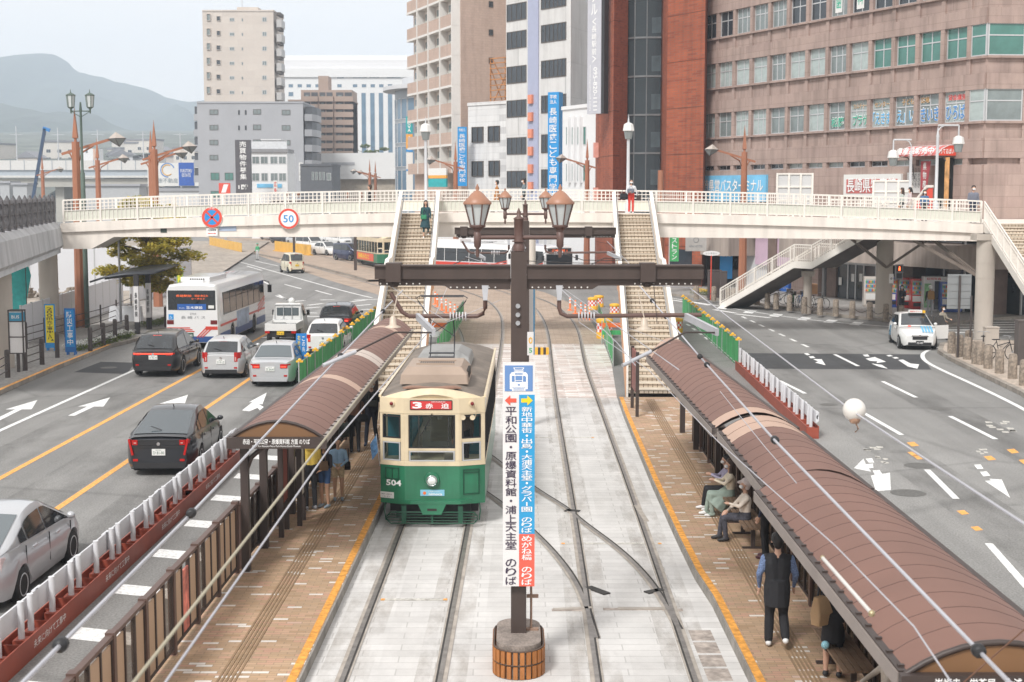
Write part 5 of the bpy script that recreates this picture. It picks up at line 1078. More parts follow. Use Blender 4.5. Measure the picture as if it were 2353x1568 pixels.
def pole_set(label,Y,pxc,s,sign=False):
 """Y distance; s ratio of the first pole's scale; all sizes in metres"""
 t=thing('catenary_pole',label,'pole',(0,0,0)); k=20.9; x0=D(pxc,700,Y).x
 def Q(px,py,dy=0):p=D(px,py,k); return Vector((x0+p.x-D(1192,py,k).x,Y+dy,p.z))
 b=MB(); zt=Q(1192,578).z; zb=.5 if sign else .0; w=.115
 b.box(x0-w,x0+w,Y-.115,Y-.085,zb,zt); b.box(x0-w,x0+w,Y+.085,Y+.115,zb,zt); b.box(x0-w*.75,x0+w*.75,Y-.085,Y+.085,zb,zt); b.build('pole',brown_pole,t)
 b=MB()
 for y in(702,722,741):q=Q(1190,y,-.115); b.tube(q,q+Vector((0,-.04,0)),.035,n=8)
 b.build('bolts',steel_grey,t)
 b=MB(); z=lambda y:Q(1192,y).z
 b.lathe([(.09,z(577)),(.09,z(566)),(.07,z(560)),(.07,z(505)),(.085,z(503)),(.06,z(500)),(.03,z(497)),(.035,z(490)),(.005,z(478))],(x0,Y,0),12); b.lathe([(.1,z(556)),(.1,z(553))],(x0,Y,0),12); b.build('lamp_column',lamp_brown,t)
 b=MB(); q0,q1=Q(1097,546),Q(1287,546); b.tube(q0,q1,.032); b.build('lamp_bracket',lamp_brown,t)
 for px in(1097,1287):
  c=Q(px,500); c.z=0; L=thing('x','','')if 0 else None
  b=MB(); b.lathe([(.02,z(592)),(.035,z(580)),(.02,z(572)),(.055,z(566)),(.06,z(535)),(.045,z(533)),(.07,z(526)),(.13,z(521)),(.12,z(517))],c,8,rot=.39); lam=b.build('lantern',lamp_brown,t)
  b=MB(); b.lathe([(.105,z(517)),(.19,z(469))],c,8,smooth=False,rot=.39); b.build('lantern_glass',frost,lam)
  b=MB()
  for i in range(8):a=.39+2*math.pi*i/8; b.bar((c.x+.112*math.cos(a),c.y+.112*math.sin(a),z(517)),(c.x+.2*math.cos(a),c.y+.2*math.sin(a),z(469)),.02,.02)
  b.build('lantern_ribs',lamp_brown,lam)
  b=MB(); b.lathe([(.22,z(470)),(.225,z(466)),(.15,z(455)),(.10,z(446)),(.05,z(440)),(.02,z(438)),(.035,z(433)),(.004,z(423))],c,8,rot=.39); b.build('lantern_cap',copper,lam)
  # cross beam
 b=MB(); zt_,zm,zl=z(612),z(641),z(665); xl,xr=Q(862,620).x,Q(1615,620).x
 for a,c_ in((xl,x0-.12),(x0+.12,xr)):
  b.box(a,c_,Y-.09,Y+.09,zm,zt_); b.box(a,c_,Y-.13,Y+.13,zt_,zt_+.02); b.box(a+.05,c_-.02,Y-.02,Y+.02,zm-.1,zm)
 def hole_plate(xa,xb,curve):
  pts=[(xa,zm),(xb,zm),(xb,zl-.0)]+([(xa+(xb-xa)*.30,zl),(xa+(xb-xa)*.2,zm-.07),(xa,zm-.06)]if curve<0 else[(xa,zl)])
  if curve>0:pts=[(xa,zm),(xb,zm),(xb,zm-.06),(xb-(xb-xa)*.2,zm-.07),(xb-(xb-xa)*.30,zl),(xa,zl)]
  b.prism(pts,Y-.03,Y+.03,'y')
 hole_plate(Q(975,650).x,x0-.12,-1); hole_plate(x0+.12,Q(1425,650).x,1); b.build('cross_beam',brown_pole,t)
 b=MB()
 for xa,xb,zz in((xl+.08,xl+.75,zm-.07),(xr-1.0,xr-.08,zm-.07),(x0-1.0,x0-.25,zl+.03),(x0+.2,x0+1.1,zl+.03)):
  n=int((xb-xa)/.085)
  for i in range(n):x=xa+(xb-xa)*i/n; b.tube((x,Y-.032,zz),(x,Y-.036,zz),.012,n=8)
 b.build('bolt_holes',mat('bolt_hole_light',(.62,.6,.57),.6,var=0),t)
 for px in(905,1487):
  q=Q(px,625); b=MB(); b.box(q.x-.11,q.x+.11,Y-.15,Y+.15,zm-.04,zt_+.05); b.lathe([(.05,zm-.12),(.065,zm-.1),(.04,zm-.04)],(q.x,Y,0),8); b.build('clamp_block',brown_pole,t)
 for sgn,px,far in((-1,1115,940),(1,1285,1612)):
  q=Q(px,665); zz=z(727); b=MB(); b.prism([(q.x-.05,zl+.06),(q.x+.05,zl+.06),(q.x+.03,zl-.16),(q.x-.03,zl-.16)],Y-.06,Y-.035,'y'); b.build('hanger',mat('galvanised_pale',(.5,.51,.54),.4,.4),t)
  e=Q(far,727); pts_=[(q.x,Y,zl-.12),(q.x,Y,zz+.12),(q.x+sgn*.03,Y,zz+.04),(q.x+sgn*.12,Y,zz),(e.x,Y,zz+(.02 if sgn>0 else 0))]
  if sgn<0:pts_+=[(e.x-.1,Y,zz+.06),(e.x-.27,Y,zz+.35)]
  b=MB(); b.path(pts_,.032,8); b.build('bracket_pipe',lamp_brown,t)
  b=MB(); x=q.x+sgn*.28
  for i in range(6):b.lathe([(.035,-.012),(.062,0),(.035,.012)],(0,0,0),8)if 0 else b.tube((x+sgn*.045*i,Y,zz),(x+sgn*(.045*i+.018),Y,zz),.065,n=10)
  b.build('insulator',mat('pale_insulator',(.48,.47,.49),.35,var=.05),t)
  b=MB(); ax=Q(960 if sgn<0 else 1575,727).x; b.bar((ax,Y-.05,zz),(ax+.3,Y-1.2,zz-.12),.05,.1); b.path([(ax+.28,Y-1.15,zz-.13),(ax-.2,Y-1.6,zz-.08),(ax-.7,Y-2.0,zz-.3)],.014,m=1); b.tube((ax-.7,Y-2.0,zz-.3),(ax-1.1,Y-2.3,zz-.45),.028,n=8); b.build('steady_arm',[MATS['galvanised_pale'],dark_brown],t)
 for px,py in((916,738),(1466,742))if sign else():
  q=Q(px,py,-1.0); b=MB(); b.lathe([(.11,0),(.11,.012),(.05,.035),(.045,.13),(.02,.16)],q,12); b.tube(q+Vector((0,0,.15)),q+Vector((0,1.0,.45)),.008); b.build('bell_insulator',mat('cream_insulator',(.5,.42,.34),.4),t)
 return t,x0
tp,px0=pole_set('brown catenary pole with two copper capped lanterns and wide cross beam, foreground',20.9,1192,1,True)
pole_set('brown lantern pole with cross beam farther down the tracks, under footbridge',42.6,1207,.5)
# plinth of the foreground pole
t=thing('pole_plinth','oblong stone plinth with wooden slat sides at foot of the foreground pole','plinth',(px0,20.85,0)); r=.36; hl=.38
def stad(r):return[(r*math.cos(a),-hl+r*math.sin(a))for a in[R(180+15*i)for i in range(13)]]+[(r*math.cos(a),hl+r*math.sin(a))for a in[R(15*i)for i in range(13)]]
b=MB(); b.prism(stad(r-.03),.0,.5); b.build('stone_core',mat('plinth_stone',(.24,.20,.175),.9,var=.35,scale=5,bump=.3,fine=30),t)
b=MB(); ring=stad(r); P=[]
for i in range(len(ring)):
 p,q=Vector(ring[i]),Vector(ring[(i+1)%len(ring)]); n=max(1,round((q-p).length/.09))
 for k in range(n):P.append(p.lerp(q,(k+.5)/n))
for c in P:
 a=math.atan2(c.y-(hl if c.y>hl else(-hl if c.y<-hl else c.y)),c.x); d=Vector((math.cos(a),math.sin(a),0)); s=Vector((-d.y,d.x,0))*.032
 for z0,z1 in((.02,.205),(.235,.42)):
  o=Vector((c.x,c.y,0)); b.add([o-s+Vector((0,0,z0)),o+s+Vector((0,0,z0)),o+s+Vector((0,0,z1)),o-s+Vector((0,0,z1)),o-s+d*.03+Vector((0,0,z0)),o+s+d*.03+Vector((0,0,z0)),o+s+d*.03+Vector((0,0,z1)),o-s+d*.03+Vector((0,0,z1))],[(0,1,2,3),(7,6,5,4),(0,4,5,1),(1,5,6,2),(2,6,7,3),(3,7,4,0)])
b.build('wooden_slats',mat('orange_brown_wood',(.38,.145,.04),.55,var=.3,scale=6,stretch=(1,1,.3)),t)
b=MB()
for z in(.01,.22,.43):b.path([(x,y,z)for x,y in stad(r+.005)],.016,5,closed=True)
b.build('hoops',mat('dark_hoop',(.09,.06,.045),.6,var=.2),t)
b=MB(); b.tube((.19,.1,.5),(.19,.1,1.6),.018); b.box(.1,.3,.06,.14,.5,.53); b.box(.12,.3,.08,.12,1.0,1.05); b.build('side_rod',mat('rusty_rod',(.28,.18,.13),.7,var=.3),t)
# the direction sign
Y=20.72; zf=lambda y:D(1192,y,Y).z; xf=lambda x:D(x,1000,Y).x+0
t=thing('direction_sign','tall tram stop direction sign with blue and red columns on the foreground pole','sign',(0,0,0))
x0,x1=px0-.235,px0+.235; xm=px0+.005
b=MB(); b.box(x0,x1,Y-.06,Y,zf(1345),zf(832)); b.build('sign_face',mat('sign_off_white',(.70,.685,.68),.4,var=.03),t)
def sp(xa,xb,ya,yb,m,nm,o=.062):b=MB(); b.box(xa,xb,Y-o-.004,Y-o+.003,zf(yb),zf(ya)); b.build(nm,m,t)
sp(xm,x1,906,1225,mat('sign_sky_blue',(.025,.30,.58),.4,var=.03),'blue_field'); sp(xm,x1,1225,1345,mat('sign_coral',(.72,.115,.075),.4,var=.03),'red_field')
sp(x0+.03,x1-.03,839,898,mat('sign_slate_blue',(.13,.25,.50),.4,var=.03),'tram_field')
zc=lambda v:zf(839)+(zf(898)-zf(839))*v; xc=lambda u:x0+.03+(x1-x0-.06)*u; b=MB(); o=Y-.068
def ip(pts,m=0,dy=0):b.poly([(xc(u),o-dy,zc(v))for u,v in pts],m)
ip([(.18,.92),(.18,.35),(.25,.26),(.75,.26),(.82,.35),(.82,.92),(.74,.92),(.74,.85),(.26,.85),(.26,.92)]); ip([(.32,.2),(.68,.2),(.66,.24),(.34,.24)]); ip([(.3,.08),(.7,.08),(.64,.18),(.36,.18),(.36,.16),(.62,.16),(.66,.1),(.34,.1),(.38,.16),(.34,.16)])
ip([(.26,.87),(.74,.87),(.74,.99),(.26,.99)])
for q in([(.36,.3),(.64,.3),(.64,.35),(.36,.35)],[(.25,.4),(.35,.4),(.35,.63),(.25,.63)],[(.38,.4),(.62,.4),(.62,.57),(.38,.57)],[(.65,.4),(.72,.4),(.76,.45),(.76,.63),(.65,.63)],[(.38,.6),(.62,.6),(.62,.64),(.38,.64)],[(.46,.72),(.54,.72),(.54,.78),(.46,.78)],[(.3,.89),(.7,.89),(.7,.91),(.3,.91)],[(.3,.94),(.7,.94),(.7,.96),(.3,.96)]):ip(q,1,.003)
b.build('tram_pictogram',[txt_white,MATS['sign_slate_blue']],t)
b=MB(); ya=zf(919); b.poly([(x0+.03,o,ya),(x0+.11,o,ya+.075),(x0+.11,o,ya+.03),(x0+.2,o,ya+.03),(x0+.2,o,ya-.03),(x0+.11,o,ya-.03),(x0+.11,o,ya-.075)]); b.build('red_arrow',mat('arrow_red',(.74,.10,.06),.5,var=0),t)
b=MB(); b.poly([(x1-.03,o-.004,ya),(x1-.11,o-.004,ya-.075),(x1-.11,o-.004,ya-.03),(x1-.2,o-.004,ya-.03),(x1-.2,o-.004,ya+.03),(x1-.11,o-.004,ya+.03),(x1-.11,o-.004,ya+.075)]); b.build('yellow_arrow',mat('arrow_yellow',(.80,.60,.02),.5,var=0),t)
letters(t,'平和公園・原爆資料館・浦上天主堂 のりば',((x0+xm)/2,o,(zf(933)+zf(1342))/2),.175,zf(933)-zf(1342),mat('sign_text_dark',(.045,.03,.06),.5,var=0),vertical=True,fill=.93,bold=.01)
letters(t,'新地中華街・出島・大浦天主堂・グラバー園 のりば',((x1+xm)/2,o-.004,(zf(933)+zf(1222))/2),.165,zf(933)-zf(1222),txt_white,vertical=True,fill=.95,bold=.008); letters(t,'めがね橋 のりば',((x1+xm)/2,o-.004,(zf(1228)+zf(1342))/2),.165,zf(1228)-zf(1342),txt_white,vertical=True,fill=.93,bold=.01)
t=thing('route_plate','small white plate with yellow ring on the side of the second pole','sign',D(1213,790,42.3)); b=MB(); b.box(-.02,.17,-.02,.02,-.35,.35); b.build('plate',MATS['sign_off_white'],t); letters(t,'0',(.08,-.03,.1),.12,.2,yel); letters(t,'5',(.08,-.03,-.2),.1,.14,gnet)
t=thing('narrow_advert','white and blue narrow panel on the back of the second pole','panel',D(1221,740,42.9)); b=MB(); b.box(-.06,.06,-.02,.02,-1.0,1.2,0); b.box(.06,.1,-.02,.02,-1.0,1.2,1); b.build('panel',[MATS['sign_off_white'],MATS['sign_sky_blue']],t)
# ---- overhead wires
wire_pale=mat('pale_wire',(.50,.50,.54),.4,.3,var=.05); wire_dark=mat('dark_wire',(.06,.05,.05),.5,.3,var=.05); wire_tan=mat('tan_wire',(.42,.38,.28),.5,.2,var=.05); bead_m=mat('black_clamp',(.02,.02,.022),.5)
def wire(label,pts,r,m,beads=(),name='overhead_wire',sag=0,group=None):
 P=[D(*p)for p in pts]; Q=[]
 for p,q in zip(P,P[1:]):
  for i in range(8):w=i/8; c=p.lerp(q,w); c.z-=sag*4*w*(1-w); Q.append(c)
 Q.append(P[-1]); b=MB(); b.path(Q,r,6); t=b.build(name,m); tag(t,label,'wire',group)
 for px,py in beads:
  i=min(range(len(Q)-1),key=lambda k:abs(px-proj(Q[k])[0])+abs(py-proj(Q[k])[1])); d=(Q[i+1]-Q[i]).normalized()
  best=min((Q[i-1].lerp(Q[i+1],w/20)for w in range(21)),key=lambda v:(proj(v)[0]-px)**2+(proj(v)[1]-py)**2)
  q=MB(); q.path([best-d*.045,best-d*.03,best+d*.03,best+d*.045],[r*1.4,r*3.2,r*3.2,r*1.4],10); q.build('clamp',bead_m,t)
 return t
def proj(v):
 d=v-Vector((0,0,CAMZ)); c,s=math.cos(PITCH),math.sin(PITCH); y=d.y*c-d.z*s; u=d.y*s+d.z*c
 return CX+FPX*d.x/y,CY-FPX*u/y
wire('thick pale wire running from left end of cross beam down to lower left',[(925,668,30),(880,715,27),(440,1180,12.6),(30,1592,7.2)],.014,wire_pale,[(880,715),(787,822),(440,1180),(135,1480)])
wire('thick pale wire running over the right shelter to lower right corner',[(1455,640,30),(1608,820,22),(1780,1012,14.5),(2250,1497,8.2),(2340,1590,7)],.0135,wire_pale,[(1500,690),(1532,725),(1608,820),(1625,838),(1780,1012),(2250,1497)])
wire('pale wire carrying the white globe across the right road',[(1330,640,22),(1475,655,26),(1585,662,30),(1960,946,13),(2390,1228,7.5)],.009,wire_pale)
g0=D(1963,942,12.9); t=thing('marker_globe','round white globe hanging on the wire over right road','globe',g0); b=MB(); b.ball((0,0,0),.105,20); b.build('globe',mat('globe_white',(.66,.63,.59),.3,var=.06),t); b=MB(); b.lathe([(.035,-.12),(.05,-.1),(.05,-.06)],(.0,-.03,0),10); b.path([(0,-.03,-.1),(.03,-.05,-.17),(0,-.05,-.2)],.008); b.build('fitting',mat('rusty_fitting',(.36,.22,.15),.6,var=.4,scale=20),t)
wire('tan wire running down across the left shelter end to the bottom',[(955,755,30),(945,762,29),(733,1026,12),(300,1578,6.5)],.010,wire_tan); wire('thin pale wire just right of the tan wire at left',[(1000,745,24),(760,1026,13),(365,1590,7)],.008,wire_pale)
wire('thin wire with rod along left eave of the near right shelter',[(1330,740,30),(1490,850,25),(1650,1015,17),(1920,1255,11),(2100,1440,8.5),(2200,1590,7.2)],.006,wire_pale); t=thing('rod_insulator','white rod insulator with brass ends along the shelter eave','insulator'); b=MB(); p,q=D(1890,1282,10.6),D(2003,1410,9.2); b.tube(p,q,.014,n=8,m=0); b.ball(p,.02,8,1); b.ball(q,.024,8,1); b.build('rod',[mat('rod_white',(.6,.58,.55),.4),mat('brass',(.4,.33,.2),.4,.6)],t)
wire('second thin wire beside the rod insulator at right',[(1655,900,24),(1760,1030,17),(1830,1110,14)],.006,wire_pale); wire('dark brown stay wire crossing the near shelter roof corner',[(2215,1568,10),(2390,1415,9.5)],.006,mat('brown_cable',(.16,.08,.05),.6))
wire('thin dark cable looping along the cross beam',[(1210,600,21.2),(1300,604,21),(1480,608,20.8),(1500,625,20.8),(1505,690,20.8),(1510,745,20.8)],.006,wire_dark)
for i,(lab,pts,r)in enumerate((('contact wire above the left track towards the far pole',[(985,760,20),(1030,655,42),(1085,600,60)],.007),('contact wire above the right track towards the far pole',[(1560,850,17),(1290,660,40),(1215,600,62)],.007),('thin span wire under the left half of cross beam',[(900,660,20.8),(1030,740,20.8),(1150,690,21)],.004),('thin messenger wire from right stairs to the far pole',[(1540,790,22),(1420,745,30),(1300,705,38)],.004),('black cable from second cross beam to the right',[(1250,570,42),(1340,598,42),(1490,600,44)],.012),('pale wire from second cross beam left end',[(1070,590,40),(1150,615,40),(1240,640,36)],.007),('pale wire from second cross beam to right stairs',[(1395,555,42),(1440,600,42),(1470,640,40)],.01),('thin pale wire crossing below right cross beam',[(1290,665,24),(1420,790,20),(1460,840,18)],.006))):wire(lab,pts,r,wire_dark if 'black' in lab else wire_pale)
# ============================================================= trams
tcream=mat('tram_cream',(.66,.555,.385),.4,var=.08,scale=2.5,coat=.3,streak=.13); tgreen=mat('tram_green',(.022,.165,.085),.35,var=.13,scale=2.5,coat=.4,streak=.25); tgreen_d=mat('tram_green_dark',(.012,.075,.042),.45,var=.1)
troof=mat('tram_roof_grey',(.17,.14,.115),.7,var=.4,scale=1.5); trust=mat('tram_roof_rust',(.27,.15,.105),.7,var=.25,scale=3); ac_m=mat('tram_unit_beige',(.33,.25,.195),.5,var=.08,scale=2); ac_d=mat('tram_vent_dark',(.03,.025,.022),.7,var=0); ac_g=mat('tram_unit_grey',(.26,.26,.255),.5,var=.12,scale=2)
rubber=mat('black_rubber',(.022,.022,.024),.6,var=.1); tglass=clear_glass('tram_glass',(.72,.78,.78),.22,(.03,.04,.045)); teal_int=mat('teal_interior',(.03,.19,.24),.5,var=.1); seat_m=mat('interior_wall',(.42,.42,.38),.6,var=.05); chrome=mat('chrome',(.6,.6,.62),.18,.9,var=0); lens=mat('lamp_lens',(.75,.77,.75),.12,var=0)
def make_tram(label,loc,rz,L=9.6,number='504'):
 t=thing('tram',label,'tram',loc,rz); w,e,c=1.115,.58,.22
 pts=[(-w,c),(-e,0),(e,0),(w,c),(w,L-c),(e,L),(-e,L),(-w,L-c)]
 F_=[Face(pts[i],pts[(i+1)%8])for i in range(8)]
 F_=[Face(pts[0],pts[1]),Face(pts[1],pts[2]),Face(pts[2],pts[3]),Face(pts[3],pts[4]),Face(pts[4],pts[5]),Face(pts[5],pts[6]),Face(pts[6],pts[7]),Face(pts[7],pts[0])]
 zs,zw,zt,zc=1.30,1.40,2.36,2.74
 b=MB(); b.prism(pts,.47,zs,m=1); b.build('lower_body',[tcream,tgreen],t,bevel=.012)
 b=MB(); b.prism([(x*1.006,L/2+(y-L/2)*1.0015)for x,y in pts],zs,zs+.035); b.build('belt_moulding',tcream,t)
 b=MB(); b.prism(pts,zt+.03,zc); b.prism([(x*1.008,L/2+(y-L/2)*1.0015)for x,y in pts],zt+.06,zt+.085)
 for i,f in enumerate(F_):
  f.box(b,0,f.L,zs+.03,zw,-.07,0)
  if i in(3,7):
   n=9
   for k in range(n+1):u=f.L*k/n; f.box(b,max(0,u-.09),min(f.L,u+.09),zw,zt+.03,-.07,0)
  elif i in(1,5):f.box(b,0,.09,zw,zt+.03,-.07,0); f.box(b,f.L-.09,f.L,zw,zt+.03,-.07,0); f.box(b,.09,f.L-.09,1.62,1.68,-.06,.004)
  else:f.box(b,0,.06,zw,zt+.03,-.07,0); f.box(b,f.L-.09,f.L,zw,zt+.03,-.07,0); f.box(b,.06,f.L-.09,1.80,1.88,-.06,.004)
 b.build('upper_body',tcream,t,bevel=.01)
 # roof: shallow arch
 b=MB(); rings=[]
 for y,s,dz in((-.03,.86,-.12),(.12,.97,-.03),(.5,1,0),(L-.5,1,0),(L-.12,.97,-.03),(L+.03,.86,-.12)):
  ww=w*1.02*s if 0<y<L else e*1.25; r=[]
  for k in range(11):a=-1+.2*k; r.append((ww*a,y+(.16*abs(a)**2 if y<.3 else(-.16*abs(a)**2 if y>L-.3 else 0)),zc+(.24*(1-a*a)*s+dz if True else 0)))
  rings.append(r)
 b.loft(rings[1:5],0,True,False,False); b.loft(rings[:2],1,True,False,False); b.loft(rings[4:],1,True,False,False); b.poly([rings[0][0]]+rings[0][1:],1); b.build('roof',[troof,tcream],t)
 b=MB(); b.prism([(-.62,.14),(.62,.14),(.5,.42),(-.5,.42)],zc+.185,zc+.215); b.build('roof_plate',trust,t)
 b=MB()
 for sgn in(-1,1):b.bar((sgn*w*1.0,.25,zc+.02),(sgn*w*1.0,L-.25,zc+.02),.05,.05)
 b.build('gutter',tcream,t)
 # dark glass: windows with frames
 def glaz(f,u0,u1,z0,z1,fr,name='window',o=.006):
  q=MB(); k=.025
  for a0,a1,c0,c1 in((u0,u1,z0,z0+k),(u0,u1,z1-k,z1),(u0,u0+k,z0+k,z1-k),(u1-k,u1,z0+k,z1-k)):f.box(q,a0,a1,c0,c1,-.03,o)
  wo=q.build(name,fr,t); g=MB(); g.add([f.at(u0+k,z0+k,-.015),f.at(u1-k,z0+k,-.015),f.at(u1-k,z1-k,-.015),f.at(u0+k,z1-k,-.015)],[(0,1,2,3)]); g.build('pane',tglass,wo)
 for i in(1,5):f=F_[i]; glaz(f,.09,f.L-.09,1.68,zt+.03,rubber); glaz(f,.1,f.L-.1,zw,1.62,alu)
 for i in(0,2,4,6):f=F_[i]; glaz(f,.07,f.L-.1,1.88,zt,rubber); glaz(f,.07,f.L-.1,zw,1.80,alu)
 for i in(3,7):
  f=F_[i]
  for k in range(9):glaz(f,f.L*k/9+.09,f.L*(k+1)/9-.09,zw,zt+.03,rubber)
  # interior
 b=MB(); b.box(-w+.1,w-.1,.4,L-.4,.9,.95,0); b.box(-w+.1,-w+.5,1.2,L-1.2,.95,1.4,1); b.box(w-.5,w-.1,1.2,L-1.2,.95,1.4,1); b.box(-w+.09,-.5,1.0,1.05,.95,2.5,1); b.box(-w+.1,w-.1,.3,L-.3,2.5,2.55,2); b.box(-.3,.45,1.3,1.34,1.2,1.6,2); b.box(-.28,-.12,1.2,1.23,1.95,2.3,2); b.box(-.28,-.12,1.2,1.23,1.6,1.85,2); b.box(.05,.15,1.2,1.23,2.1,2.25,2); b.box(.25,.55,.2,.5,1.3,1.52,3)
 b.box(-.5,w-.2,L-2.4,L-2.3,.95,2.5,4); b.build('interior',[under_dark,teal_int,seat_m,mat('fare_box',(.4,.34,.26),.6),mat('interior_shadow',(.10,.10,.095),.8)],t)
 b=MB()
 for x in(-.35,.3):b.path([(x,1.0,.95),(x,1.0,2.5)],.018); b.path([(x,3.0,.95),(x,3.0,2.5)],.018)
 b.build('grab_poles',chrome,t)
 f=F_[1]
 # destination box, red lamps, headlight, number, plates
 b=MB(); f.box(b,f.L/2-.46,f.L/2+.44,2.495,2.705,-.02,.022); b.build('destination_box',rubber,t,bevel=.02)
 b=MB(); f.box(b,f.L/2-.44,f.L/2+.42,2.515,2.685,.0,.026); db=b.build('destination_blind',mat('blind_red',(.60,.045,.045),.4,var=0),t)
 letters(db,'3',f.at(f.L/2-.30,2.60,.032),.2,.14,txt_white,bold=.04); letters(db,'赤　迫',f.at(f.L/2+.12,2.585,.032),.5,.115,txt_white,bold=.02); letters(db,'AKASAKO',f.at(f.L/2+.14,2.672,.032),.3,.022,txt_white,bold=.01)
 for sgn,ff in((-1,F_[0]),(1,F_[2])):
  p=ff.at(.30 if sgn<0 else ff.L-.3,2.62,0); q=MB(); d=Vector((ff.n.x,ff.n.y,0)); q.tube(p,p+d*.03,.062,n=14); lm=q.build('marker_lamp',tcream,t); q=MB(); q.ball(p+d*.045,.04,10); q.build('red_lens',mat('red_lens',(.18,.012,.015),.15,var=0),lm)
 p=f.at(f.L/2-.0,1.0,0); b=MB(); b.tube(p,p+Vector((0,-.06,0)),.165,.15,24); b.tube(p+Vector((0,-.06,0)),p+Vector((0,-.1,0)),.12,.115,24); hl=b.build('headlight',tgreen,t); b=MB(); b.lathe([(.001,0),(.06,.012),(.1,.04)],(0,0,0),20); o=b.build('lens',lens,hl); o.rotation_euler=(R(-90),0,0); o.location=(p.x,p.y-.128,p.z); b=MB(); b.path([(p.x+.105*math.cos(a),p.y-.1,p.z+.105*math.sin(a))for a in[i*.3 for i in range(21)]],.014,6,closed=True); b.build('lens_rim',chrome,hl)
 ff=F_[0]; letters(t,number,ff.at(.32,.92,.008),.36,.13,txt_white,right=(ff.r.x,ff.r.y,0),bold=.03)
 b=MB(); f.box(b,f.L/2-.25,f.L/2+.26,.66,.79,0,.012); pl=b.build('blue_plate',mat('plate_light_blue',(.22,.50,.66),.4,var=.05),t); letters(pl,'nimoca',f.at(f.L/2+.07,.70,.018),.28,.055,txt_white,bold=.02); letters(pl,'ご利用ください',f.at(f.L/2+.05,.755,.018),.26,.03,txt_white,bold=0); b=MB(); b.tube(f.at(f.L/2-.16,.72,.013),f.at(f.L/2-.16,.72,.017),.035,n=10); b.build('emblem',MATS['orange_plastic'],pl)
 b=MB(); ff.box(b,.0,.32,.58,.71,.0,.012); nt=b.build('white_notice',MATS['paper_white'],t); letters(nt,'車椅子ご利用の方',ff.at(.16,.665,.018),.26,.03,txt_black,right=(ff.r.x,ff.r.y,0),bold=0); letters(nt,'ございます',ff.at(.14,.615,.018),.18,.03,txt_black,right=(ff.r.x,ff.r.y,0),bold=0)
 b=MB()
 def framework(ff,u0,u1,z0,z1,cross):
  for a0,a1,c0,c1 in((u0,u1,z0,z0+.02),(u0,u1,z1-.02,z1),(u0,u0+.02,z0,z1),(u1-.02,u1,z0,z1)):ff.box(b,a0,a1,c0,c1,0,.02)
  for u in cross:ff.box(b,u,u+.015,z0,z1,0,.015)
 framework(F_[0],.12,.45,1.0,1.25,(.28,)); framework(F_[2],.08,.45,.68,1.22,()); F_[2].box(b,.08,.45,1.14,1.16,0,.02); b.build('front_hatches',tgreen_d,t)
 # bumper, coupler, lifeguard rails, underframe
 b=MB(); b.prism([(-.8,.1),(-.45,-.09),(.62,-.09),(.84,.08),(.84,.3),(-.8,.3)],.50,.57); b.prism([(-.3,.50),(.3,.50),(.2,.27),(-.2,.27)],-.08,-.03,'y'); b.build('bumper',tgreen,t); b=MB(); b.box(-.1,.1,-.085,-.079,.35,.40); b.build('coupler_slot',ac_d,t)
 b=MB(); b.box(-.8,.8,.35,L-.35,.12,.47); b.box(-.95,.95,.6,2.4,.2,.47)
 for y in(2.2,3.6,L-3.6,L-2.2):
  for sgn in(-1,1):b.tube((sgn*.66,y,.33),(sgn*.78,y,.33),.32,n=20)
 b.build('underframe',rubber,t)
 b=MB()
 def ov(z0,z1,x):return[(-x+.08,-.02,z1),(x-.08,-.02,z1),(x,-.02,(z1*2+z0)/3),(x,-.02,(z1+z0*2)/3),(x-.08,-.02,z0),(-x+.08,-.02,z0),(-x,-.02,(z1+z0*2)/3),(-x,-.02,(z1*2+z0)/3)]
 b.path(ov(.07,.31,.96),.016,6,closed=True)
 for z in(.13,.19,.25):b.tube((-.95,-.02,z),(.95,-.02,z),.009)
 for x in(-.6,0,.6):b.box(x-.02-(.03 if x else 0),x+.02+(.03 if x else 0),-.03,.0,.08,.45 if x else .31)
 for x in(-1.0,1.0):b.path([(x,.1,.5),(x*1.02,.05,.35),(x*.99,.08,.12)],.015)
 b.build('lifeguard',tgreen_d,t)
 # wiper and mirror, flag on the left
 b=MB(); b.path([(0.0,-.02,2.42),(-.02,-.03,2.36),(-.2,-.03,2.0)],.008); b.path([(0.02,-.02,2.42),(.0,-.03,2.34),(-.24,-.03,1.95)],.006); b.build('wiper',rubber,t)
 for x in(.66,.86):b=MB(); b.lathe([(.055,0),(.055,.012)],(0,0,0),14); o=b.build('mirror',tcream,t); o.rotation_euler=(R(90),0,0); o.location=(x,-.02,2.34)
 b=MB(); b.path([(.84,.06,2.75),(.92,.02,2.6),(.95,.05,2.45),(.9,.1,2.3)],.008); b.path([(-w-.02,.3,2.5),(-w-.05,.3,2.2)],.008); b.build('cable',tcream,t)
 b=MB(); b.tube((-w-.02,.28,1.25),(-w-.08,.2,1.95),.008); b.add([(-w-.08,.2,1.93),(-w-.20,.1,1.75),(-w-.16,.12,1.4),(-w-.05,.22,1.55)],[(0,1,2,3)],1); b.build('flag',[wire_pale,mat('blue_flag',(.08,.19,.36),.7,var=.6,scale=9)],t)
 # roof gear
 def unit(y0,y1,wd,z0,h,m,name,cham=.16):
  b=MB(); k=cham; b.loft([[(-wd,y0,z0),(wd,y0,z0),(wd,y1,z0),(-wd,y1,z0)],[(-wd+k*.15,y0+k*.3,z0+h*.55),(wd-k*.15,y0+k*.3,z0+h*.55),(wd-k*.15,y1-k*.3,z0+h*.55),(-wd+k*.15,y1-k*.3,z0+h*.55)],[(-wd+k,y0+k*1.2,z0+h),(wd-k,y0+k*1.2,z0+h),(wd-k,y1-k,z0+h),(-wd+k,y1-k,z0+h)]]); return b.build(name,m,t,bevel=.03)
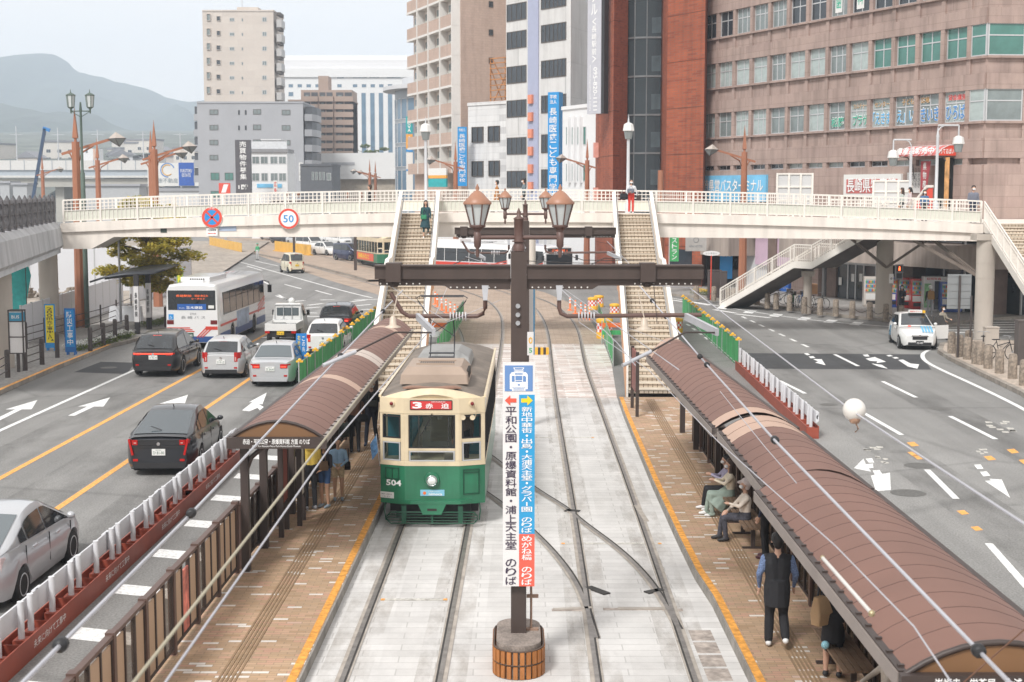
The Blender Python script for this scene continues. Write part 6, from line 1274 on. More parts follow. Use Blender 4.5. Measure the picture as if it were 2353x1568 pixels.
 au=unit(.75,2.7,.74,zc+.2,.36,ac_m,'air_conditioner')
 b=MB()
 for i in range(16):x=-.36+.048*i; b.box(x,x+.03,1.4+.15*abs(x),1.9-.1*abs(x),zc+.56,zc+.563)
 b.build('vent',ac_d,au); b=MB(); b.box(-.42,.42,1.3,1.36,zc+.56,zc+.59); b.box(-.42,.42,1.95,2.0,zc+.56,zc+.58); b.build('vent_rim',ac_m,au)
 b=MB(); [b.box(.56,.74,1.2+.12*i,1.27+.12*i,zc+.28,zc+.44)for i in range(8)]; b.build('side_vent',ac_d,au)
 unit(3.9,6.0,.66,zc+.2,.34,ac_g,'resistor_box',.3)
 # pantograph
 b=MB(); y0,z0=3.6,zc+.26
 for x in(-.28,.28):b.box(x-.04,x+.04,y0-.35,y0+.5,z0,z0+.12); b.path([(x,y0,z0+.1),(x*1.0,y0+.4,z0+.62),(x*.98,y0-.1,z0+1.15)],.018)
 b.tube((-.3,y0-.2,z0+.16),(.3,y0-.2,z0+.16),.075,n=10); b.tube((-.3,y0-.05,z0+.3),(.3,y0-.05,z0+.3),.02)
 for i in range(14):x=-.26+.04*i; b.tube((x,y0-.2,z0+.16),(x+.012,y0-.2,z0+.16),.09,n=10)
 b.path([(-.28,y0-.1,z0+1.15),(-.55,y0+.1,z0+1.5),(-.6,y0+.1,z0+1.58),(-.5,y0+.1,z0+1.64),(.5,y0+.1,z0+1.64),(.6,y0+.1,z0+1.58),(.55,y0+.1,z0+1.5),(.28,y0-.1,z0+1.15),(-.28,y0-.1,z0+1.15)],.014)
 b.tube((-.5,y0+.25,z0+1.6),(.5,y0+.25,z0+1.6),.014); b.path([(-.28,y0,z0+.7),(.28,y0-.05,z0+1.1)],.01); b.path([(.28,y0,z0+.7),(-.28,y0-.05,z0+1.1)],.01); b.build('pantograph',mat('dark_grey_metal',(.05,.052,.06),.5,.3,var=.1),t)
 return t
tram=make_tram('cream and green tram with red destination blind standing at the left platform',(-1.69,29.6,.03),-.0125)
p,q=G(838,606),G(1010,640); d=(p-q).normalized()
t2=copy_of(tram,(p.x,p.y,.03),math.atan2(-d.x,d.y)+math.pi,'cream and green tram with red side advert partly hidden behind the left stairs')
for ch in list(t2.children):
 if ch.name.split('.')[0]in('destination_box','destination_blind','flag','lettering','blue_plate','white_notice','number'):
  for g in list(ch.children):bpy.data.objects.remove(g)
  bpy.data.objects.remove(ch)
b=MB(); b.box(-1.135,-1.12,1.4,8,.55,1.25); ad=b.build('side_advert',mat('advert_red',(.68,.10,.06),.4,var=.08),t2)
for sgn in(-1,1):
 if sgn>0:b=MB(); b.box(1.12,1.135,1.4,8,.55,1.25); ad=b.build('side_advert',MATS['advert_red'],t2)
 letters(ad,'長崎みなと',(sgn*1.14,4.2,.92),4.4,.5,MATS['arrow_yellow'],right=(0,sgn,0))
 # ============================================================= road vehicles
def paint(name,c,metal=.0):return mat(name,c,.28,metal,var=0,coat=.7)
P_black=paint('black_car_paint',(.010,.010,.012)); P_silver=paint('silver_car_paint',(.50,.51,.53),.35); P_white=paint('white_car_paint',(.70,.70,.69)); P_grey=paint('dark_grey_car_paint',(.022,.024,.03),.2); P_cream=paint('cream_car_paint',(.68,.62,.46)); P_navy=paint('navy_car_paint',(.025,.035,.085),.2); P_red=paint('red_car_paint',(.6,.05,.03)); P_pale=paint('pale_silver_paint',(.55,.56,.57),.35)
cglass=mat('car_glass',(.028,.033,.038),.04,var=.5,scale=1.2,spec=1); cglass2=mat('car_rear_glass',(.10,.12,.13),.06,var=0,spec=.9)
tyre_m=mat('tyre_rubber',(.018,.018,.018),.8,var=.1); rim_m=mat('alloy_rim',(.55,.56,.58),.3,.15,var=0); tail_red=mat('tail_lamp_red',(.42,.012,.01),.18,var=0); tail_on=mat('brake_lamp_lit',(1,.06,.03),emit=1.2); plate_w=mat('plate_white',(.72,.72,.70),.4,var=0); trim=mat('black_plastic_trim',(.02,.02,.022),.5,var=0); plate_y=mat('plate_yellow',(.80,.52,.03),.4,var=0); plate_ink=mat('plate_green_ink',(.03,.12,.08),.5,var=0)
WM={}
def wheel_meshes(r,wd):
 if(r,wd)in WM:return WM[(r,wd)]
 b=MB(); b.lathe([(r*.66,-wd/2),(r*.94,-wd/2),(r,-wd*.35),(r,wd*.35),(r*.94,wd/2),(r*.66,wd/2)],n=24); ty=b.mesh('tyre',tyre_m)
 b=MB(); b.lathe([(r*.67,wd*.38),(r*.67,wd*.47),(r*.60,wd*.47),(r*.57,wd*.3),(.01,wd*.3)],n=24,m=1)
 for i in range(7):
  a=2*math.pi*i/7; b.bar((.04*math.cos(a),.04*math.sin(a),wd*.40),(r*.62*math.cos(a),r*.62*math.sin(a),wd*.42),.055,.03,0,up=(0,0,1))
 b.lathe([(.06,wd*.36),(.05,wd*.47),(.01,wd*.47)],n=10); b.path([(r*.63*math.cos(.3*i),r*.63*math.sin(.3*i),wd*.45)for i in range(21)],.018,5,closed=True)
 WM[(r,wd)]=(ty,b.mesh('rim',[rim_m,trim])); return WM[(r,wd)]
def add_wheel(t,x,y,r,wd,steer=0):
 ty,ri=wheel_meshes(r,wd); o=bpy.data.objects.new('wheel',ty); COL.objects.link(o); o.parent=t; o.location=(x,y,r); o.rotation_euler=(0,R(90 if x>0 else-90),steer)
 q=bpy.data.objects.new('rim',ri); COL.objects.link(q); q.parent=o
def car(label,loc,rz,L,W,H,pm,top,roof,wb=(.82,2.55),r=.31,zb=.22,tail=None,plate=('ふ 12-34',plate_w),wr=.71,lampm=None,lit=False,mirror=True,group=None,face='rear',sideg=(None,),dlo=False,rear_glass=cglass,extra=None,cat='car',name='car',grille=True,plate_c=None,lamps='block',belt_in=.91,bump=None):
 """top: (y,z) shoulder line of the lower body from rear to front; roof: (y,z) greenhouse line: rear foot, rear roof edge, front roof edge, cowl"""
 t=thing(name,label,cat,loc,rz,group); hw=W/2
 def lin(P,y):
  if y<=P[0][0]:return P[0][1]
  for a,c in zip(P,P[1:]):
   if a[0]<=y<=c[0]:return a[1]+(c[1]-a[1])*(y-a[0])/(c[0]-a[0])
  return P[-1][1]
 def hwid(y):
  d=min(y,L-y); k=.97 if y<L/2 else .95; e=1-min(1,d/(.55 if y<L/2 else .9)); return hw*(1-(1-(.81 if y<L/2 else .72))*e**2.2)
 axles=(wb[0],wb[0]+wb[1]); ra=r+.055
 ys=sorted(set([0,.03,.08,.16]+[L*i/46 for i in range(2,45)]+[L-.16,L-.08,L-.03,L])); rings=[]
 for y in ys:
  w=hwid(y); zs=lin(top,y); d=min(y,L-y); sh=max(0,1-d/.14)**2; zl=zb+.07*sh
  arch=0
  for a in axles:
   if abs(y-a)<ra:arch=max(arch,r+math.sqrt(ra*ra-(y-a)**2)-.02)
  w*=1-.03*sh; zs-=.05*sh; z1=max(zl,arch); z2=max(zl+.13,arch+.012); zm=max(zl+(zs-zl)*.52,z2+.01); zu=max(zs-.15,zm+.01)
  rings.append([(0,y,z1),(w*.93,y,z1),(w*.985,y,z2),(w,y,zm),(w*.985,y,zu),(w*belt_in,y,zs),(w*.62,y,zs+.025),(0,y,zs+.035),(-w*.62,y,zs+.025),(-w*belt_in,y,zs),(-w*.985,y,zu),(-w,y,zm),(-w*.985,y,z2),(-w*.93,y,z1)])
 b=MB(); b.loft(rings,0,True); body=b.build('body',pm,t)
 q=body.modifiers.new('e','EDGE_SPLIT'); q.split_angle=R(38)
 b=MB(); b.box(-hw*.86,hw*.86,.25,L-.3,zb-.04,zb+.22); b.build('underbody',trim,t)
 y0,y1,y2,y3=[p[0]for p in roof]; z0,z1_,z2_,z3=[p[1]for p in roof]
 def gz(y):return lin(roof,y)
 def gx(y,z):
  zt=gz(y); zbm=lin(top,y); k=0 if zt<=zbm+.01 else min(1,max(0,(z-zbm)/(H-.04-zbm))); wbm=hwid(y)*belt_in; return wbm+(hw*wr-wbm)*k
 st=sorted(set([y0+(y1-y0)*i/5 for i in range(6)]+[y1+(y2-y1)*i/6 for i in range(7)]+[y2+(y3-y2)*i/5 for i in range(6)])); rings=[]
 for y in st:
  zt=gz(y); zbm=min(lin(top,y),zt)-.02; u=(y-y1)/max(.01,y2-y1); cr=.03*max(0,1-(2*u-1)**2)if 0<u<1 else 0; zt+=cr; e=min(.1,(zt-zbm)*.3)
  xb,xm,xt=gx(y,zbm),gx(y,zbm+(zt-zbm)*.5)+.012,gx(y,zt-e)
  h=[(xb,y,zbm),(xm,y,zbm+(zt-zbm)*.5),(xt,y,zt-e),(xt*.90,y,zt-e*.15),(xt*.5,y,zt+.012),(0,y,zt+.02)]
  rings.append(h+[(-a,y_,z_)for a,y_,z_ in h[-2::-1]])
 b=MB(); b.loft(rings,0,True,False,False); gh=b.build('roof',pm,t); q=gh.modifiers.new('e','EDGE_SPLIT'); q.split_angle=R(45)
 # glass
 def screen(ya,yb,za,zb_,name,m):
  g=MB(); n=(yb-ya); d=Vector((0,zb_-za,-(yb-ya))); d=Vector((0,-(zb_-za),(yb-ya))).normalized()if False else None
  pa,pb=(ya,za),(yb,zb_); l0,l1=.10,.93
  P_=[]
  for k,l in((0,l0),(1,l1)):
   y=ya+(yb-ya)*l; z=za+(zb_-za)*l; x=gx(y,z-.05)*(.90 if k==0 else .86); P_.append((x,y,z))
  nx=Vector((0,-(zb_-za)*(1 if ya<yb else 1),(yb-ya))).normalized(); nx=nx if nx.z>0 else-nx
  vs=[]
  for(x,y,z)in P_:
   for s in(-1,-.5,0,.5,1):p=Vector((x*s,y,z))+nx*(.022+.022*(1-s*s)-.012); vs.append(p)
  g.add(vs,[(i,i+1,i+6,i+5)for i in range(4)],0,True); return g.build(name,m,t,fix=False)
 screen(y0,y1,z0,z1_,'rear_window',rear_glass); screen(y3,y2,z3,z2_,'windscreen',cglass)
 def sidewin(ya,yb,sh0,sh1,name='side_window'):
  for s in(-1,1):
   zlo=lambda y:lin(top,y)+.035; zhi=lambda y:gz(y)-.09; n=5; vs=[]
   lo=[ya+(yb-ya)*i/n for i in range(n+1)]
   for i,y in enumerate(lo):
    zl_,zh_=zlo(y),max(zlo(y)+.01,min(zhi(y),H-.1));
    for z in(zl_,(zl_+zh_)/2,zh_):vs.append((s*(gx(y,z)+.022),y,z))
   g=MB(); g.add(vs,[(3*i+j,3*i+3+j,3*i+4+j,3*i+1+j)for i in range(n)for j in range(2)],0,True); g.build(name,cglass,t,fix=False)
 ws=y0+(y1-y0)*.55; we=y3-(y3-y2)*.22; bp=(ws+we)/2+.05
 cuts=[ws,ws+(bp-ws)*.28,bp,we]if dlo else[ws,bp,we]
 for a,c in zip(cuts,cuts[1:]):sidewin(a+.035,c-.035,0,0)
 for a in axles:
  for s in(-1,1):add_wheel(t,s*(hw-.105),a,r,.2)
 zd=lin(top,.1); w0=hwid(.05)
 # rear lamps, plate, bumper
 if tail is None:tail=(.60,.97,zd-.34,zd-.08)
 for s in(-1,1):
  b=MB(); xa,xb,za,zc_=tail; m=tail_on if lit else tail_red
  prof=[(s*w0*xa,-.018),(s*w0*.88,-.012),(s*w0*xb*1.045,.1),(s*w0*xb*1.085,.28)]
  b.loft([[(x,y,za+(.04 if i==3 else 0)),(x,y,zc_-(0.0 if i<3 else .05)),(x*.97,y+.05,zc_-.02),(x*.97,y+.05,za+.02)]for i,(x,y)in enumerate(prof)]); lampo=b.build('tail_lamp',lampm or tail_red,t)
  b=MB(); b.box(min(s*w0*xa,s*w0*.86)+.03,max(s*w0*xa,s*w0*.86)-.03,-.024,-.0,za+.04,(za+zc_)/2); b.build('lamp_cell',m if lit else mat('lamp_cell_clear',(.55,.35,.32),.2,var=0),lampo)
 pz=plate_c if plate_c else zd-.30
 if plate:b=MB(); b.box(-.165,.165,-.03,.0,pz-.08,pz+.08); po=b.build('number_plate',plate[1],t); letters(po,plate[0],(0,-.034,pz-.015),.27,.085,plate_ink,bold=0); letters(po,'長崎 500',(0,-.034,pz+.055),.14,.026,plate_ink,bold=0)
 b=MB(); b.box(-hw*.72,hw*.72,-.012,.1,zb+.02,zb+.16); b.build('rear_bumper_trim',bump or trim,t)
 b=MB(); [b.box(s*w0*.78-.06,s*w0*.78+.06,-.02,.05,zb+.2,zb+.26)for s in(-1,1)]; b.build('reflectors',tail_red,t)if face=='rear' else None
 # front
 wf=hwid(L-.06); zf=lin(top,L-.1)
 for s in(-1,1):
  b=MB(); prof=[(s*wf*.52,L+.0),(s*wf*.85,L-.03),(s*wf*1.08,L-.22),(s*wf*1.14,L-.42)]
  b.loft([[(x,y,zf-.2),(x,y,zf-.05),(x*.96,y-.06,zf-.03),(x*.96,y-.06,zf-.2)]for x,y in prof]); b.build('headlight',lens,t)
 b=MB(); b.box(-wf*.5,wf*.5,L-.06,L+.012,zf-.24,zf-.08); b.box(-wf*.8,wf*.8,L-.06,L+.008,zb+.03,zb+.16); b.build('grille',trim,t)
 if face=='front':b=MB(); b.box(-.165,.165,L,L+.025,zf-.45,zf-.29); po=b.build('number_plate',plate[1]if plate else plate_w,t); letters(po,plate[0]if plate else '12-34',(0,L+.03,zf-.38),.27,.085,plate_ink if plate[1]!=trim else txt_white,right=(-1,0,0),bold=0)
 if mirror:
  for s in(-1,1):b=MB(); y=y3-(y3-y2)*.35; x=gx(y,lin(top,y))+.02; b.ball((s*(x+.11),y,lin(top,y)+.1),.085,8,0,.8); b.bar((s*(x-.02),y,lin(top,y)+.05),(s*(x+.08),y,lin(top,y)+.07),.05,.04,1); b.build('mirror',[pm,trim],t)
 for s in(-1,1):
  b=MB()
  for y in((ws+bp)/2-.1,(bp+we)/2-.15):b.box(s*hw*.985-.02,s*hw*.985+.022,y-.1,y+.1,lin(top,y)-.13,lin(top,y)-.10)
  b.build('door_handles',pm,t); b=MB()
  for y in(bp,we-.02,ws+.12):b.box(s*hw*.992-.015,s*hw*.992+.006,y-.006,y+.006,zb+.2 if y==bp else zb+.45,lin(top,y)-.02)
  b.build('door_gaps',trim,t)
 b=MB(); b.path([(0,y1+.15,H-.02),(0,y1+.02,H+.09)],.012,5); b.build('antenna',trim,t)
 if extra:extra(t,dict(hw=hw,w0=w0,L=L,H=H,top=top,lin=lin,zd=zd,y0=y0,y1=y1,y2=y2,z0=z0,z1=z1_))
 return t
YR=-.0115
def at_rear(px,py):p=G(px,py); k=(p.y-.72)/p.y; return(p.x*k,p.y*k,.006)
def wiper_strip(m_lit=True,strip=None):
 def f(t,k):
  b=MB(); b.box(-.16,.16,k['y1']-.06,k['y1']+.02,k['z1']-.035,k['z1']-.01); b.build('high_brake_lamp',tail_on if m_lit else tail_red,t)
  if strip:b=MB(); b.box(-k['w0']*.95,k['w0']*.95,-.022,.03,strip[0],strip[1]); b.build('tail_strip',strip[2],t)
  b=MB(); ym=k['y0']*.8+k['y1']*.2; zm=k['z0']*.8+k['z1']*.2; b.bar((.0,ym-.03,zm+.04),(-.28,ym+.05,zm+.12),.02,.015); b.build('rear_wiper',trim,t)
  b=MB(); b.lathe([(.045,0),(.045,.008)],(0,0,0),14); o=b.build('badge',chrome,t); o.rotation_euler=(R(90),0,0); o.location=(0,-.02,k['zd']-.12)
 return f
car('black sport utility car with full width red tail strip, left lane of the queue',at_rear(353,863),YR,4.74,1.855,1.66,P_black,[(0,1.02),(.5,1.04),(3.3,1.0),(4.2,.93),(4.74,.72)],[(.12,1.04),(.75,1.57),(2.4,1.66),(3.55,1.02)],(.98,2.69),.36,.26,(.62,.97,.86,.95),('31 93-19',plate_w),plate_c=.78,extra=wiper_strip(True,(.90,.94,tail_on)),lit=True)
car('silver hatchback with curved red tail lamps, between black car and silver saloon',at_rear(508,866),YR,4.05,1.695,1.485,P_pale,[(0,.92),(.5,.95),(2.9,.92),(3.6,.84),(4.05,.62)],[(.08,.95),(.55,1.40),(2.0,1.485),(3.1,.93)],(.73,2.6),.30,.2,(.72,.97,.66,1.02),('51 91-12',plate_w),plate_c=.66,extra=wiper_strip(False),lit=False)
car('silver saloon car with boot and wide red tail lamps, nearest of the queue',at_rear(621,885),YR,4.6,1.695,1.475,P_silver,[(0,.94),(.6,.98),(3.2,.90),(4.2,.80),(4.6,.62)],[(.62,.98),(1.35,1.42),(2.45,1.475),(3.45,.91)],(.98,2.7),.30,.2,(.52,.97,.70,.86),('33 36-64',plate_w),plate_c=.68,rear_glass=cglass2,lit=True,bump=P_silver)
car('white hatchback with glowing tail lamps behind green net fence',at_rear(742,817),YR,4.03,1.695,1.5,P_white,[(0,.94),(.5,.96),(2.9,.93),(3.6,.84),(4.03,.62)],[(.1,.96),(.62,1.42),(2.0,1.5),(3.1,.94)],(.75,2.55),.30,.2,(.74,.97,.66,.98),('50 39-67',plate_w),plate_c=.64,extra=wiper_strip(False),lit=True)
car('dark car with lit red tail lamps at the head of the queue',at_rear(770,775),YR,4.45,1.8,1.6,P_grey,[(0,.98),(.5,1.0),(3.1,.96),(4.0,.88),(4.45,.68)],[(.12,1.0),(.7,1.52),(2.3,1.6),(3.4,.97)],(.85,2.67),.34,.22,(.6,.97,.80,.98),('33 12-30',plate_w),extra=wiper_strip(True),lit=True)
def prius_x(t,k):
 wiper_strip(True,(.73,.78,trim))(t,k)
 b=MB(); b.box(-k['w0']*.68,k['w0']*.68,-.015,.02,.80,.93); b.build('tail_strip',trim,t)
 for s in(-1,1):b=MB(); b.bar((s*k['w0']*.98,.0,.95),(s*k['w0']*.86,-.015,.55),.05,.09); b.build('tail_lamp',tail_red,t)
car('dark grey fastback car with tall rear window, near middle of left road',at_rear(366,1083),YR+R(1.8),4.575,1.76,1.47,P_grey,[(0,.93),(.35,.99),(3.2,.88),(4.1,.78),(4.575,.58)],[(.06,.99),(1.75,1.44),(2.45,1.47),(3.75,.86)],(.95,2.7),.32,.19,(.70,.96,.80,.93),('ひ 81-90',plate_w),plate_c=.62,extra=prius_x,dlo=True,rear_glass=mat('fastback_glass_sky_tint',(.055,.07,.08),.05,var=0,spec=1))  # rear glass base colour is lightened to stand in for reflected sky
pr=G(92,1366); car('silver fastback car leaving at the left edge of the picture',(pr.x-.98,pr.y-1.3,.006),YR,4.48,1.745,1.46,P_silver,[(0,.92),(.35,1.0),(3.1,.90),(4.0,.80),(4.48,.6)],[(.08,1.0),(1.55,1.42),(2.4,1.46),(3.7,.88)],(.82,2.7),.31,.19,(.80,.98,.68,.96),('さ 45-67',plate_w),extra=wiper_strip(False),dlo=True,rear_glass=cglass2,bump=P_silver,lampm=mat('pale_tail_lamp',(.62,.50,.50),.2,var=.3,scale=12))
def kei(label,px,py,rz,m,plate,lit=False,face='rear',L=3.4,W=1.475,H=1.75,group=None):return car(label,at_rear(px,py),rz,L,W,H,m,[(0,1.0),(.4,1.03),(2.5,1.0),(3.0,.93),(L,.76)],[(.03,1.03),(.2,H-.05),(2.0,H),(2.75,1.01)],(.55,2.3),.28,.2,(.8,.98,.72,1.02),plate,wr=.84,extra=wiper_strip(False),face=face,group=group)
kei('small cream box van driving away on the bend past the footbridge',683,628,R(24),P_cream,('47-11',plate_y))
# ---- far traffic beyond the bridge
def front_at(px,py,ang,L):p=G(px,py); a=ang; return(p.x+math.sin(a)*L,p.y-math.cos(a)*L,.006)
def sedan(label,px,py,ang,m,group=None):return car(label,front_at(px,py,ang,4.5),ang,4.5,1.7,1.5,m,[(0,.96),(.6,.98),(3.1,.92),(4.1,.84),(4.5,.66)],[(.5,.98),(1.2,1.45),(2.4,1.5),(3.4,.93)],(.9,2.65),.31,.2,None,('12-34',plate_w),face='front',group=group)
def minivan(label,px,py,ang,m,H=1.85,W=1.7,L=4.6):return car(label,front_at(px,py,ang,L),ang,L,W,H,m,[(0,1.05),(.4,1.08),(3.4,1.05),(4.2,.95),(L,.75)],[(.03,1.08),(.25,H-.05),(2.9,H),(3.9,1.06)],(.8,2.8),.32,.2,None,('56-78',plate_w),wr=.84,face='front')
FA=R(180+38)
minivan('dark navy van waiting beside the second tram',818,600,FA,P_navy,1.78,1.5,3.6); sedan('white saloon car behind the navy van on far road',775,588,FA,P_white); minivan('silver white people carrier behind orange barriers on far road',735,577,FA,P_white); sedan('white car left of the people carrier on far road',706,565,FA,P_pale); sedan('dark car at the far left end of the queue under bridge',668,560,FA,P_grey); minivan('white van in the back row of far traffic under bridge',765,562,FA,P_white,1.95); sedan('pale car far back at left under footbridge',640,552,FA,P_silver); minivan('white delivery van in back row right of tram pole',800,566,FA,P_white,2.0,1.75)
FB=R(180-20)
minivan('small white van beyond crossing under the middle of footbridge',1064,636,FB,P_white,1.95,1.5,3.5); sedan('pale hatchback right of the small white van under footbridge',1133,632,FB,P_pale); sedan('silver car behind the small white van near left stairs',1098,622,FB,P_silver); sedan('pale car just right of the left stairs under footbridge',1022,630,FB,P_silver)
sedan('red car at right behind the cross beam end',1590,640,R(100),P_red); minivan('black van in front of the brick tower at right',1650,628,R(95),P_black,1.9,1.8,4.8)
# ---- taxi with open rear door
def taxi_x(t,k):
 b=MB(); b.box(-.38,.22,2.0,2.25,1.53,1.66,0); b.build('roof_sign',plate_w,t); letters(t,'長崎タクシー',(-.08,2.256,1.6),.5,.08,red_txt,right=(-1,0,0)); b=MB(); b.box(-.52,-.40,2.0,2.25,1.53,1.64); b.build('roof_lamp',mat('amber_lamp',(.8,.45,.03),.3,var=0),t)
 for i in range(4):
  b=MB(); x=-.62+.13*i; b.add([(x,3.30,1.0),(x+.07,3.30,1.0),(x+.10,4.02,.80),(x+.03,4.02,.80)],[(0,1,2,3)]); b.add([(x,3.28,.99),(x+.07,3.28,.99),(x+.07,3.0,1.0),(x,3.0,1.0)],[(0,1,2,3)]); o=b.build('blue_stripe',mat('stripe_blue',(.10,.42,.68),.3,var=0),t,fix=False); o.location.z=.018
 for s in(-1,1):
  for i in range(3):b=MB(); y=.75+.14*i; b.add([(s*.852,y,.4),(s*.852,y+.08,.4),(s*.847,y+.28,.88),(s*.847,y+.2,.88)],[(0,1,2,3)]); b.build('blue_stripe',MATS['stripe_blue'],t,fix=False)
 b=MB(); b.box(0,.06,-.95,0,.32,.95,0); b.prism([(0,.95),(-.85,.95),(-.62,1.4),(-.15,1.42)],.0,.04,'x',1); o=b.build('rear_door',[P_white,cglass],t); o.location=(-.83,2.2,0); o.rotation_euler=(0,0,R(-62))
 b=MB(); b.box(-.36,.36,4.08,4.13,.62,.68); b.tube((0,4.11,.66),(0,4.14,.66),.055,n=14); b.build('grille_chrome',chrome,t)
 b=MB(); b.box(.3,.42,3.38,3.42,1.02,1.06); b.build('meter_lamp',tail_on,t)
tp_=G(2113,806); ang=R(173.5); car('white taxi with blue stripes and roof sign, rear door open at right',(tp_.x+math.sin(ang)*4.1,tp_.y-math.cos(ang)*4.1,.006),ang,4.1,1.695,1.52,P_white,[(0,.98),(.5,1.0),(2.9,.97),(3.6,.88),(4.1,.68)],[(.1,1.0),(.6,1.44),(2.0,1.52),(3.15,.98)],(.75,2.6),.31,.2,None,('42-85',trim),face='front',extra=taxi_x,cat='taxi',name='taxi')
# ---- kei truck with open bed
def kei_truck():
 p=at_rear(645,790); t=thing('small_truck','small white truck with low open bed and yellow number plate','truck',p,YR); w=.735
 b=MB(); b.box(-w,w,0,2.0,.66,.72)
 for x in(-w,w-.03):b.box(x,x+.03,0,2.0,.72,1.0)
 b.box(-w,w,0,.03,.72,1.0); b.box(-w,w,1.97,2.0,.72,1.0); b.build('bed',P_white,t,bevel=.01)
 b=MB(); b.loft([[(-w,y,zl),(w,y,zl),(w,y,1.0),(w*.96,y,1.15),(w*.86,y,zt_-.06),(w*.78,y,zt_),(-w*.78,y,zt_),(-w*.86,y,zt_-.06),(-w*.96,y,1.15),(-w,y,1.0)]for y,zl,zt_ in((2.08,.4,1.72),(2.2,.3,1.78),(2.85,.3,1.75),(3.1,.3,1.45),(3.32,.3,1.05),(3.38,.35,.95))]); b.build('cab',P_white,t)
 b=MB(); b.box(-.52,.52,2.06,2.075,1.2,1.58); b.build('rear_window',cglass2,t); b=MB(); [b.bar((-.6,2.04,z),(.6,2.04,z),.03,.03)for z in(1.0,1.72)]; [b.bar((x,2.04,1.0),(x,2.04,1.72),.03,.03)for x in(-.62,-.2,.2,.62)]; b.build('bed_guard',P_pale,t)
 for s in(-1,1):b=MB(); b.add([(s*(w*.955),2.3,1.16),(s*(w*.955),3.05,1.16),(s*w*.875,2.82,1.62),(s*w*.875,2.3,1.66)],[(0,1,2,3)]); o=b.build('side_window',cglass,t,fix=False); o.location.x=s*.012
 b=MB(); b.add([(-.62,3.12,1.46),(.62,3.12,1.46),(.68,3.3,1.1),(-.68,3.3,1.1)],[(0,1,2,3)]); o=b.build('windscreen',cglass,t); o.location.y=.02
 for s in(-1,1):
  for y in(.62,2.75):add_wheel(t,s*(w-.1),y,.26,.16)
  b=MB(); b.box(min(s*.5,s*.72),max(s*.5,s*.72),-.03,.03,.55,.65); b.build('tail_lamp',tail_red,t); b=MB(); b.box(min(s*.76,s*.9),max(s*.76,s*.9),2.95,3.05,1.15,1.4); b.build('mirror',trim,t)
 b=MB(); b.box(-.165,.165,-.04,0,.48,.64); po=b.build('number_plate',plate_y,t); letters(po,'17-41',(0,-.045,.54),.27,.085,txt_black,bold=0); b=MB(); b.box(-.6,.6,.1,3.2,.35,.64); b.build('chassis',trim,t)
 b=MB(); b.box(-.55,.1,.3,1.2,.72,.95,0); b.box(.0,.6,.5,1.5,.72,.9,1); o=b.build('load',[mat('dark_tarpaulin',(.05,.06,.06),.8,var=.3,scale=4),mat('grey_tarp',(.16,.17,.18),.8,var=.3,scale=4)],t,bevel=.06)
 b=MB(); b.ball((.15,2.35,1.88),.16,14); b.build('roof_lamp',P_white,t); return t
kei_truck()
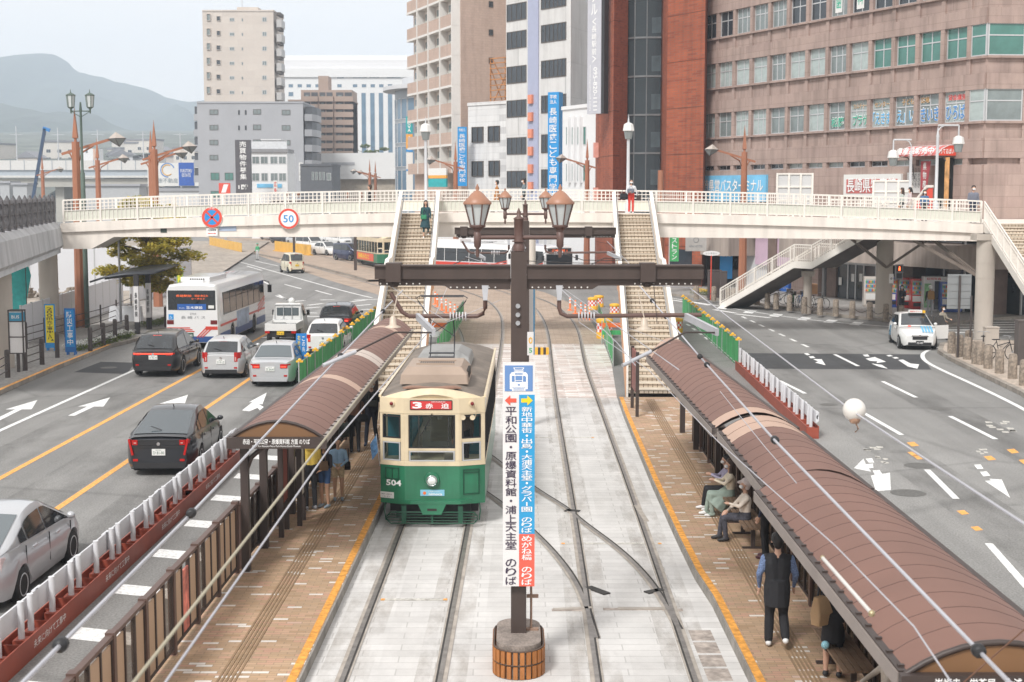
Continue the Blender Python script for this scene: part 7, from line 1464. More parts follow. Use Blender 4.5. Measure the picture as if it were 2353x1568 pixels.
# ---- buses
bus_white=paint('bus_white',(.70,.70,.70)); bus_red=mat('bus_red_stripe',(.55,.05,.03),.35,var=0); bus_blue=mat('bus_blue_skirt',(.025,.07,.22),.35,var=0); led=mat('led_amber',(.75,.12,.03),emit=.7); bglass=mat('bus_glass',(.02,.024,.028),.06,var=.2,scale=.6,spec=.8)
def bus(label,loc,rz,L=10.5,W=2.46,H=3.0,skirt=True):
 t=thing('bus',label,'bus',loc,rz); hw=W/2; r=.48; ax=(2.7,7.6); ra=.56
 ys=sorted(set([0,.04,.12,.3]+[.3+(L-.6)*i/70 for i in range(71)]+[L-.12,L-.04,L])); rg=[]
 for y in ys:
  d=min(y,L-y); e=max(0,1-d/.3)**2; w=hw*(1-.06*e); arch=0
  for a in ax:
   if abs(y-a)<ra:arch=max(arch,r+math.sqrt(ra*ra-(y-a)**2)-.05)
  z1=max(.32,arch); h=[(w*.97,y,z1),(w,y,max(.45,arch+.02)),(w,y,1.3),(w*.985,y,2.0),(w*.955,y,H-.28-.06*e),(w*.86,y,H-.09-.08*e),(w*.5,y,H-.02-.1*e)]
  rg.append([(0,y,z1)]+h+[(0,y,H-.1*e)]+[(-a,b_,c)for a,b_,c in h[::-1]])
 b=MB(); b.loft(rg,0,True); bo=b.build('body',bus_white,t); q=bo.modifiers.new('e','EDGE_SPLIT'); q.split_angle=R(40)
 b=MB(); b.box(-hw*.85,hw*.85,.3,L-.3,.28,.5); b.build('underbody',trim,t)
 for s in(-1,1):
  for i in range(7):
   ya,yb=.9+i*1.33,.9+(i+1)*1.33-.09; b=MB(); b.add([(s*(hw+.008),ya,1.5),(s*(hw+.008),yb,1.5),(s*(hw*.965+.008),yb,2.52),(s*(hw*.965+.008),ya,2.52)],[(0,1,2,3)],0); b.bar((s*(hw*.975+.01),ya,2.2),(s*(hw*.975+.01),yb,2.2),.02,.03,1); b.bar((s*(hw*.985+.012),ya,1.5),(s*(hw*.965+.012),ya,2.52),.03,.05,1); b.build('side_window',[bglass,trim],t,fix=False)
  for a in ax:add_wheel(t,s*(hw-.16),a,r,.28)
  b=MB(); b.box(min(s*hw,s*(hw+.012)),max(s*hw,s*(hw+.012)),.25,L-.3,1.02,1.12,0); b.build('red_stripe',bus_red,t)
  for a0,a1 in((.2,ax[0]-ra),(ax[0]+ra,ax[1]-ra),(ax[1]+ra,L-.2)):b=MB(); b.box(min(s*hw,s*(hw+.01)),max(s*hw,s*(hw+.01)),a0,a1,.36,.72); b.build('blue_skirt',bus_blue,t)
  for k in range(3):b=MB(); b.bar((s*(hw+.008),L-2.0,1.0+.16*k),(s*(hw+.008),L-.3,1.35+.16*k),.012,.07); b.build('red_stripe',bus_red,t)
  b=MB(); b.box(min(s*hw,s*(hw+.014)),max(s*hw,s*(hw+.014)),ax[0]+.9,ax[0]+3.6,.66,1.44); b.build('advert',mat('bus_advert',(.32,.40,.52),.4,var=.4,scale=2),t)
  b=MB(); b.path([(s*hw*.9,L-.05,2.5),(s*(hw+.15),L+.1,2.4),(s*(hw+.2),L+.1,2.2)],.02); b.box(s*(hw+.2)-.1,s*(hw+.2)+.1,L+.05,L+.13,1.85,2.25); b.build('mirror',trim,t)
 b=MB(); b.box(-.8,.55,1.2,4.6,H-.03,H+.2); b.box(-.4,.3,1.0,1.2,H-.02,H+.06); ac=b.build('roof_unit',bus_white,t,bevel=.06); b=MB(); [b.box(-.35+.1*i,-.3+.1*i,1.195,1.2,H+.04,H+.14)for i in range(7)]; b.build('vent',trim,ac)
 # rear
 b=MB(); b.box(-hw*.88,hw*.88,-.012,.04,1.78,2.68); b.build('rear_window',bglass,t,bevel=.05); b=MB(); b.box(-.35,.95,-.02,0,2.36,2.48); [b.box(-.4+i*.12,-.33+i*.12,-.024,-.01,2.3,2.42)for i in range(0)]; b.build('destination_panel',trim,t)
 letters(t,'長崎駅前',(-.35,-.03,2.43),.7,.1,led,bold=0); letters(t,'経由 県立大',(.45,-.03,2.43),.6,.1,led,bold=0); letters(t,'シーボルト',(.3,-.03,2.3),.6,.08,led,bold=0)
 b=MB(); b.box(-.65,.65,-.025,0,1.80,2.06); o=b.build('rear_advert',mat('rear_advert_blue',(.02,.10,.36),.4,var=.1),t); letters(o,'玉木建設',(.12,-.03,1.9),.75,.13,txt_white); letters(o,'株式会社',(-.45,-.03,1.88),.25,.05,txt_white,bold=0)
 b=MB(); b.box(.75,1.0,-.02,0,1.86,2.0); b.build('notice',plate_w,t); letters(t,'2703',(.05,-.016,1.62),.28,.08,mat('grey_ink',(.2,.21,.22),.6,var=0),bold=0); letters(t,'長 崎 バ ス',(.05,-.016,1.46),1.1,.13,MATS['grey_ink'],bold=0)
 for k,(za,m)in enumerate(((.96,bus_red),(.88,bus_red),(.80,bus_red))):b=MB(); b.box(-hw*.93,-.1+.1*k,-.012,.01,za,za+.045); b.build('red_stripe',m,t); b=MB(); b.bar((.2+.12*k,-.006,.55),(.62+.12*k,-.006,.98-.02*k),.012,.05); b.build('red_stripe',m,t)
 b=MB(); b.box(.6,hw*.93,-.012,.01,.9,1.05); b.build('red_stripe',bus_red,t); b=MB(); b.box(-hw*.92,hw*.92,-.012,.01,.34,.6); b.build('blue_skirt',bus_blue,t)
 for s in(-1,1):b=MB(); b.box(s*hw*.8-.15,s*hw*.8+.15,-.02,.01,1.15,1.33); b.build('tail_lamp',mat('dark_red_lamp',(.14,.012,.012),.2,var=0),t)
 b=MB(); b.box(-.28,.05,-.03,0,.56,.76); o=b.build('number_plate',mat('plate_green',(.02,.09,.05),.4,var=0),t); letters(o,'2 480',(-.11,-.035,.64),.24,.1,txt_white,bold=0); b=MB(); b.box(-hw*.86,-hw*.68,-.016,0,1.36,1.6); o=b.build('wheelchair_mark',sblue,t); b=MB(); b.path([(-.97,-.02,1.53),(-.97,-.02,1.47),(-.92,-.02,1.47),(-.9,-.02,1.42)],.01,5); b.path([(-.97+.045*math.cos(a),-.02,1.44+.045*math.sin(a))for a in(2,3,4,5,6)],.008,5); b.build('symbol',txt_white,o)
 # front
 b=MB(); b.box(-hw*.9,hw*.9,L-.04,L+.012,1.1,2.35); b.build('windscreen',bglass,t,bevel=.05); b=MB(); b.box(-hw*.8,hw*.8,L-.03,L+.016,2.42,2.78); fd=b.build('destination_panel',trim,t); letters(fd,'長崎駅前 1',(0,L+.022,2.6),1.3,.2,led,right=(-1,0,0))
 for s in(-1,1):b=MB(); b.box(s*hw*.72-.17,s*hw*.72+.17,L-.03,L+.02,.62,.8); b.build('headlight',lens,t)
 return t
bs=bus('white city bus with red and blue stripes at the kerb, seen from behind',at_rear(443,800),R(-1.5))
p=G(1292,655); b3=copy_of(bs,(p.x-3.3-1.2,p.y+9.6,.006),R(180+24),'white bus facing the camera with amber display, under footbridge right of pole')
def red_side(o):
 for s in(-1,1):b=MB(); b.box(min(s*1.23,s*1.248),max(s*1.23,s*1.248),.3,10.2,.75,1.42); b.build('red_panel',bus_red,o)
p=G(1165,650); red_side(copy_of(bs,(p.x-7,p.y+8,.006),R(180+50),'white and red bus half hidden by the pole under footbridge')); p=G(1060,628); red_side(copy_of(bs,(p.x+6,p.y+8,.006),R(100),'white bus side on under footbridge right of the left stairs'))
# ---- white tipper truck at the right
p=G(1668,662); t=thing('truck','white cab truck with brown tipper body behind the cross beam end','truck',p,R(-78)); b=MB(); b.box(-.85,.85,2.9,4.4,.5,1.2); b.loft([[(-.85,2.9,1.2),(.85,2.9,1.2),(.85,4.4,1.2),(-.85,4.4,1.2)],[(-.8,2.95,2.05),(.8,2.95,2.05),(.8,3.95,2.05),(-.8,3.95,2.05)]]); b.build('cab',P_white,t,bevel=.05)
b=MB(); b.box(-.9,.9,0,2.8,.75,1.35); b.build('tipper_body',mat('tipper_brown',(.16,.12,.10),.6,var=.2),t); b=MB(); b.box(-.4,.4,0,4.2,.4,.7); b.build('chassis',trim,t); b=MB(); b.poly([(-.75,4.34,1.3),(.75,4.34,1.3),(.72,4.02,1.95),(-.72,4.02,1.95)]); o=b.build('windscreen',cglass,t); o.location=(0,.03,.02)
for s in(-1,1):
 b=MB(); b.poly([(s*.86,3.1,1.25),(s*.86,4.1,1.25),(s*.82,3.9,1.9),(s*.82,3.1,1.9)]); b.build('side_window',cglass,t,fix=False)
 for y in(.8,3.7):add_wheel(t,s*.72,y,.36,.2)
 b=MB(); b.box(s*1.0-.08,s*1.0+.08,4.2,4.3,1.3,1.7); b.build('mirror',trim,t)
 # ============================================================= people
def cloth(name,c,var=.1,scale=9):return mat('cloth_'+name,c,.85,var=var,scale=scale)
skin=mat('skin',(.50,.30,.215),.55,var=.05,scale=6); skin_d=mat('skin_tanned',(.50,.29,.19),.55,var=.05,scale=6); hair_b=mat('black_hair',(.012,.010,.010),.5,var=.2,scale=20); hair_br=mat('brown_hair',(.045,.024,.016),.5,var=.2,scale=20); mask_m=mat('white_mask',(.72,.73,.74),.8,var=.03); shoe_w=mat('white_shoe',(.66,.66,.66),.6,var=.05); shoe_b=mat('dark_shoe',(.02,.02,.023),.6,var=.1); eye_m=mat('eye_dark',(.012,.010,.010),.2,var=0)
def blob(name,prims,vox,parent,smooth=3):
 """one continuous surface grown over tapered limbs; every face takes the cloth or skin of the limb it lies on"""
 mb=MB()
 for p in prims:
  a,b_,ra,rb=Vector(p[0]),Vector(p[1]),p[2],p[3]; d=b_-a; L=max(d.length,1e-4)
  if d.length<1e-4:d=Vector((0,0,1))
  u,w=frame_of(d); dn=d.normalized(); rings=[]; n=10; flat=len(p)>5 and p[5]
  prof=([]if flat else[(-.95,.31),(-.6,.8)])+[(0,1)]
  R0=[(ra*c,s*ra)for s,c in prof]; R1=[(rb*c,L-s*rb)for s,c in prof[::-1]]
  for r,h in R0+R1:rings.append([a+dn*h+(u*math.cos(2*math.pi*k/n)+w*math.sin(2*math.pi*k/n))*r for k in range(n)])
  mb.loft(rings)
 ms=[]; idx={}
 for p in prims:
  if p[4].name not in idx:idx[p[4].name]=len(ms); ms.append(p[4])
 me=mb.mesh(name,ms[0]); o=bpy.data.objects.new(name,me); COL.objects.link(o)
 q=o.modifiers.new('r','REMESH'); q.mode='VOXEL'; q.voxel_size=vox; q.use_smooth_shade=True
 m2=bpy.data.meshes.new_from_object(o.evaluated_get(bpy.context.evaluated_depsgraph_get())); o.modifiers.clear(); o.data=m2; bpy.data.meshes.remove(me); m2.name=name
 bm=bmesh.new(); bm.from_mesh(m2)
 for _ in range(smooth):bmesh.ops.smooth_vert(bm,verts=bm.verts,factor=.5,use_axis_x=True,use_axis_y=True,use_axis_z=True)
 bm.to_mesh(m2); bm.free(); m2.materials.clear(); [m2.materials.append(m)for m in ms]
 n=len(m2.polygons); C=np.empty(n*3); m2.polygons.foreach_get('center',C); C=C.reshape(-1,3); best=np.full(n,1e9); mi=np.zeros(n,int)
 for p in prims:
  a,b_=np.array(p[0],float),np.array(p[1],float); d=b_-a; L2=max(float(d@d),1e-8); t=np.clip(((C-a)@d)/L2,0,1); dist=np.linalg.norm(C-a-t[:,None]*d,axis=1)-(p[2]+(p[3]-p[2])*t)
  k=dist<best; best[k]=dist[k]; mi[k]=idx[p[4].name]
 m2.polygons.foreach_set('material_index',mi.astype('int32')); m2.polygons.foreach_set('use_smooth',np.ones(n,bool)); m2.update(); o.parent=parent; return o
def person(label,loc,rz,h,top,bottom,shoes=shoe_b,sk=skin,hair=('short',hair_b),arms=None,legs=None,pel=(0,0,.92),lean=(0,0),head=(0,0),sleeve=1.,leg_skin=False,shorts=False,skirt=None,coat=None,mask=False,vox=.014,group=None,hood=None,sleeve_m=None,bare_feet=False,eyes=False,shoulder=.165,bulk=1.,legr=1.,name='person'):
 """joints are given in metres for a 1.70 m figure facing +y; lean shifts the chest, head shifts the face"""
 t=thing(name,label,'person',loc,rz,group); k=h/1.7; px,py,pz=pel; lx,ly=lean; V=Vector
 ch=V((px+lx*.7,py+ly*.7,pz+.37)); nk=V((px+lx,py+ly,pz+.51)); hd=nk+V((head[0],head[1]+.02,.18)); wa=V((px+lx*.3,py+ly*.3,pz+.14)); P=[]
 A=lambda*a:P.append(a)
 for s in(-1,1):
  A(V((px+s*.07,py,pz)),V((px+s*.065,wa.y,wa.z)),.112*bulk,.098*bulk,bottom if not coat else coat); A(V((wa.x+s*.06,wa.y,wa.z)),V((ch.x+s*.085,ch.y,ch.z)),.102*bulk,.108*bulk,top); A(V((ch.x+s*.07,ch.y,ch.z)),V((ch.x+s*shoulder,ch.y,ch.z+.06)),.10,.062*bulk,top)
 A(V((ch.x-.1,ch.y,ch.z+.08)),V((ch.x+.1,ch.y,ch.z+.08)),.06,.06,top); A(nk+V((0,-.01,-.06)),nk+V((0,.01,.06)),.052,.047,sk)
 if hood:A(nk+V((-.06,-.08,-.02)),nk+V((.06,-.08,-.02)),.07,.07,hood)
 # head: skull, jaw, nose, ears
 A(hd+V((0,-.015,.03)),hd+V((0,.005,.02)),.092,.085,sk); A(hd+V((0,.025,-.05)),hd+V((0,.04,-.07)),.062,.042,sk); A(hd+V((0,.09,.01)),hd+V((0,.105,-.025)),.010,.016,sk)
 for s in(-1,1):A(hd+V((s*.088,-.005,.0)),hd+V((s*.09,-.01,-.03)),.016,.012,sk)
 arms=arms or(((-.23,.0,1.10),(-.22,.09,.86)),((.23,.0,1.10),(.22,.09,.86)))
 for s,(e,w)in zip((-1,1),arms):
  sh=V((ch.x+s*(shoulder+.02),ch.y,ch.z+.055)); e,w=V(e),V(w); sm=sleeve_m or top
  A(sh,sh.lerp(e,.5),.058*bulk,.05*bulk,sm); A(sh.lerp(e,.4),e,.05*bulk,.043*bulk,sm if sleeve>.4 else sk); A(e,e.lerp(w,.6),.042*bulk,.034*bulk,sm if sleeve>.8 else sk); A(e.lerp(w,.55),w,.034,.027,sm if sleeve>=1 else sk)
  d=(w-e).normalized(); sd,up=frame_of(d); fwd=V((0,1,0)); palm=w+d*.085; wd=(fwd-d*fwd.dot(d)); wd=wd.normalized()if wd.length>.1 else sd
  A(w,palm,.026,.024,sk); A(w+d*.03+wd*.016,palm+wd*.02,.022,.02,sk); A(w+d*.03-wd*.016,palm-wd*.02,.022,.02,sk)
  inn=wd.cross(d).normalized()*-s
  for j,(o,ln)in enumerate(((.031,.064),(.011,.074),(-.011,.068),(-.030,.054))):f0=palm+wd*o; f1=f0+d*ln*.55+inn*.006; f2=f1+d*ln*.4+inn*.022; A(f0,f1,.0105,.0095,sk); A(f1,f2,.0095,.008,sk)
  A(w+d*.02+wd*.03,w+d*.055+wd*.055+inn*.012,.013,.011,sk); A(w+d*.055+wd*.055+inn*.012,w+d*.085+wd*.058+inn*.02,.011,.009,sk)
 legs=legs or(((-.095,.02,.49),(-.10,-.01,.09)),((.095,.02,.49),(.10,-.01,.09)))
 for s,(kn,an)in zip((-1,1),legs):
  hp=V((px+s*.085,py,pz-.02)); kn,an=V(kn),V(an); lo=sk if(leg_skin or shorts)else bottom
  A(hp,hp.lerp(kn,.55),.092*legr,.08*legr,bottom if not leg_skin or shorts else sk); A(hp.lerp(kn,.5),kn,.078*legr,.058*legr,lo); A(kn,kn.lerp(an,.35),.057*legr,.055 if lo is sk else .06*legr,lo); A(kn.lerp(an,.3),an+(kn-an)*.06,.054 if lo is sk else .06*legr,.038 if lo is sk else .052*legr,lo)
  fd=V((0,1,0)); dz=an-kn; fw=V((0,1,.0))if len(legs[0])<3 else V(legs[0][2]); hz=V((fw.x,fw.y,0)).normalized()if fw.length else fd; A(an+V((0,0,-.03))-hz*.035,an+V((0,0,-.045))+hz*.07,.046,.044,shoes); A(an+V((0,0,-.048))+hz*.06,an+V((0,0,-.055))+hz*.15,.044,.034,shoes)
 if skirt:r0,r1,z1,m,off=skirt; A(V((px,py,pz+.1)),V((px+off[0],py+off[1],z1)),r0,r1,m,True)
 if coat:A(V((px,py,pz+.12)),V((px,py,pz-.28)),.16,.19,coat,True)
 P=[(tuple(Vector(p[0])*k),tuple(Vector(p[1])*k),p[2]*k,p[3]*k)+tuple(p[4:])for p in P]; blob('body',P,vox*k,t)
 H=hd*k; st,hm_=hair; hp=[]; B_=lambda a,b_,ra,rb:hp.append((tuple(H+V(a)*k),tuple(H+V(b_)*k),ra*k,rb*k,hm_))
 B_((0,-.04,.062),(0,-.015,.07),.096,.084); B_((0,-.05,.0),(0,-.04,.06),.09,.09)
 B_((0,-.052,-.01),(0,-.05,-.055),.082,.066)
 for s in(-1,1):B_((s*.062,-.03,.02),(s*.055,.02,.08),.045,.038)
 if st=='long':B_((0,-.06,.0),(0,-.085,-.22),.085,.075); [B_((s*.07,-.03,.02),(s*.085,-.02,-.2),.04,.04)for s in(-1,1)]
 if st=='pony':B_((0,-.12,.02),(0,-.16,-.16),.035,.03)
 if st=='bob':[B_((s*.075,-.02,.02),(s*.08,.0,-.06),.035,.03)for s in(-1,1)]; B_((0,-.07,.0),(0,-.07,-.07),.07,.06)
 if st in('cap','helmet'):B_((0,.06,.055),(0,.13,.05),.05,.03)
 blob('hair' if st not in('cap','helmet')else('cap' if st=='cap' else 'helmet'),hp,.013*k,t,2)
 if mask:blob('mask',[(tuple(H+V((-.03,.065,-.04))*k),tuple(H+V((.03,.065,-.04))*k),.045*k,.045*k,mask_m),(tuple(H+V((0,.085,-.035))*k),tuple(H+V((0,.085,-.05))*k),.034*k,.03*k,mask_m)],.012*k,t,2)
 if eyes:
  for s in(-1,1):b=MB(); b.ball(H+V((s*.032,.079,.012))*k,.0095*k,8); b.build('eye',eye_m,t)
  if not mask:b=MB(); b.path([H+V((-.022,.078,-.055))*k,H+V((0,.084,-.057))*k,H+V((.022,.078,-.055))*k],.004*k,5); b.build('mouth',mat('lips',(.33,.12,.10),.5,var=0),t)
 return t
def bag(name,label,loc,size,m,strap=None,rz=0,cat='bag'):
 t=thing(name,label,cat,loc,rz); w,d_,h=size; b=MB(); b.loft([[(-w/2,-d_/2,0),(w/2,-d_/2,0),(w/2,d_/2,0),(-w/2,d_/2,0)],[(-w*.52,-d_*.6,h*.4),(w*.52,-d_*.6,h*.4),(w*.52,d_*.6,h*.4),(-w*.52,d_*.6,h*.4)],[(-w*.47,-d_*.3,h),(w*.47,-d_*.3,h),(w*.47,d_*.3,h),(-w*.47,d_*.3,h)]]); b.build('bag_body',m,t,bevel=min(size)*.15)
 b=MB(); b.path([(-w*.25,0,h),(-w*.2,0,h+(strap or .12)),(w*.2,0,h+(strap or .12)),(w*.25,0,h)],.012,6); b.build('handle',m,t); return t
def gz(px,py,z=PZ):p=G(px,py,z); return(p.x,p.y,z)
def loc_of(base,rz,v):c,s=math.cos(rz),math.sin(rz); return(base[0]+v[0]*c-v[1]*s,base[1]+v[0]*s+v[1]*c,base[2]+v[2])
black_c,navy_c,grey_c=cloth('black',(.013,.013,.016)),cloth('navy',(.018,.024,.05)),cloth('grey',(.13,.14,.17))
# left platform
b0=gz(714,1172); person('person in yellow hoodie and black trousers with back to camera, left shelter',b0,R(25),1.66,cloth('yellow',(.78,.56,.11)),black_c,mat('trainers',(.25,.25,.27),.6),hood=cloth('yellow',(.78,.56,.11)),hair=('bob',hair_br),bulk=1.12,vox=.011,arms=(((-.27,.0,1.10),(-.2,.14,.95)),((.25,.02,1.1),(.2,.16,.98))))
bag('tote_bag','pale cloth tote bag hanging at left side of yellow hoodie person',loc_of(b0,R(25),(-.33,-.05,.78)),(.36,.1,.42),cloth('pale_tote',(.58,.50,.46)),.2,R(30)); bag('shoulder_bag','small brown shoulder bag at right hip of yellow hoodie person',loc_of(b0,R(25),(.28,-.06,.86)),(.2,.09,.2),cloth('brown_leather',(.15,.09,.05)),.25,R(25))
b1=gz(747,1166); person('child in charcoal hoodie and blue shorts standing next to yellow hoodie',b1,R(150),1.45,cloth('charcoal',(.03,.028,.035)),cloth('denim',(.05,.11,.25)),mat('grey_shoe',(.26,.31,.36),.6),skin_d,('short',hair_b),shorts=True,vox=.012,eyes=True,arms=(((-.24,.04,1.1),(-.1,.26,1.02)),((.24,.04,1.1),(.1,.26,1.02))))
b2=gz(778,1150); person('child in light blue hoodie and beige shorts facing the camera, left platform',b2,R(190),1.40,cloth('light_blue',(.30,.45,.62)),cloth('beige_floral',(.5,.38,.24),.35,25),mat('grey_shoe',(.26,.31,.36),.6),skin_d,('short',hair_br),shorts=True,vox=.012,eyes=True,arms=(((-.24,.05,1.1),(-.05,.25,.98)),((.24,.05,1.1),(.08,.25,.98))))
bag('crossbody_bag','black cross body bag at side of child in light blue hoodie',loc_of(b2,R(190),(-.2,-.06,.68)),(.16,.08,.18),black_c,.3,R(190))
b3_=gz(816,1040); person('person in brown jacket and dark trousers carrying bags under the left shelter',b3_,R(15),1.66,cloth('brown',(.17,.085,.055)),black_c,hair=('bob',hair_b),bulk=1.1,arms=(((-.26,.0,1.1),(-.27,.06,.85)),((.25,.0,1.1),(.22,.1,.88))))
bag('shopping_bag','dark patterned shopping bag in left hand of brown jacket person',loc_of(b3_,R(15),(-.3,.08,.42)),(.3,.14,.38),cloth('dark_pattern',(.06,.075,.07),.7,30),.1,R(15)); bag('shoulder_bag','black shoulder bag on the back of brown jacket person',loc_of(b3_,R(15),(.2,-.12,.84)),(.26,.1,.2),black_c,.4,R(15))
b4=gz(855,1022); person('man in black walking towards the camera beside the tram, left platform',b4,R(175),1.76,black_c,cloth('dark_navy',(.012,.015,.028)),mat('navy_shoe',(.02,.03,.06),.6),hair=('cap',cloth('pale_cap',(.5,.5,.5))),mask=True,bulk=1.12,legs=(((-.1,.1,.5),(-.12,-.08,.12)),((.11,.12,.5),(.13,.18,.09))),arms=(((-.27,-.02,1.1),(-.26,.1,.87)),((.26,-.06,1.1),(.27,.0,.86))))
bag('waist_bag','dark chest bag worn by man in black beside the tram',loc_of(b4,R(175),(-.02,.15,1.08)),(.3,.1,.16),cloth('dark_olive',(.05,.05,.045)),.2,R(175))
# right platform
sit=dict(pel=(0,-.05,.50),legs=(((-.10,.40,.52),(-.11,.36,.10)),((.10,.40,.52),(.12,.46,.10))))
def seat(px,py):p=G(px,py,PZ); return p
bench_x=4.55
def bench(y,label,L=1.9):
 t=thing('bench',label,'bench',(bench_x+.12,y,PZ)); b=MB()
 for i in range(5):x=-.2+.095*i; b.box(x,x+.075,-L/2,L/2,.42,.455)
 b.build('seat',mat('bench_wood',(.20,.13,.085),.6,var=.2,scale=4),t)
 for yy in(-L/2+.25,L/2-.25):b=MB(); b.box(-.18,.2,yy-.03,yy+.03,.38,.42); b.box(-.03,.05,yy-.03,yy+.03,.03,.38); b.box(-.2,.22,yy-.04,yy+.04,0,.03); b.build('leg',dark_brown,t)
 return t
pw=G(1684,1186,PZ); pc=G(1714,1243,PZ)
bench(pw.y+.1,'slatted bench under right shelter with the woman in sage skirt'); bench(pc.y-.0,'slatted bench under right shelter with the capped person',1.7); bench(19.6,'slatted wooden bench by the paper bag, bottom right')
R90=R(90)
person('woman in lavender top and black trousers with phone on the farther bench',(bench_x+.05,pw.y+.55,PZ),R90,1.58,cloth('lavender',(.36,.33,.45)),black_c,shoe_w,hair=('long',hair_b),mask=True,arms=(((-.22,.1,.78),(-.05,.30,.86)),((.22,.1,.78),(.05,.30,.86))),**sit)
person('woman in beige cardigan and long sage skirt seated, looking at her phone',(bench_x+.05,pw.y,PZ),R90,1.60,cloth('cream_cardigan',(.68,.60,.48)),cloth('sage',(.25,.31,.27)),shoe_w,hair=('long',hair_br),mask=True,skirt=(.15,.27,.22,cloth('sage',(.25,.31,.27)),(0,.33)),arms=(((-.22,.1,.78),(-.05,.30,.84)),((.22,.1,.78),(.05,.30,.84))),**sit)
person('person in white cap, beige jacket and striped track trousers seated under right shelter',(bench_x+.02,pc.y,PZ),R90,1.62,cloth('oatmeal',(.66,.58,.50)),cloth('track_stripe',(.055,.055,.07),.6,14),shoe_b,hair=('cap',cloth('white_cap',(.6,.52,.5))),mask=True,bulk=1.12,arms=(((-.24,.1,.78),(-.05,.28,.80)),((.24,.1,.75),(.1,.3,.62))),**sit)
b5=gz(1758,1283); person('person in navy jacket and black trousers standing beside the capped person',b5,R(70),1.66,navy_c,black_c,mat('maroon_shoe',(.07,.02,.03),.6),hair=('short',hair_b),bulk=1.1)
b6=gz(1783,1487); person('man in black quilted vest over striped shirt walking away, right platform',b6,R(-6),1.74,cloth('vest_black',(.014,.014,.017),.15,12),black_c,shoe_w,hair=('short',hair_b),bulk=1.16,vox=.0095,coat=cloth('vest_black',(.014,.014,.017),.15,12),sleeve_m=cloth('blue_stripe_shirt',(.12,.17,.30),.6,60),legs=(((-.10,.06,.49),(-.11,.03,.09)),((.10,.06,.50),(.12,-.20,.20))),arms=(((-.265,-.03,1.12),(-.255,.1,.89)),((.265,-.03,1.12),(.255,.12,.90))),shoulder=.165,legr=1.25)
b7=gz(1912,1556); person('woman in short black skirt and dark heels holding paper bags, bottom right',b7,R(-20),1.60,black_c,cloth('black_skirt',(.012,.012,.015)),shoe_b,hair=('short',hair_b),leg_skin=True,skirt=(.15,.19,.56,cloth('black_skirt',(.012,.012,.015)),(0,0)),arms=(((-.25,.02,1.1),(-.2,.2,.95)),((.25,.02,1.1),(.2,.2,.95))))
kraft=cloth('kraft_paper',(.34,.22,.12),.12,4); bag('paper_bag','brown paper bag held by woman in black skirt, nearer the track',loc_of(b7,0,(-.16,-.05,.80)),(.34,.16,.4),kraft,.1,R(35)); bag('paper_bag','brown paper bag held by woman in black skirt, nearer the bench',loc_of(b7,0,(.16,.02,.84)),(.26,.18,.36),kraft,.1,R(-10))
tb=bag('shopping_bag','dark purple paper shopping bag standing on bench, bottom right',(bench_x+.1,20.1,PZ+.46),(.16,.36,.34),cloth('dark_plum',(.035,.018,.028)),.12); letters(tb,'Chateraise',(-.098,0,.14),.16,.03,txt_white,right=(0,-1,0),bold=0)
b=MB(); b.ball((0,0,0),.06,10); t=b.build('bag_charm',mat('pale_blue_charm',(.25,.5,.58),.6,var=.4,scale=40)); t.location=(bench_x-.12,19.55,PZ+.52); tag(t,'small pale blue ball charm at the edge of bench, bottom right','charm')
person('person in beige jacket seated at the near end, mostly under the right shelter roof',(bench_x+.2,17.5,PZ),R90,1.62,cloth('beige_jacket',(.48,.42,.36)),grey_c,shoe_b,hair=('short',hair_b),arms=(((-.24,.1,.78),(-.05,.3,.7)),((.24,.1,.78),(.1,.32,.7))),**sit)
# on the stairs and the bridge
st_c=D(979,545,65.7); teal_c=cloth('dark_teal',(.018,.06,.075))
b8=(st_c.x,65.6,5.03); person('woman with long dark hair in dark teal dress coming down the left stairs',b8,R(185),1.62,teal_c,teal_c,shoe_w,hair=('long',hair_b),leg_skin=True,skirt=(.15,.27,.42,teal_c,(.04,.05)),vox=.016,legs=(((-.1,.06,.5),(-.12,.0,.14)),((.1,.12,.46),(.12,.18,.0))),eyes=True)
bag('shoulder_bag','green shoulder bag of the woman coming down left stairs',loc_of(b8,R(185),(.1,.19,.80)),(.26,.1,.2),cloth('green_leather',(.03,.2,.1)),.3,R(180))
x9=D(1450,488,69.3).x; b9=(x9,69.35,zdeck(x9)); person('person in red trousers and white top at the top of right stairs',b9,R(185),1.62,cloth('white_top',(.58,.58,.6)),cloth('red',(.62,.05,.035)),shoe_w,hair=('short',hair_b),mask=True,vox=.016,arms=(((-.28,.02,1.1),(-.3,.05,.86)),((.26,.08,1.1),(.14,.22,1.1))))
bag('handbag','large black handbag hanging from right hand of red trousers person',loc_of(b9,R(185),(.36,.02,.68)),(.36,.2,.3),black_c,.16,R(185)); bag('handbag','small dark bag in left hand of red trousers person on bridge',loc_of(b9,R(185),(-.36,.08,.62)),(.2,.1,.26),cloth('dark_brown_bag',(.05,.035,.03)),.2,R(185)); bag('chest_bag','grey bag held in front of person in red trousers',loc_of(b9,R(185),(.05,.2,1.0)),(.32,.14,.2),grey_c,.1,R(185))
def walker(label,px,Y,z,rz,h,top,bot,**k):x=D(px,440,Y).x; return person(label,(x,Y,z),rz,h,top,bot,vox=.018,**k)
LW=R(95); stride=(((-.1,.14,.5),(-.11,.2,.1)),((.1,.05,.5),(.11,-.2,.14)))
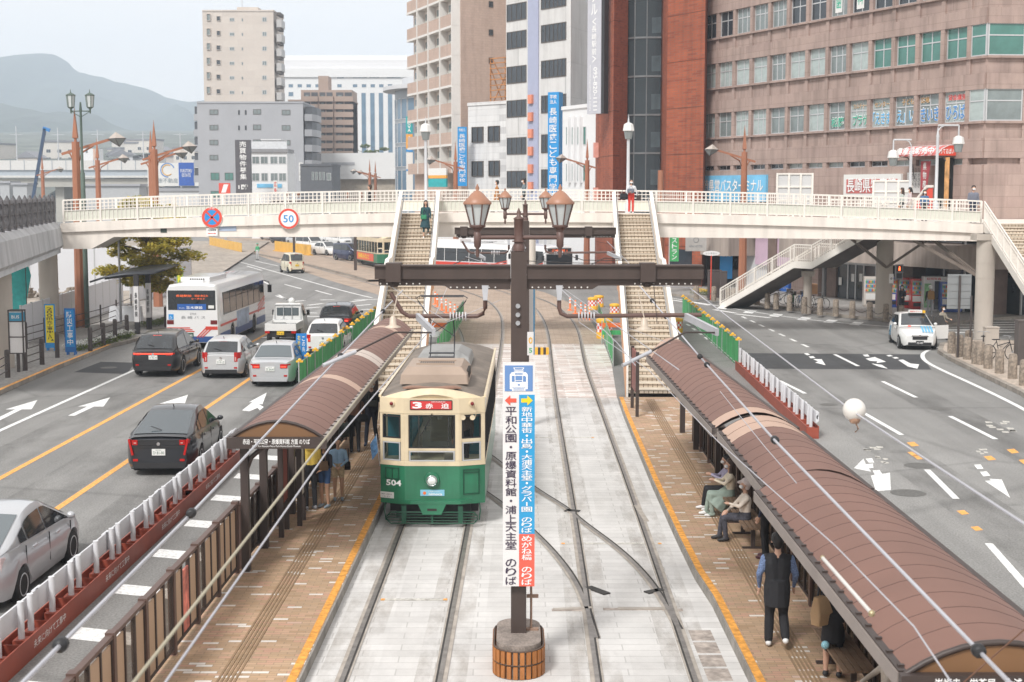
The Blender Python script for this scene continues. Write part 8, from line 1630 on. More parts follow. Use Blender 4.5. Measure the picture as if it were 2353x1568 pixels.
walker('person in black walking left along footbridge near the left end',850,71.0,5.72,LW,1.66,black_c,black_c,hair=('short',hair_br),legs=stride); walker('person in tan orange coat walking left on footbridge behind lantern',1142,71.2,6.03,LW,1.58,cloth('tan_orange',(.36,.16,.05)),cloth('tan_orange',(.36,.16,.05)),hair=('short',hair_b),mask=True,coat=cloth('tan_orange',(.36,.16,.05)),legs=stride); walker('person in grey jacket and dark trousers walking left on middle of footbridge',1204,71.2,6.05,LW,1.66,cloth('slate',(.14,.18,.2)),black_c,hair=('cap',hair_b),mask=True,legs=stride)
walker('woman with long brown hair in pale green top on the right of footbridge',2073,73.0,5.56,R(80),1.68,cloth('pale_green',(.42,.46,.43)),black_c,hair=('long',hair_br),mask=True,legs=stride); walker('woman with ponytail in pale pink top on the right of footbridge',2091,73.3,5.56,R(80),1.7,cloth('pale_pink',(.56,.47,.48)),cloth('pale_beige',(.5,.42,.36)),hair=('pony',hair_b),mask=True,legs=stride); walker('woman in denim jacket and mask facing camera on the right of footbridge',2125,75.0,5.54,R(180),1.6,cloth('denim_jacket',(.06,.13,.25)),black_c,hair=('long',hair_b),mask=True); walker('man in grey sweater and white mask standing above the right end stairs',2237,70.2,5.56,R(178),1.78,cloth('grey_sweater',(.15,.16,.20)),navy_c,hair=('short',hair_b),mask=True,bulk=1.2)
# right street
p=G(2071,722,.15); person('person in dark coat and white mask standing before the red vending machines',tuple(p),R(170),1.62,cloth('dark_coat',(.02,.022,.03)),cloth('brown_skirt',(.09,.055,.045)),hair=('long',hair_b),mask=True,coat=cloth('dark_coat',(.02,.022,.03)),vox=.018,arms=(((-.22,.05,1.1),(-.05,.25,1.05)),((.22,.05,1.1),(.05,.25,1.02))))
p=G(2136,728,.15); b10=tuple(p); person('man in white helmet with tan backpack facing the photo booth',b10,R(-5),1.72,black_c,cloth('pale_grey_trouser',(.33,.34,.36)),shoe_w,hair=('helmet',mat('helmet_white',(.68,.68,.67),.3)),vox=.018); bag('backpack','tan backpack worn by the man in white helmet',loc_of(b10,R(-5),(0,-.24,.98)),(.34,.2,.46),cloth('tan_canvas',(.33,.19,.07)),.08,R(-5))
p=G(2164,782); person('person in long beige coat and mask beside the open taxi door',(p.x,p.y,.006),R(215),1.6,cloth('khaki_coat',(.30,.27,.22)),cloth('dark_denim',(.03,.045,.09)),hair=('bob',hair_b),mask=True,coat=cloth('khaki_coat',(.30,.27,.22)),vox=.018,legs=stride,arms=(((-.24,.1,1.12),(-.2,.32,1.08)),((.24,.08,1.1),(.15,.3,1.0))))
for i,(px,py,c,lab)in enumerate(((1345,628,black_c,'person in dark jacket and helmet left of the orange column under bridge'),(1378,630,cloth('olive',(.16,.12,.07)),'person in olive coat right of the orange column under bridge'),(1394,632,grey_c,'person in grey beside the right stairs under bridge'))):p=G(px,py); person(lab,(p.x,p.y,.15),R(180),1.7,c,black_c,hair=('short',hair_b),mask=True,vox=.02)
p=G(592,598); person('roadworker in green vest and white trousers beside the yellow barriers',(p.x,p.y,.01),R(150),1.7,cloth('worker_green',(.05,.3,.14)),cloth('worker_white',(.5,.5,.5)),hair=('helmet',mat('helmet_green',(.05,.3,.2),.4)),vox=.02)
x,y=-1.69+.62,30.35; person('tram driver in brown uniform standing behind right front window',(x,y,.98),R(180),1.62,cloth('driver_brown',(.14,.09,.07)),black_c,hair=('cap',black_c),vox=.02)
# ============================================================= street furniture, plants and small things
lamp_rust=mat('brown_lamp_paint',(.33,.135,.075),.55,var=.18,scale=1.2,stretch=(1,1,.3)); lamp_head=mat('lamp_head_beige',(.42,.37,.33),.5,var=.05); lamp_lens=mat('lamp_lens_grey',(.22,.24,.24),.2,var=.1)
def brown_lamp(label,px,Y,side,zs=9.35,m=lamp_rust,s=1.0,z0=.15,copyof=None):
 x=D(px,440,Y).x
 if copyof:o=copy_of(copyof,(x,Y,z0),0 if side>0 else math.pi,label,'brown spired street lamps'); return o
 t=thing('street_lamp',label,'street lamp',(x,Y,z0),0 if side>0 else math.pi,'brown spired street lamps'); b=MB()
 b.lathe([(.29,0),(.27,2),(.22,6),(.19,zs-.3)],n=8,smooth=False,rot=.39); b.lathe([(.07,zs-.3),(.07,zs-.12)],n=8); b.lathe([(.10,zs-.14),(.17,zs-.1),(.15,zs+.15),(.005,zs+1.45)],n=4,smooth=False,rot=.785); b.build('pole',m,t)
 b=MB(); b.bar((-.72,0,zs-.92),(1.75,0,zs-.18),.07,.13); b.path([(.17,0,zs-1.25),(.3,0,zs-.85),(.9,0,zs-.5)],.05); b.path([(-.17,0,zs-1.15),(-.3,0,zs-.9),(-.45,0,zs-.84)],.04); b.build('arm',m,t)
 b=MB(); c=Vector((2.15,0,zs-.12)); w=.42; T_=c+Vector((-.1,0,.32)); B_=[c+Vector((-w-.1,0,-.04)),c+Vector((0,-w,-.02)),c+Vector((w,0,-.0)),c+Vector((0,w,-.02))]; Lw=c+Vector((.08,0,-.42))
 for i in range(4):b.poly([T_,B_[i],B_[(i+1)%4]],0); b.poly([Lw,B_[i],B_[(i+1)%4]],1); b.bar(B_[i],Lw,.03,.03,2); b.bar(B_[i],B_[(i+1)%4],.035,.035,2)
 b.build('lamp_head',[lamp_head,lamp_lens,fm],t); return t
bl=brown_lamp('large brown spired street lamp behind footbridge at the left',177,72.9,1,9.75)
for lab,px,Y,sd in(('brown spired street lamp behind tree left of billboard',357,86,1),('slim brown spired lamp just left of billboard lamp',349,100,1),('brown spired lamp right of green twin lantern, behind footbridge',226,116,1),('small distant brown spired lamp above far left railing',99,172,1),('brown spired street lamp in front of pink building',1709,92,-1),('brown spired street lamp before white slit window building',1349,116,-1),('thin brown lamp near far white car park, left one',850,190,-1),('thin brown lamp near far white car park, right one',863,200,-1),('grey brown lamp before the beige balcony building',1047,122,-1),('small lamp in front of the dark shed',745,250,1)):brown_lamp(lab,px,Y,sd,copyof=bl)
white_lamp=mat('white_lamp_paint',(.52,.53,.55),.4,var=.06); lamp_white=mat('lamp_box_white',(.66,.65,.63),.4,var=.04)
def white_lamp_post(label,px,Y,ytop,arm=0,ly=300,zb=5.6):
 x=D(px,440,Y).x; zt=ZY(ytop,Y); zl=ZY(ly,Y); t=thing('bridge_lamp',label,'lamp post',(x,Y,0)); b=MB(); b.lathe([(.15,zb),(.15,zb+.9),(.085,zb+1.0),(.075,zt-.6),(.09,zt-.55),(.05,zt-.4),(.005,zt)],n=10); b.build('post',white_lamp,t); ax=arm
 if arm:b=MB(); b.tube((0,0,zl+.9),(ax,0,zl+.9),.045); b.tube((ax,0,zl+.9),(ax,0,zl+.3),.04); b.path([(0,0,zl+.6),(ax*.12,0,zl+.8),(ax*.3,0,zl+.88)],.03); b.build('arm',white_lamp,t)
 b=MB(); b.lathe([(.1,zl+.38),(.24,zl+.3),(.3,zl-.02),(.24,zl-.04)],(ax,0,0),8,0,False,.39); b.lathe([(.25,zl-.03),(.17,zl-.42),(.16,zl-.44)],(ax,0,0),8,1,False,.39); b.build('lamp_head',[lamp_white,lamp_lens],t)
white_lamp_post('white bridge lamp post above the left stairs',979,71.8,268,0,302); white_lamp_post('white bridge lamp post above the right stairs in front of glass shaft',1443,71.8,262,0,300); white_lamp_post('tall white lamp post with right arm in front of red awning',2151,72.2,288,1.05,330); white_lamp_post('white lamp post with left arm near white notice board',2091,74,332,-.92,362)
# green twin lantern
x=D(191,440,72.5).x; grn=mat('green_lamp_paint',(.085,.12,.10),.5,var=.12); t=thing('lamp_post','green lamp post with two lanterns rising above the left fence','lamp post',(x,72.5,0)); zt=ZY(235,72.5); b=MB(); b.lathe([(.13,.1),(.12,8.0),(.07,8.1),(.06,zt-.5),(.08,zt-.45),(.04,zt)],n=10); b.build('post',grn,t); b=MB(); b.tube((-.48,0,zt-.45),(.48,0,zt-.45),.03); [b.path([(0,0,zt-.75),(s*.25,0,zt-.6),(s*.48,0,zt-.45)],.02)for s in(-1,1)]; b.build('arm',grn,t)
for s in(-1,1):
 b=MB(); z=zt-.45; b.lathe([(.03,z-.12),(.05,z),(.045,z+.1),(.16,z+.18),(.17,z+.2)],(s*.48,0,0),8); ln=b.build('lantern',grn,t); b=MB(); b.lathe([(.155,z+.2),(.215,z+.78)],(s*.48,0,0),6,0,False); b.build('lantern_glass',frost,ln); b=MB(); [b.bar((s*.48+.16*math.cos(a),.16*math.sin(a),z+.2),(s*.48+.22*math.cos(a),.22*math.sin(a),z+.78),.03,.03)for a in[i*math.pi/3 for i in range(6)]]; b.lathe([(.24,z+.77),(.26,z+.8),(.12,z+.88),(.03,z+.92),(.005,z+1.1)],(s*.48,0,0),6,0,False); b.build('lantern_cap',grn,ln)
 # ---- plants
def foliage_mat(name,a,c,sc=1.6):
 m=mat(name,a,.75,var=0); t=m.node_tree; b=t.nodes['Principled BSDF']; g=t.nodes.new('ShaderNodeNewGeometry'); n=t.nodes.new('ShaderNodeTexNoise'); n.inputs['Scale'].default_value=sc; tc=t.nodes.new('ShaderNodeTexCoord'); t.links.new(tc.outputs['Object'],n.inputs[0]); r=t.nodes.new('ShaderNodeValToRGB'); r.color_ramp.elements[0].position=.28; r.color_ramp.elements[1].position=.54; r.color_ramp.elements[0].color=(*a,1); r.color_ramp.elements[1].color=(*c,1)
 ad=t.nodes.new('ShaderNodeMath'); ad.operation='MULTIPLY_ADD'; ad.inputs[1].default_value=.25; t.links.new(g.outputs['Random Per Island'],ad.inputs[0]); sb=t.nodes.new('ShaderNodeMath'); sb.operation='SUBTRACT'; sb.inputs[1].default_value=.12; t.links.new(n.outputs[0],sb.inputs[0]); t.links.new(sb.outputs[0],ad.inputs[2]); t.links.new(ad.outputs[0],r.inputs[0]); t.links.new(r.outputs[0],b.inputs['Base Color']); b.inputs['Specular IOR Level'].default_value=.2; tl=t.nodes.new('ShaderNodeBsdfTranslucent'); t.links.new(r.outputs[0],tl.inputs[0]); mx=t.nodes.new('ShaderNodeMixShader'); mx.inputs[0].default_value=.5; t.links.new(b.outputs[0],mx.inputs[1]); t.links.new(tl.outputs[0],mx.inputs[2]); t.links.new(mx.outputs[0],t.nodes['Material Output'].inputs[0]); return m
leaf_y=foliage_mat('yellow_green_leaves',(.17,.20,.04),(.66,.56,.11),1.1); leaf_g=foliage_mat('green_leaves',(.05,.09,.02),(.17,.22,.05),3); bark=mat('bark',(.11,.085,.065),.9,var=.3,scale=4)
def leaves(mb,c,rx_,ry_,rz_,n,s,rnd,m=0):
 for _ in range(n):
  while True:
   v=Vector((rnd.uniform(-1,1),rnd.uniform(-1,1),rnd.uniform(-1,1)))
   if v.length<1:break
  v*=(.55+.45*rnd.random())/max(.3,v.length)if rnd.random()<.5 else 1; p=c+Vector((v.x*rx_,v.y*ry_,v.z*rz_)); a=Vector((rnd.uniform(-1,1),rnd.uniform(-1,1),rnd.uniform(-.5,.5))).normalized()*s; u=a.cross(Vector((rnd.uniform(-.5,.5),rnd.uniform(-.5,.5),1))).normalized()*s*.55
  mb.add([p-a,p-u*.9,p+a,p+u],[(0,1,2,3)],m)
def tree(label,loc,H,spread,clumps,n,s,m,seed,z_low=.35,group=None):
 rnd=random.Random(seed); t=thing('tree',label,'tree',loc,0,group); b=MB(); b.path([(0,0,0),(.05,.02,H*.25),(-.06,.05,H*.5),(.04,0,H*.75),(0,0,H*.95)],[.16,.13,.11,.08,.03],8); ctr=[]
 for i in range(clumps):
  z=H*(z_low+(1-z_low)*(i+.5)/clumps); r=spread*(1-.55*abs((i/clumps)-.35))*rnd.uniform(.35,1); a=i*2.4+rnd.uniform(-.4,.4); c=Vector((r*math.cos(a),r*.8*math.sin(a),z)); ctr.append(c); b.path([(0,0,max(.2,z-.5)),(c.x*.5,c.y*.5,z-.2),(c.x*.95,c.y*.95,z)],[.06,.04,.015],5)
 b.build('trunk',bark,t); b=MB()
 for c in ctr:
  for k in range(3):leaves(b,c+Vector((rnd.uniform(-.5,.5),rnd.uniform(-.4,.4),rnd.uniform(-.1,.15)))*spread*.3,spread*.36,spread*.32,spread*.13,n//3,s,rnd)
 b.build('crown',m,t,fix=False); return t
p=G(343,742,.15); tree('layered yellow green tree behind bus stop and left end of footbridge',(p.x,p.y,.15),6.4,2.5,24,430,.15,leaf_y,4,.30)
for i,(px,py,Y,h,sp_,lab)in enumerate(((745,335,330,9,3,''),(832,350,400,11,4,'small tree in front of blue striped white complex, left one'),(862,350,400,12,4,'small tree in front of blue striped white complex, right one'))):
 if lab:x=D(px,440,Y).x; tree(lab,(x,Y,8),h,sp_,10,90,.45,leaf_g,20+i)
def shrub(label,loc,r,h,n,m,seed,cat='plant',name='shrub',s=.05,flowers=None):
 t=thing(name,label,cat,loc); rnd=random.Random(seed); b=MB(); leaves(b,Vector((0,0,h*.5)),r,r,h*.5,n,s,rnd)
 if flowers:leaves(b,Vector((0,0,h*.75)),r,r,h*.3,n//2,s*.7,rnd,1)
 b.build('leaves',[m,flowers]if flowers else m,t,fix=False); b=MB(); b.tube((0,0,-.02),(0,0,h*.5),.02,n=5); b.build('stem',bark,t); return t
p=G(1712,692,.15); shrub('green shrub at the foot of slatted stairs by right kerb',tuple(p),.65,.7,420,leaf_g,3,s=.1)
yf=mat('yellow_flower',(.75,.5,.03),.7,var=.1); wf=mat('white_flower',(.7,.7,.68),.7,var=.05)
def bed(label,pts,h,n,seed,fl):
 """planted strip: one mass of low plants"""
 rnd=random.Random(seed); b=MB()
 for p,q in zip(pts,pts[1:]):
  for i in range(8):c=Vector(p).lerp(Vector(q),rnd.random()); leaves(b,c+Vector((rnd.uniform(-.4,.4),rnd.uniform(-.3,.3),h*.4)),.5,.45,h*.5,n//8,.05,rnd,0); leaves(b,c+Vector((0,0,h*.75)),.5,.45,h*.3,n//12,.045,rnd,1)
 o=b.build('flower_bed',[leaf_g,fl],fix=False); tag(o,label,'flower bed',None,'stuff'); return o
bed('white flowering bed along left kerb behind dark bollards',[tuple(G(px,py,.15))for px,py in((165,808),(215,795),(262,782),(300,770))],.35,900,5,wf); bed('yellow flower bed at right kerb behind the beam end',[tuple(G(px,py,.15))for px,py in((1600,676),(1640,680),(1680,684))],.4,700,6,yf); bed('low grass around the tree near left bus shelter',[tuple(G(px,py,.15))for px,py in((325,752),(365,745),(395,738))],.25,500,7,leaf_g)
# ---- left pavement: hoarding, rails, bus stop
hoard=mat('white_hoarding',(.64,.65,.68),.5,var=.03,scale=.4)
def panel_wall(label,pts,z0,h,m,step=1.8,name='hoarding'):
 t=thing(name,label,'hoarding'); b=MB()
 for p,q in zip(pts,pts[1:]):
  p,q=Vector(p),Vector(q); n=max(1,int((q-p).length/step)); b.bar((p.x,p.y,z0+h/2),(q.x,q.y,z0+h/2),.06,h)
  for i in range(n+1):c=p.lerp(q,i/n); b.box(c.x-.035,c.x+.035,c.y-.05,c.y+.05,z0,z0+h+.05,1)
 b.build('panel',[m,pipe],t); return t
a1,a2,a3=G(-60,830,.15),G(235,722,.15),G(345,690,.15); w1,w2,w3,w4=G(50,792,.15),G(282,700,.15),G(300,694,.15),G(440,668,.15)
panel_wall('white site hoarding along left pavement behind the dark railing',[(w1.x,w1.y),(w2.x,w2.y)],.15,1.75,hoard); panel_wall('white site hoarding behind the bus shelter facing the road',[(w3.x,w3.y),(w4.x,w4.y)],.15,3.1,hoard); q1,q2=G(70,678),G(300,672); panel_wall('far white site fence with steel posts behind left hoarding',[(q1.x,q1.y),(q2.x+2,q2.y)],0,3.3,hoard,3.0)
def lot():return paved('ground_site',mat('bare_site_ground',(.34,.295,.25),.9,var=.2,scale=.15,fine=2),[(w1.x-25,w1.y),(w2.x,w2.y+.5),(w4.x,w4.y+2),(-34,200),(-120,200),(-120,70)],.17)
lot()
rail_m=mat('dark_brown_rail',(.06,.048,.045),.5,var=.15)
def ped_rail(label,pts,z,h=.85,bollard=False):
 t=thing('pedestrian_railing',label,'railing'); P_=[Vector(p)for p in pts]; b=MB()
 for p,q in zip(P_,P_[1:]):
  for k in(.3,.6,.92):b.tube((p.x,p.y,z+h*k),(q.x,q.y,z+h*k),.022,n=6)
 b.build('rail',rail_m,t)
 for p in P_:b=MB(); r=.1 if bollard else .04; b.lathe([(r,z),(r,z+h+.08),(r*.85,z+h+.14),(.02,z+h+.16)],(p.x,p.y,0),10); b.build('post',rail_m,t)
 return t
gp=lambda L,z=.15:[tuple(G(px,py,z)[:2])for px,py in L]
ped_rail('dark railing with thick posts at kerb, far lower left',gp([(-40,905),(18,868)]),.15,.9,True); ped_rail('dark railing with thick posts at kerb beside bus stop sign',gp([(58,852),(97,838)]),.15,.9,True); ped_rail('dark railing with thick posts along the white flower bed',gp([(208,808),(238,795),(265,785),(292,774)]),.15,.9,True); ped_rail('thin dark railing in front of left site hoarding',gp([(62,800),(103,788),(150,775),(232,752),(268,738),(302,722)]),.15,1.0); ped_rail('short dark railing right of bus shelter posts',gp([(382,752),(402,742),(432,728)]),.15,.9,True)
p=G(132,822,.15); t=thing('bollard','single dark bollard in front of the yellow sign pillar','bollard',p); b=MB(); b.lathe([(.1,0),(.1,1.0),(.08,1.08),(.02,1.1)],n=10); b.build('post',rail_m,t)
p=G(43,855,.15); t=thing('bus_stop_sign','tall bus stop sign box with blue top on dark legs','bus stop',p); b=MB(); b.box(-.26,.26,-.14,.14,.75,2.35,0); b.box(-.265,.265,-.145,.145,1.98,2.32,1); b.build('sign_box',[MATS['sign_off_white'],mat('bus_stop_blue',(.04,.28,.45),.4)],t); b=MB()
for s in(-1,1):
 for d_ in(-1,1):b.box(s*.27-.025,s*.27+.025,d_*.14-.025,d_*.14+.025,.72,2.42)
for z in(.72,1.35,1.95,2.38):b.box(-.29,.29,-.16,.16,z,z+.04)
b.box(-.05,.05,-.05,.05,0,.72); b.build('frame',rail_m,t); letters(t,'BUS',(0,-.16,2.15),.3,.12,txt_white)
def works_sign(label,px,py,w,h,m,txt,tm,edge,rz=0,pic=False):
 p=G(px,py,.15); t=thing('works_sign',label,'sign',p,rz); b=MB(); b.box(-w/2-.05,w/2+.05,-.02,.02,.12,h+.3,0); b.box(-w/2,w/2,-.03,-.018,.35,h+.24,1); b.box(-w/2,-w/2+.04,-.02,.3,0,.12,0); b.box(w/2-.04,w/2,-.02,.3,0,.12,0); b.build('board',[edge,m],t); n=len(txt); letters(t,txt,(0,-.034,.35+(h-.11)*(.6 if pic else .5)),w*.8,(h-.15)*(.72 if pic else .95),tm,vertical=True)
 if pic:b=MB(); b.path([(-.08,-.036,.5),(-.02,-.036,.72),(.06,-.036,.55)],.02); b.ball((.0,-.036,.82),.035,8); b.poly([(.02,-.037,.44),(.16,-.037,.44),(.1,-.037,.52)]); b.build('pictogram',txt_black,t)
works_sign('yellow road works sign on the left concrete pillar',117,806,.36,1.75,mat('sign_yellow',(.80,.66,.02),.4,var=.03),'200m先工事中',txt_black,sblue,pic=True); works_sign('blue road works sign with white characters by the left kerb',163,816,.36,1.7,sblue,'防災工事中',txt_white,mat('sign_blue_dark',(.02,.14,.42),.5)); works_sign('narrow yellow works sign near white hoarding behind the bus',415,688,.3,1.7,MATS['sign_yellow'],'歩行者通路',gnet,gnet)
p=G(694,872); t=thing('works_sign','tall blue lane sign at end of green net fence by silver saloon','sign',p,R(5)); b=MB(); b.box(-.2,.2,-.02,.02,.25,1.75,0); b.box(-.22,.22,-.025,.025,.0,.06,1); b.box(-.03,.03,-.02,.02,.06,.25,1); b.build('board',[mat('works_blue',(.02,.20,.55),.4,var=.03),yel],t); letters(t,'この先',(.08,-.026,1.35),.13,.6,txt_white,vertical=True); letters(t,'右折注意',(-.09,-.026,1.3),.13,.78,mat('works_yellow_text',(.8,.6,.03),.5,var=0),vertical=True); b=MB(); b.bar((-.08,-.027,.35),(-.08,-.027,.8),.004,.05); b.bar((-.08,-.027,.78),(.0,-.027,.86),.004,.05,up=(0,1,0)); b.build('yellow_arrow',MATS['works_yellow_text'],t)
# bus shelter
p1,p2_=G(316,768,.15),G(343,757,.15); t=thing('bus_shelter','small bus shelter with thin dark curved roof on two posts','bus shelter',(0,0,0)); rm=mat('dark_shelter_roof',(.075,.08,.09),.4,.3,var=.08)
for p in(p1,p2_):b=MB(); b.box(p.x-.11,p.x+.11,p.y-.11,p.y+.11,.15,.75,0); b.box(p.x-.115,p.x+.115,p.y-.115,p.y+.115,.75,2.5,1); b.box(p.x-.11,p.x+.11,p.y-.11,p.y+.11,2.5,3.1,0); po=b.build('post',[txt_black,MATS['sign_off_white']],t); letters(po,'長崎駅前',(p.x,p.y-.13,1.6),.14,1.2,txt_black,vertical=True)
c=(p1+p2_)/2; b=MB(); b.loft([[(c.x-2.2,c.y-1.4,2.75),(c.x-1.6,c.y-1.4,2.95),(c.x-.6,c.y-1.2,3.1),(c.x+.8,c.y-1.1,3.15)],[(c.x-2.0,c.y+3.2,2.95),(c.x-1.4,c.y+3.4,3.15),(c.x-.4,c.y+3.6,3.3),(c.x+1.0,c.y+3.8,3.35)]],0,True,False,False); o=b.build('roof',rm,t); q=o.modifiers.new('s','SOLIDIFY'); q.thickness=.09
b=MB(); b.bar((c.x-1.8,c.y-.2,2.8),(c.x+.6,c.y+.2,3.08),.08,.1); b.bar((c.x-1.8,c.y+1.6,2.85),(c.x+.7,c.y+1.8,3.12),.08,.1); b.build('roof_beam',rail_m,t)
p=G(278,745,.15); b=MB(); b.lathe([(.07,0),(.06,5.6)],n=8); tag(b.build('grey_pole',steel_grey,None,p),'plain grey pole between tree and bus shelter','pole'); p=G(290,738,.15); t=thing('water_barrier','low white plastic barrier at the end of the thin dark railing','barrier',p); b=MB(); b.loft([[(-.9,-.25,0),(.9,-.25,0),(.9,.25,0),(-.9,.25,0)],[(-.85,-.12,.8),(.85,-.12,.8),(.85,.12,.8),(-.85,.12,.8)]]); b.build('barrier',hoard,t,bevel=.05)
b=MB(); q=D(38,600,66); b.loft([[(q.x-.6,66+.3,3.9),(q.x+.3,66,4.6)],[(q.x-.5,66.1,2.8),(q.x+.55,66.3,3.2)],[(q.x-.65,66.4,1.8),(q.x+.4,66.0,2.0)],[(q.x-.3,66.2,1.0),(q.x+.1,66.3,.9)]],0,True,False,False); b.tube((q.x+.4,66,.15),(q.x+.4,66,5),.02,n=5,m=1); tag(b.build('tarpaulin',[mat('teal_tarpaulin',(.03,.36,.34),.6,var=.25,scale=2),rail_m],fix=False),'torn teal tarpaulin hanging from a pole at left edge','tarpaulin')
p=G(205,668); t=thing('no_entry_sign','small round red no entry sign on thin pole in building site','road sign',p); b=MB(); b.tube((0,0,0),(0,0,3.2),.04); b.build('post',steel_grey,t); b=MB(); b.tube((0,-.04,3.0),(0,-.07,3.0),.45,n=20); b.build('disc',sred,t); b=MB(); b.box(-.3,.3,-.08,-.071,2.93,3.07); b.build('bar',txt_white,t)
rnd=random.Random(9); b=MB(); p=G(78,690)
for i in range(40):c=p+Vector((rnd.uniform(-3,3),rnd.uniform(-1,1),rnd.uniform(0,.8))); r=rnd.uniform(.15,.5); b.loft([[c+Vector((r*rnd.uniform(.5,1)*math.cos(a),r*math.sin(a),z*r))for a in(0,1.2,2.5,3.8,5)]for z in(0,.5,.8)])
tag(b.build('rubble',mat('rubble',(.25,.21,.17),.9,var=.4,scale=2)),'heap of rubble behind the left hoarding','rubble',None,'stuff')
p=G(65,690); t=thing('bulk_bag','black bulk bag in front of the rubble heap','bag',(p.x-1,p.y-2,0)); b=MB(); b.lathe([(.7,0),(.8,.5),(.7,1.3),(.5,1.5)],n=10); b.build('sack',rail_m,t)
# crane boom
p=D(88,368,260); q=D(103,296,260); t=thing('crane','dark blue crane boom rising over the viaduct at far left','crane',(p.x,260,0)); b=MB(); b.bar((-2.0,0,2),(q.x-p.x,0,q.z),.5,.5,0); b.build('boom',mat('dark_blue_steel',(.02,.05,.11),.5),t); b=MB(); b.bar((q.x-p.x-.3,0,q.z+.1),(q.x-p.x+.9,0,q.z-.3),.5,.6); b.build('boom_head',mat('crane_blue',(.03,.2,.5),.5),t); b=MB(); b.box(-5,2,-1.2,1.2,.6,3); b.build('carrier',MATS['crane_blue'],t)
for i,px in enumerate((42,137,228,332,417)):x=D(px,440,345).x; b=MB(); b.tube((x,345,0),(x,345,ZY(290+4*i,345)),.22,.12); b.tube((x-1.5,345,ZY(310,345)),(x+1.5,345,ZY(310,345)),.06); tag(b.build('catenary_mast',mat('pale_mast',(.5,.51,.53),.5)),'thin pale railway mast above the viaduct','mast','railway masts above the viaduct')
# far barriers and median
med_pts=[(600,584),(660,596),(740,614),(830,636),(870,648)]; b=MB(); ribbon(b,[tuple(G(*p)[:2])for p in med_pts],-1.1,.9,.18); P_=[tuple(G(*p)[:2])for p in med_pts]
for a,c in zip(P_,P_[1:]):d=(Vector(c)-Vector(a)).normalized(); s=Vector((d.y,-d.x)); b.bar((a[0]+s.x*.9,a[1]+s.y*.9,.09),(c[0]+s.x*.9,c[1]+s.y*.9,.09),.15,.18,1)
struct(b.build('tram_stop_pavement',[beige_pave,kerb_m]))
org=mat('amber_barrier',(.72,.42,.08),.5,var=.12,scale=2)
for lab,A_,B2_ in(('row of amber road barriers at the left of the far tram bend',(482,566),(556,583)),('row of amber road barriers in front of the far traffic queue',(632,577),(715,588))):
 p,q=G(*A_),G(*B2_); t=thing('road_barrier',lab,'barrier'); n=9
 for i in range(n):a,c=p.lerp(q,i/n),p.lerp(q,(i+.93)/n); b=MB(); b.bar((a.x,a.y,.62),(c.x,c.y,.62),.08,1.15); b.bar((a.x,a.y,.06),(c.x,c.y,.06),.5,.1); b.build('panel',org,t)
for px,py,lab in((676,588,'brown tram pole beyond the cream van'),(817,626,'brown tram pole left of the second tram')):p=G(px,py); t=thing('tram_pole',lab,'pole',(p.x,p.y,0)); b=MB(); b.box(-.12,.12,-.12,.12,0,6.6); b.build('post',brown_pole,t); b=MB(); b.box(-2.5,2.5,-.08,.08,5.9,6.1); b.build('cross_beam',brown_pole,t); [MB().lathe([(.05,6.4),(.16,6.7),(.24,6.72),(.02,7.1)],(s*.6,0,0),8).build('lantern',copper,t)for s in(-1,1)]
# ---- right pavement
stone=mat('bollard_stone',(.25,.205,.165),.9,var=.35,scale=3,bump=.4,fine=12); chain_m=mat('chain_iron',(.07,.06,.055),.6,.3)
bp_=None
def stone_posts(pts,z,grp,lab,chains=True):
 global bp_
 P_=[G(px,py,z)for px,py in pts]
 for p in P_:
  if bp_ is None:bp_=thing('stone_bollard',lab,'bollard',p,0,grp); b=MB(); b.lathe([(.17,-.02),(.17,.3),(.16,.85),(.13,.92),(.05,.94)],n=12); b.build('post',stone,bp_)
  else:copy_of(bp_,tuple(p),rnd.uniform(0,6),lab,grp)
 if chains:
  for p,q in zip(P_,P_[1:]):
   if(p-q).length<4.5:b=MB(); b.path([p.lerp(q,i/8)+Vector((0,0,.62-.3*(1-(2*i/8-1)**2)))for i in range(9)],.018,5); tag(b.build('chain',chain_m),'iron chain slung between two stone bollards','chain','chains between stone bollards')
stone_posts([(1600,688),(1640,692),(1672,696),(1685,697),(1740,700),(1763,708),(1783,710),(1814,714),(1848,720),(1884,724),(1920,726),(1958,730),(1998,733),(2035,738),(2070,742)],.15,'stone bollards along the far right kerb','round stone bollard along the right kerb in front of the shops')
stone_posts([(2186,812),(2204,820),(2222,826),(2225,808),(2242,836),(2252,838),(2270,847),(2296,858),(2326,870),(2352,886)],.15,'stone bollards around the right corner','round stone bollard around the near right corner island',False)
def box_thing(name,label,px,py,w,d_,h,m,z=.15,rz=0,cat=None,top=None):p=G(px,py,z); t=thing(name,label,cat or name.replace('_',' '),p,rz); b=MB(); b.box(-w/2,w/2,-d_/2,d_/2,0,h); b.build('casing',m,t,bevel=.02); b=MB(); b.box(-w*.53,w*.53,-d_*.55,d_*.55,h,h+.06); b.build('lid',m,t); b=MB(); b.box(-w*.55,w*.55,-d_*.58,d_*.58,-.0,.1); b.build('base',m,t); return t
cab=mat('brown_cabinet',(.075,.058,.055),.5,var=.1); box_thing('utility_cabinet','wide brown utility cabinet behind right bollards',1641,684,.85,.6,1.75,cab); box_thing('utility_cabinet','narrow brown utility cabinet left of the brown lamp',1662,690,.4,.4,1.8,cab); box_thing('utility_cabinet','dark grey cabinet at right edge on corner island',2350,838,.6,.5,1.75,mat('dark_cabinet',(.10,.085,.08),.5)); box_thing('utility_cabinet','beige box at foot of the right concrete pillar',2276,800,.6,.4,.9,concrete)
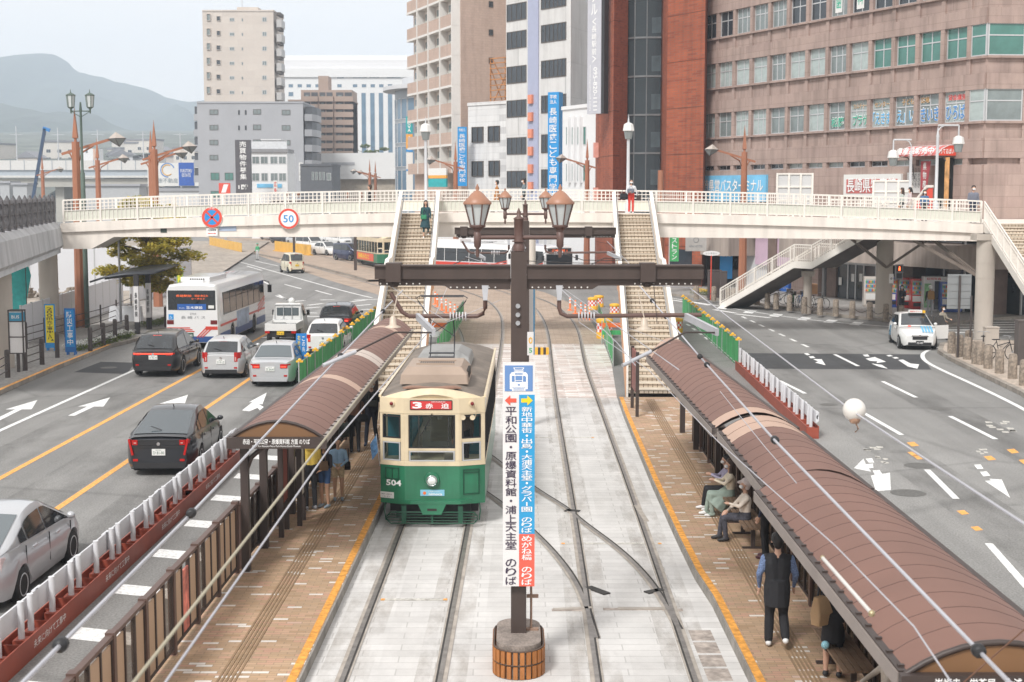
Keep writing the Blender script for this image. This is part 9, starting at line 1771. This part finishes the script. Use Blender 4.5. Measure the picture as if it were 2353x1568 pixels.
# vending machines
def vending(label,px,py,m,h=1.83,w=1.0,rz=R(-6)):
 p=G(px,py,.15); t=thing('vending_machine',label,'vending machine',p,rz); b=MB(); b.box(-w/2,w/2,0,.72,.08,h); b.box(-w/2+.05,w/2-.05,.04,.7,0,.08); b.build('casing',m,t,bevel=.02); b=MB(); b.box(-w/2+.08,w/2-.14,-.012,.0,h*.48,h*.93); b.build('display',mat('vending_display',(.42,.44,.42),.15,var=0),t)
 for r in range(3):
  b=MB()
  for i in range(8):x=-w/2+.12+i*.092; b.tube((x,-.03,h*(.52+.14*r)),(x,-.03,h*(.52+.14*r)+.14),.033,n=8,m=(i*3+r)%4)
  b.build('drinks',[sred,sblue,gnet,yel],t)
 b=MB(); b.box(-w/2+.15,w/2-.2,-.015,0,h*.1,h*.22); b.box(w/2-.12,w/2-.04,-.015,0,h*.45,h*.62); b.build('slot',trim,t); b=MB(); b.box(-w/2+.1,w/2-.25,-.012,0,h*.26,h*.44); b.build('poster',MATS['paper_white'],t); return t
v_red,v_blue=paint('vending_red',(.50,.025,.02)),paint('vending_blue',(.02,.08,.36)); v_wr=paint('vending_pale',(.6,.55,.5))
vending('white and red vending machine half behind the thick right pillar',2004,706,v_wr); vending('blue vending machine just right of the thick pillar',2047,707,v_blue); vending('red vending machine behind person in dark coat',2082,709,v_red); vending('bright red vending machine left of the photo booth',2112,712,v_red); vending('blue vending machine right of the photo booth',2186,718,v_blue,1.75,1.25)
p=G(2150,715,.15); t=thing('photo_booth','white identity photo booth between red and blue vending machines','photo booth',p,R(-6)); b=MB(); b.box(-.72,.72,0,.8,0,.1); b.box(-.72,.72,0,.8,1.75,2.0); b.box(-.72,-.1,0,.8,.1,1.75); b.box(.3,.72,0,.8,.1,1.75); b.box(-.1,.3,.75,.8,.1,1.75); b.build('casing',P_white,t); letters(t,'証明写真',(-.15,-.012,1.88),.8,.14,red_txt); b=MB(); b.box(-.68,-.3,-.012,0,.2,1.6); b.build('side_panel',mat('photo_booth_panel',(.25,.5,.25),.5,var=.6,scale=3),t); b=MB(); b.poly([(-.1,.1,.7),(.3,.1,.7),(.3,.1,1.75),(-.1,.1,1.75)]); b.build('curtain',grey_c,t)
# signal, back of sign, poles
p=G(2062,742,.15); t=thing('pedestrian_signal','pedestrian signal showing red man beside right pillar','traffic signal',p); b=MB(); b.tube((0,0,0),(0,0,2.55),.05); b.build('post',rail_m,t); b=MB(); b.box(-.19,.19,-.1,.1,2.3,3.1); b.box(-.2,.2,-.25,-.1,3.06,3.1); b.box(-.2,.2,-.25,-.1,2.68,2.71); b.build('housing',mat('signal_grey',(.2,.2,.21),.5),t); b=MB(); b.box(-.14,.14,-.115,-.1,2.75,3.03); b.box(-.14,.14,-.115,-.1,2.36,2.64); b.build('lens',trim,t); b=MB(); b.ball((0,-.125,2.97),.035,8); b.box(-.045,.045,-.13,-.12,2.78,2.93); b.build('red_man',mat('signal_red_lit',(1,.12,.03),emit=2.5),t); b=MB(); b.box(-.5,-.28,-.03,.0,2.1,2.6); b.build('plate',MATS['sign_off_white'],t); letters(t,'歩',(-.39,-.035,2.35),.14,.14,txt_black)
p=G(2200,822,.15); t=thing('road_sign','grey back of a large road sign on dark pole before vending machines','road sign',p); b=MB(); b.tube((0,0,0),(0,0,3.45),.05); b.build('post',rail_m,t); b=MB(); b.box(-.5,.5,.05,.07,2.05,3.5); [b.box(-.5,.5,.03,.05,2.2+.3*i,2.23+.3*i)for i in range(5)]; b.build('panel',mat('sign_back_grey',(.22,.23,.235),.5,var=.05),t)
p=G(2228,822,.15); b=MB(); b.lathe([(.045,0),(.04,2.6)],n=8); tag(b.build('thin_pole',rail_m,None,p),'thin dark pole beside the grey sign back','pole'); p=G(1633,690,.15); t=thing('street_sign','white oval sign on a thin red post by right cabinets','sign',p); b=MB(); b.tube((0,0,0),(0,0,2.9),.035); b.build('post',sred,t); b=MB(); b.prism([(.5*math.cos(a)*(1.1 if abs(math.cos(a))>.6 else 1),3.0+.16*math.sin(a))for a in[i*math.pi/8 for i in range(16)]],-.03,.03,'y'); b.build('plate',MATS['sign_off_white'],t); letters(t,'レンタカー',(0,-.036,3.0),.7,.12,MATS['grey_ink'])
p=G(1668,660,.15); t=thing('blue_sign','dark blue shop sign panel in front of brown stone column','sign',p); b=MB(); b.box(-.45,.45,0,.15,.6,3.3,0); b.box(-.5,.5,-.02,.17,3.3,3.6,1); b.build('panel',[sblue,txt_black],t); letters(t,'駐車場',(0,-.02,2.6),.6,.8,txt_white)
p=D(1600,560,102); t=thing('hotel_canopy_sign','grey hotel sign panel on the red brick wall under the bridge','sign',(p.x,102.2,p.z)); b=MB(); b.box(-.75,.75,-.05,.05,-.55,.75); b.build('panel',mat('hotel_panel',(.40,.38,.36),.5),t); letters(t,'APA HOTEL',(0,-.06,-.2),1.0,.16,MATS['grey_ink']); b=MB(); b.path([(.18*math.cos(a),-.06,.25+.18*math.sin(a))for a in[i*.5 for i in range(14)]],.02,5); b.build('emblem',MATS['grey_ink'],t)
p=D(1548,560,98); t=thing('banner','green vertical banner right of the right stairs under bridge','banner',(p.x,98,0)); b=MB(); b.tube((-.3,0,0),(-.3,0,4.6),.04); b.build('post',MATS['sign_off_white'],t); b=MB(); b.box(-.25,.35,-.02,.02,2.3,4.4); b.build('cloth',gnet,t); letters(t,'レストラン',(.05,-.03,3.35),.4,1.9,txt_white,vertical=True)
x=D(1518,440,97).x; b=MB(); b.lathe([(.25,0),(.2,8.5)],n=8); tag(b.build('brown_column',lamp_rust,None,(x,97,.01)),'brown post right of the right stairs under footbridge','pole'); x=D(1358,440,108).x;
b=MB(); b.lathe([(.3,0),(.3,6)],n=12); tag(b.build('cream_column',cream,None,(D(1218,440,76).x,76,.01)),'cream column behind second pole under middle of footbridge','pillar')
# boards standing on the bridge landing (seen from behind)
for lab,x0,x1,yt in(('white framed board back on the bridge left of the red sign',1785,1866,400),('white framed board back on the bridge in front of the red sign',2006,2092,416)):
 a,c=D(x0,440,77),D(x1,440,77); zt=ZY(yt,77); t=thing('notice_board',lab,'board',(0,77,0)); b=MB(); b.box(a.x,c.x,0,.1,5.95,zt,0)
 for i in range(4):x=a.x+(c.x-a.x)*i/3; b.box(x-.05,x+.05,-.08,0,5.62,zt+.05,1)
 for i in range(4):z=5.95+(zt-5.95)*i/3; b.box(a.x-.05,c.x+.05,-.06,0,z-.04,z+.04,1)
 b.build('board',[mat('board_white',(.56,.56,.56),.5,var=.04),cream_rail],t)
 # ---- bicycles
def bicycle(label,px,py,rz,m,z=.15,proto=None):
 p=G(px,py,z); p=(p.x,p.y,z)
 t=thing('bicycle',label,'bicycle',p,rz); r=.33
 for x in(-.53,.53):b=MB(); b.path([(x+r*math.cos(a),0,r+r*math.sin(a))for a in[i*2*math.pi/24 for i in range(24)]],.019,6,closed=True); w=b.build('wheel',tyre_m,t); b=MB(); [b.tube((x,0,r),(x+r*math.cos(a),0,r+r*math.sin(a)),.004,n=4)for a in[i*math.pi/7 for i in range(14)]]; b.tube((x,-.04,r),(x,.04,r),.025,n=8); b.build('spokes',steel_grey,w)
 b=MB(); bb=(-.06,0,.3); seatp=(-.18,0,.78); hd=(.36,0,.86); fk=(.53,0,.33); rr=(-.53,0,.33)
 for a,c in((bb,seatp),(bb,(.39,0,.72)),(seatp,rr),(bb,rr),((-.14,0,.6),(.38,0,.74)),(hd,fk)):b.tube(a,c,.018)
 b.build('frame',m,t); b=MB(); b.path([(.25,-.26,.98),(.36,-.18,1.0),(.36,.18,1.0),(.25,.26,.98)],.014); b.tube(hd,(.36,0,1.0),.014); b.build('handlebar',steel_grey,t); b=MB(); b.loft([[(-.34,-.09,.84),(-.34,.09,.84),(-.34,.09,.88),(-.34,-.09,.88)],[(-.05,-.03,.85),(-.05,.03,.85),(-.05,.03,.88),(-.05,-.03,.88)]]); b.tube(seatp,(-.19,0,.85),.014); b.build('saddle',trim,t)
 b=MB(); b.lathe([(.09,-.01),(.09,.01)],(0,0,0),16); o=b.build('chainwheel',steel_grey,t); o.location=bb; o.rotation_euler=(R(90),0,0); b=MB(); b.box(.45,.72,-.15,.15,.72,.95); b.build('basket',rail_m,t)if 'basket' in label else None; return t
bicycle('black city bicycle parked by the right concrete pillar',2298,828,R(8),trim); bicycle('dark bicycle behind corner bollards left of the right pillar',2258,818,R(70),rail_m)
bicycle('dark bicycle with basket under slatted stairs, leftmost',1795,700,R(20),trim); bicycle('blue bicycle with basket near thin stair pillar',1838,706,R(60),mat('bike_blue',(.03,.12,.35),.4)); bicycle('green bicycle with basket behind stone bollards',1822,708,R(75),mat('bike_green',(.03,.18,.06),.4)); bicycle('dark bicycle carrying tan box right of thin pillar',1876,712,R(15),trim)
p=G(1872,708,.15); t=thing('cardboard_box','tan delivery box on the bicycle right of thin pillar','box',(p.x-.2,p.y,1.0)); b=MB(); b.box(-.3,.3,-.25,.25,0,.6); b.build('carton',mat('tan_box',(.45,.25,.13),.7,var=.1),t,bevel=.02)
pb=(sx(-7.45,20.4)-.28,20.4,.83); t=thing('plastic_bottle','clear plastic bottle standing on near left guard rail','bottle',pb); b=MB(); b.lathe([(.03,0),(.033,.02),(.033,.14),(.012,.19),(.012,.21)],n=10); b.build('bottle',clear_glass('pet_plastic',(.85,.88,.9),.3,(.5,.5,.5)),t); b=MB(); b.lathe([(.014,.205),(.014,.225)],n=10); b.build('cap',MATS['paper_white'],t)
# ---- the air
hz=bpy.data.materials.new('haze'); hz.use_nodes=True; n=hz.node_tree; n.nodes.remove(n.nodes['Principled BSDF']); v=n.nodes.new('ShaderNodeVolumePrincipled'); v.inputs['Color'].default_value=(.77,.875,1,1); v.inputs['Density'].default_value=.0004; v.inputs['Anisotropy'].default_value=0; n.links.new(v.outputs[0],n.nodes['Material Output'].inputs['Volume'])
b=MB(); b.box(-1700,1700,-70,3150,-3,345); o=b.build('haze',hz); o['kind']='stuff'; o['label']='thin pale haze over the whole town'; o['category']='haze'
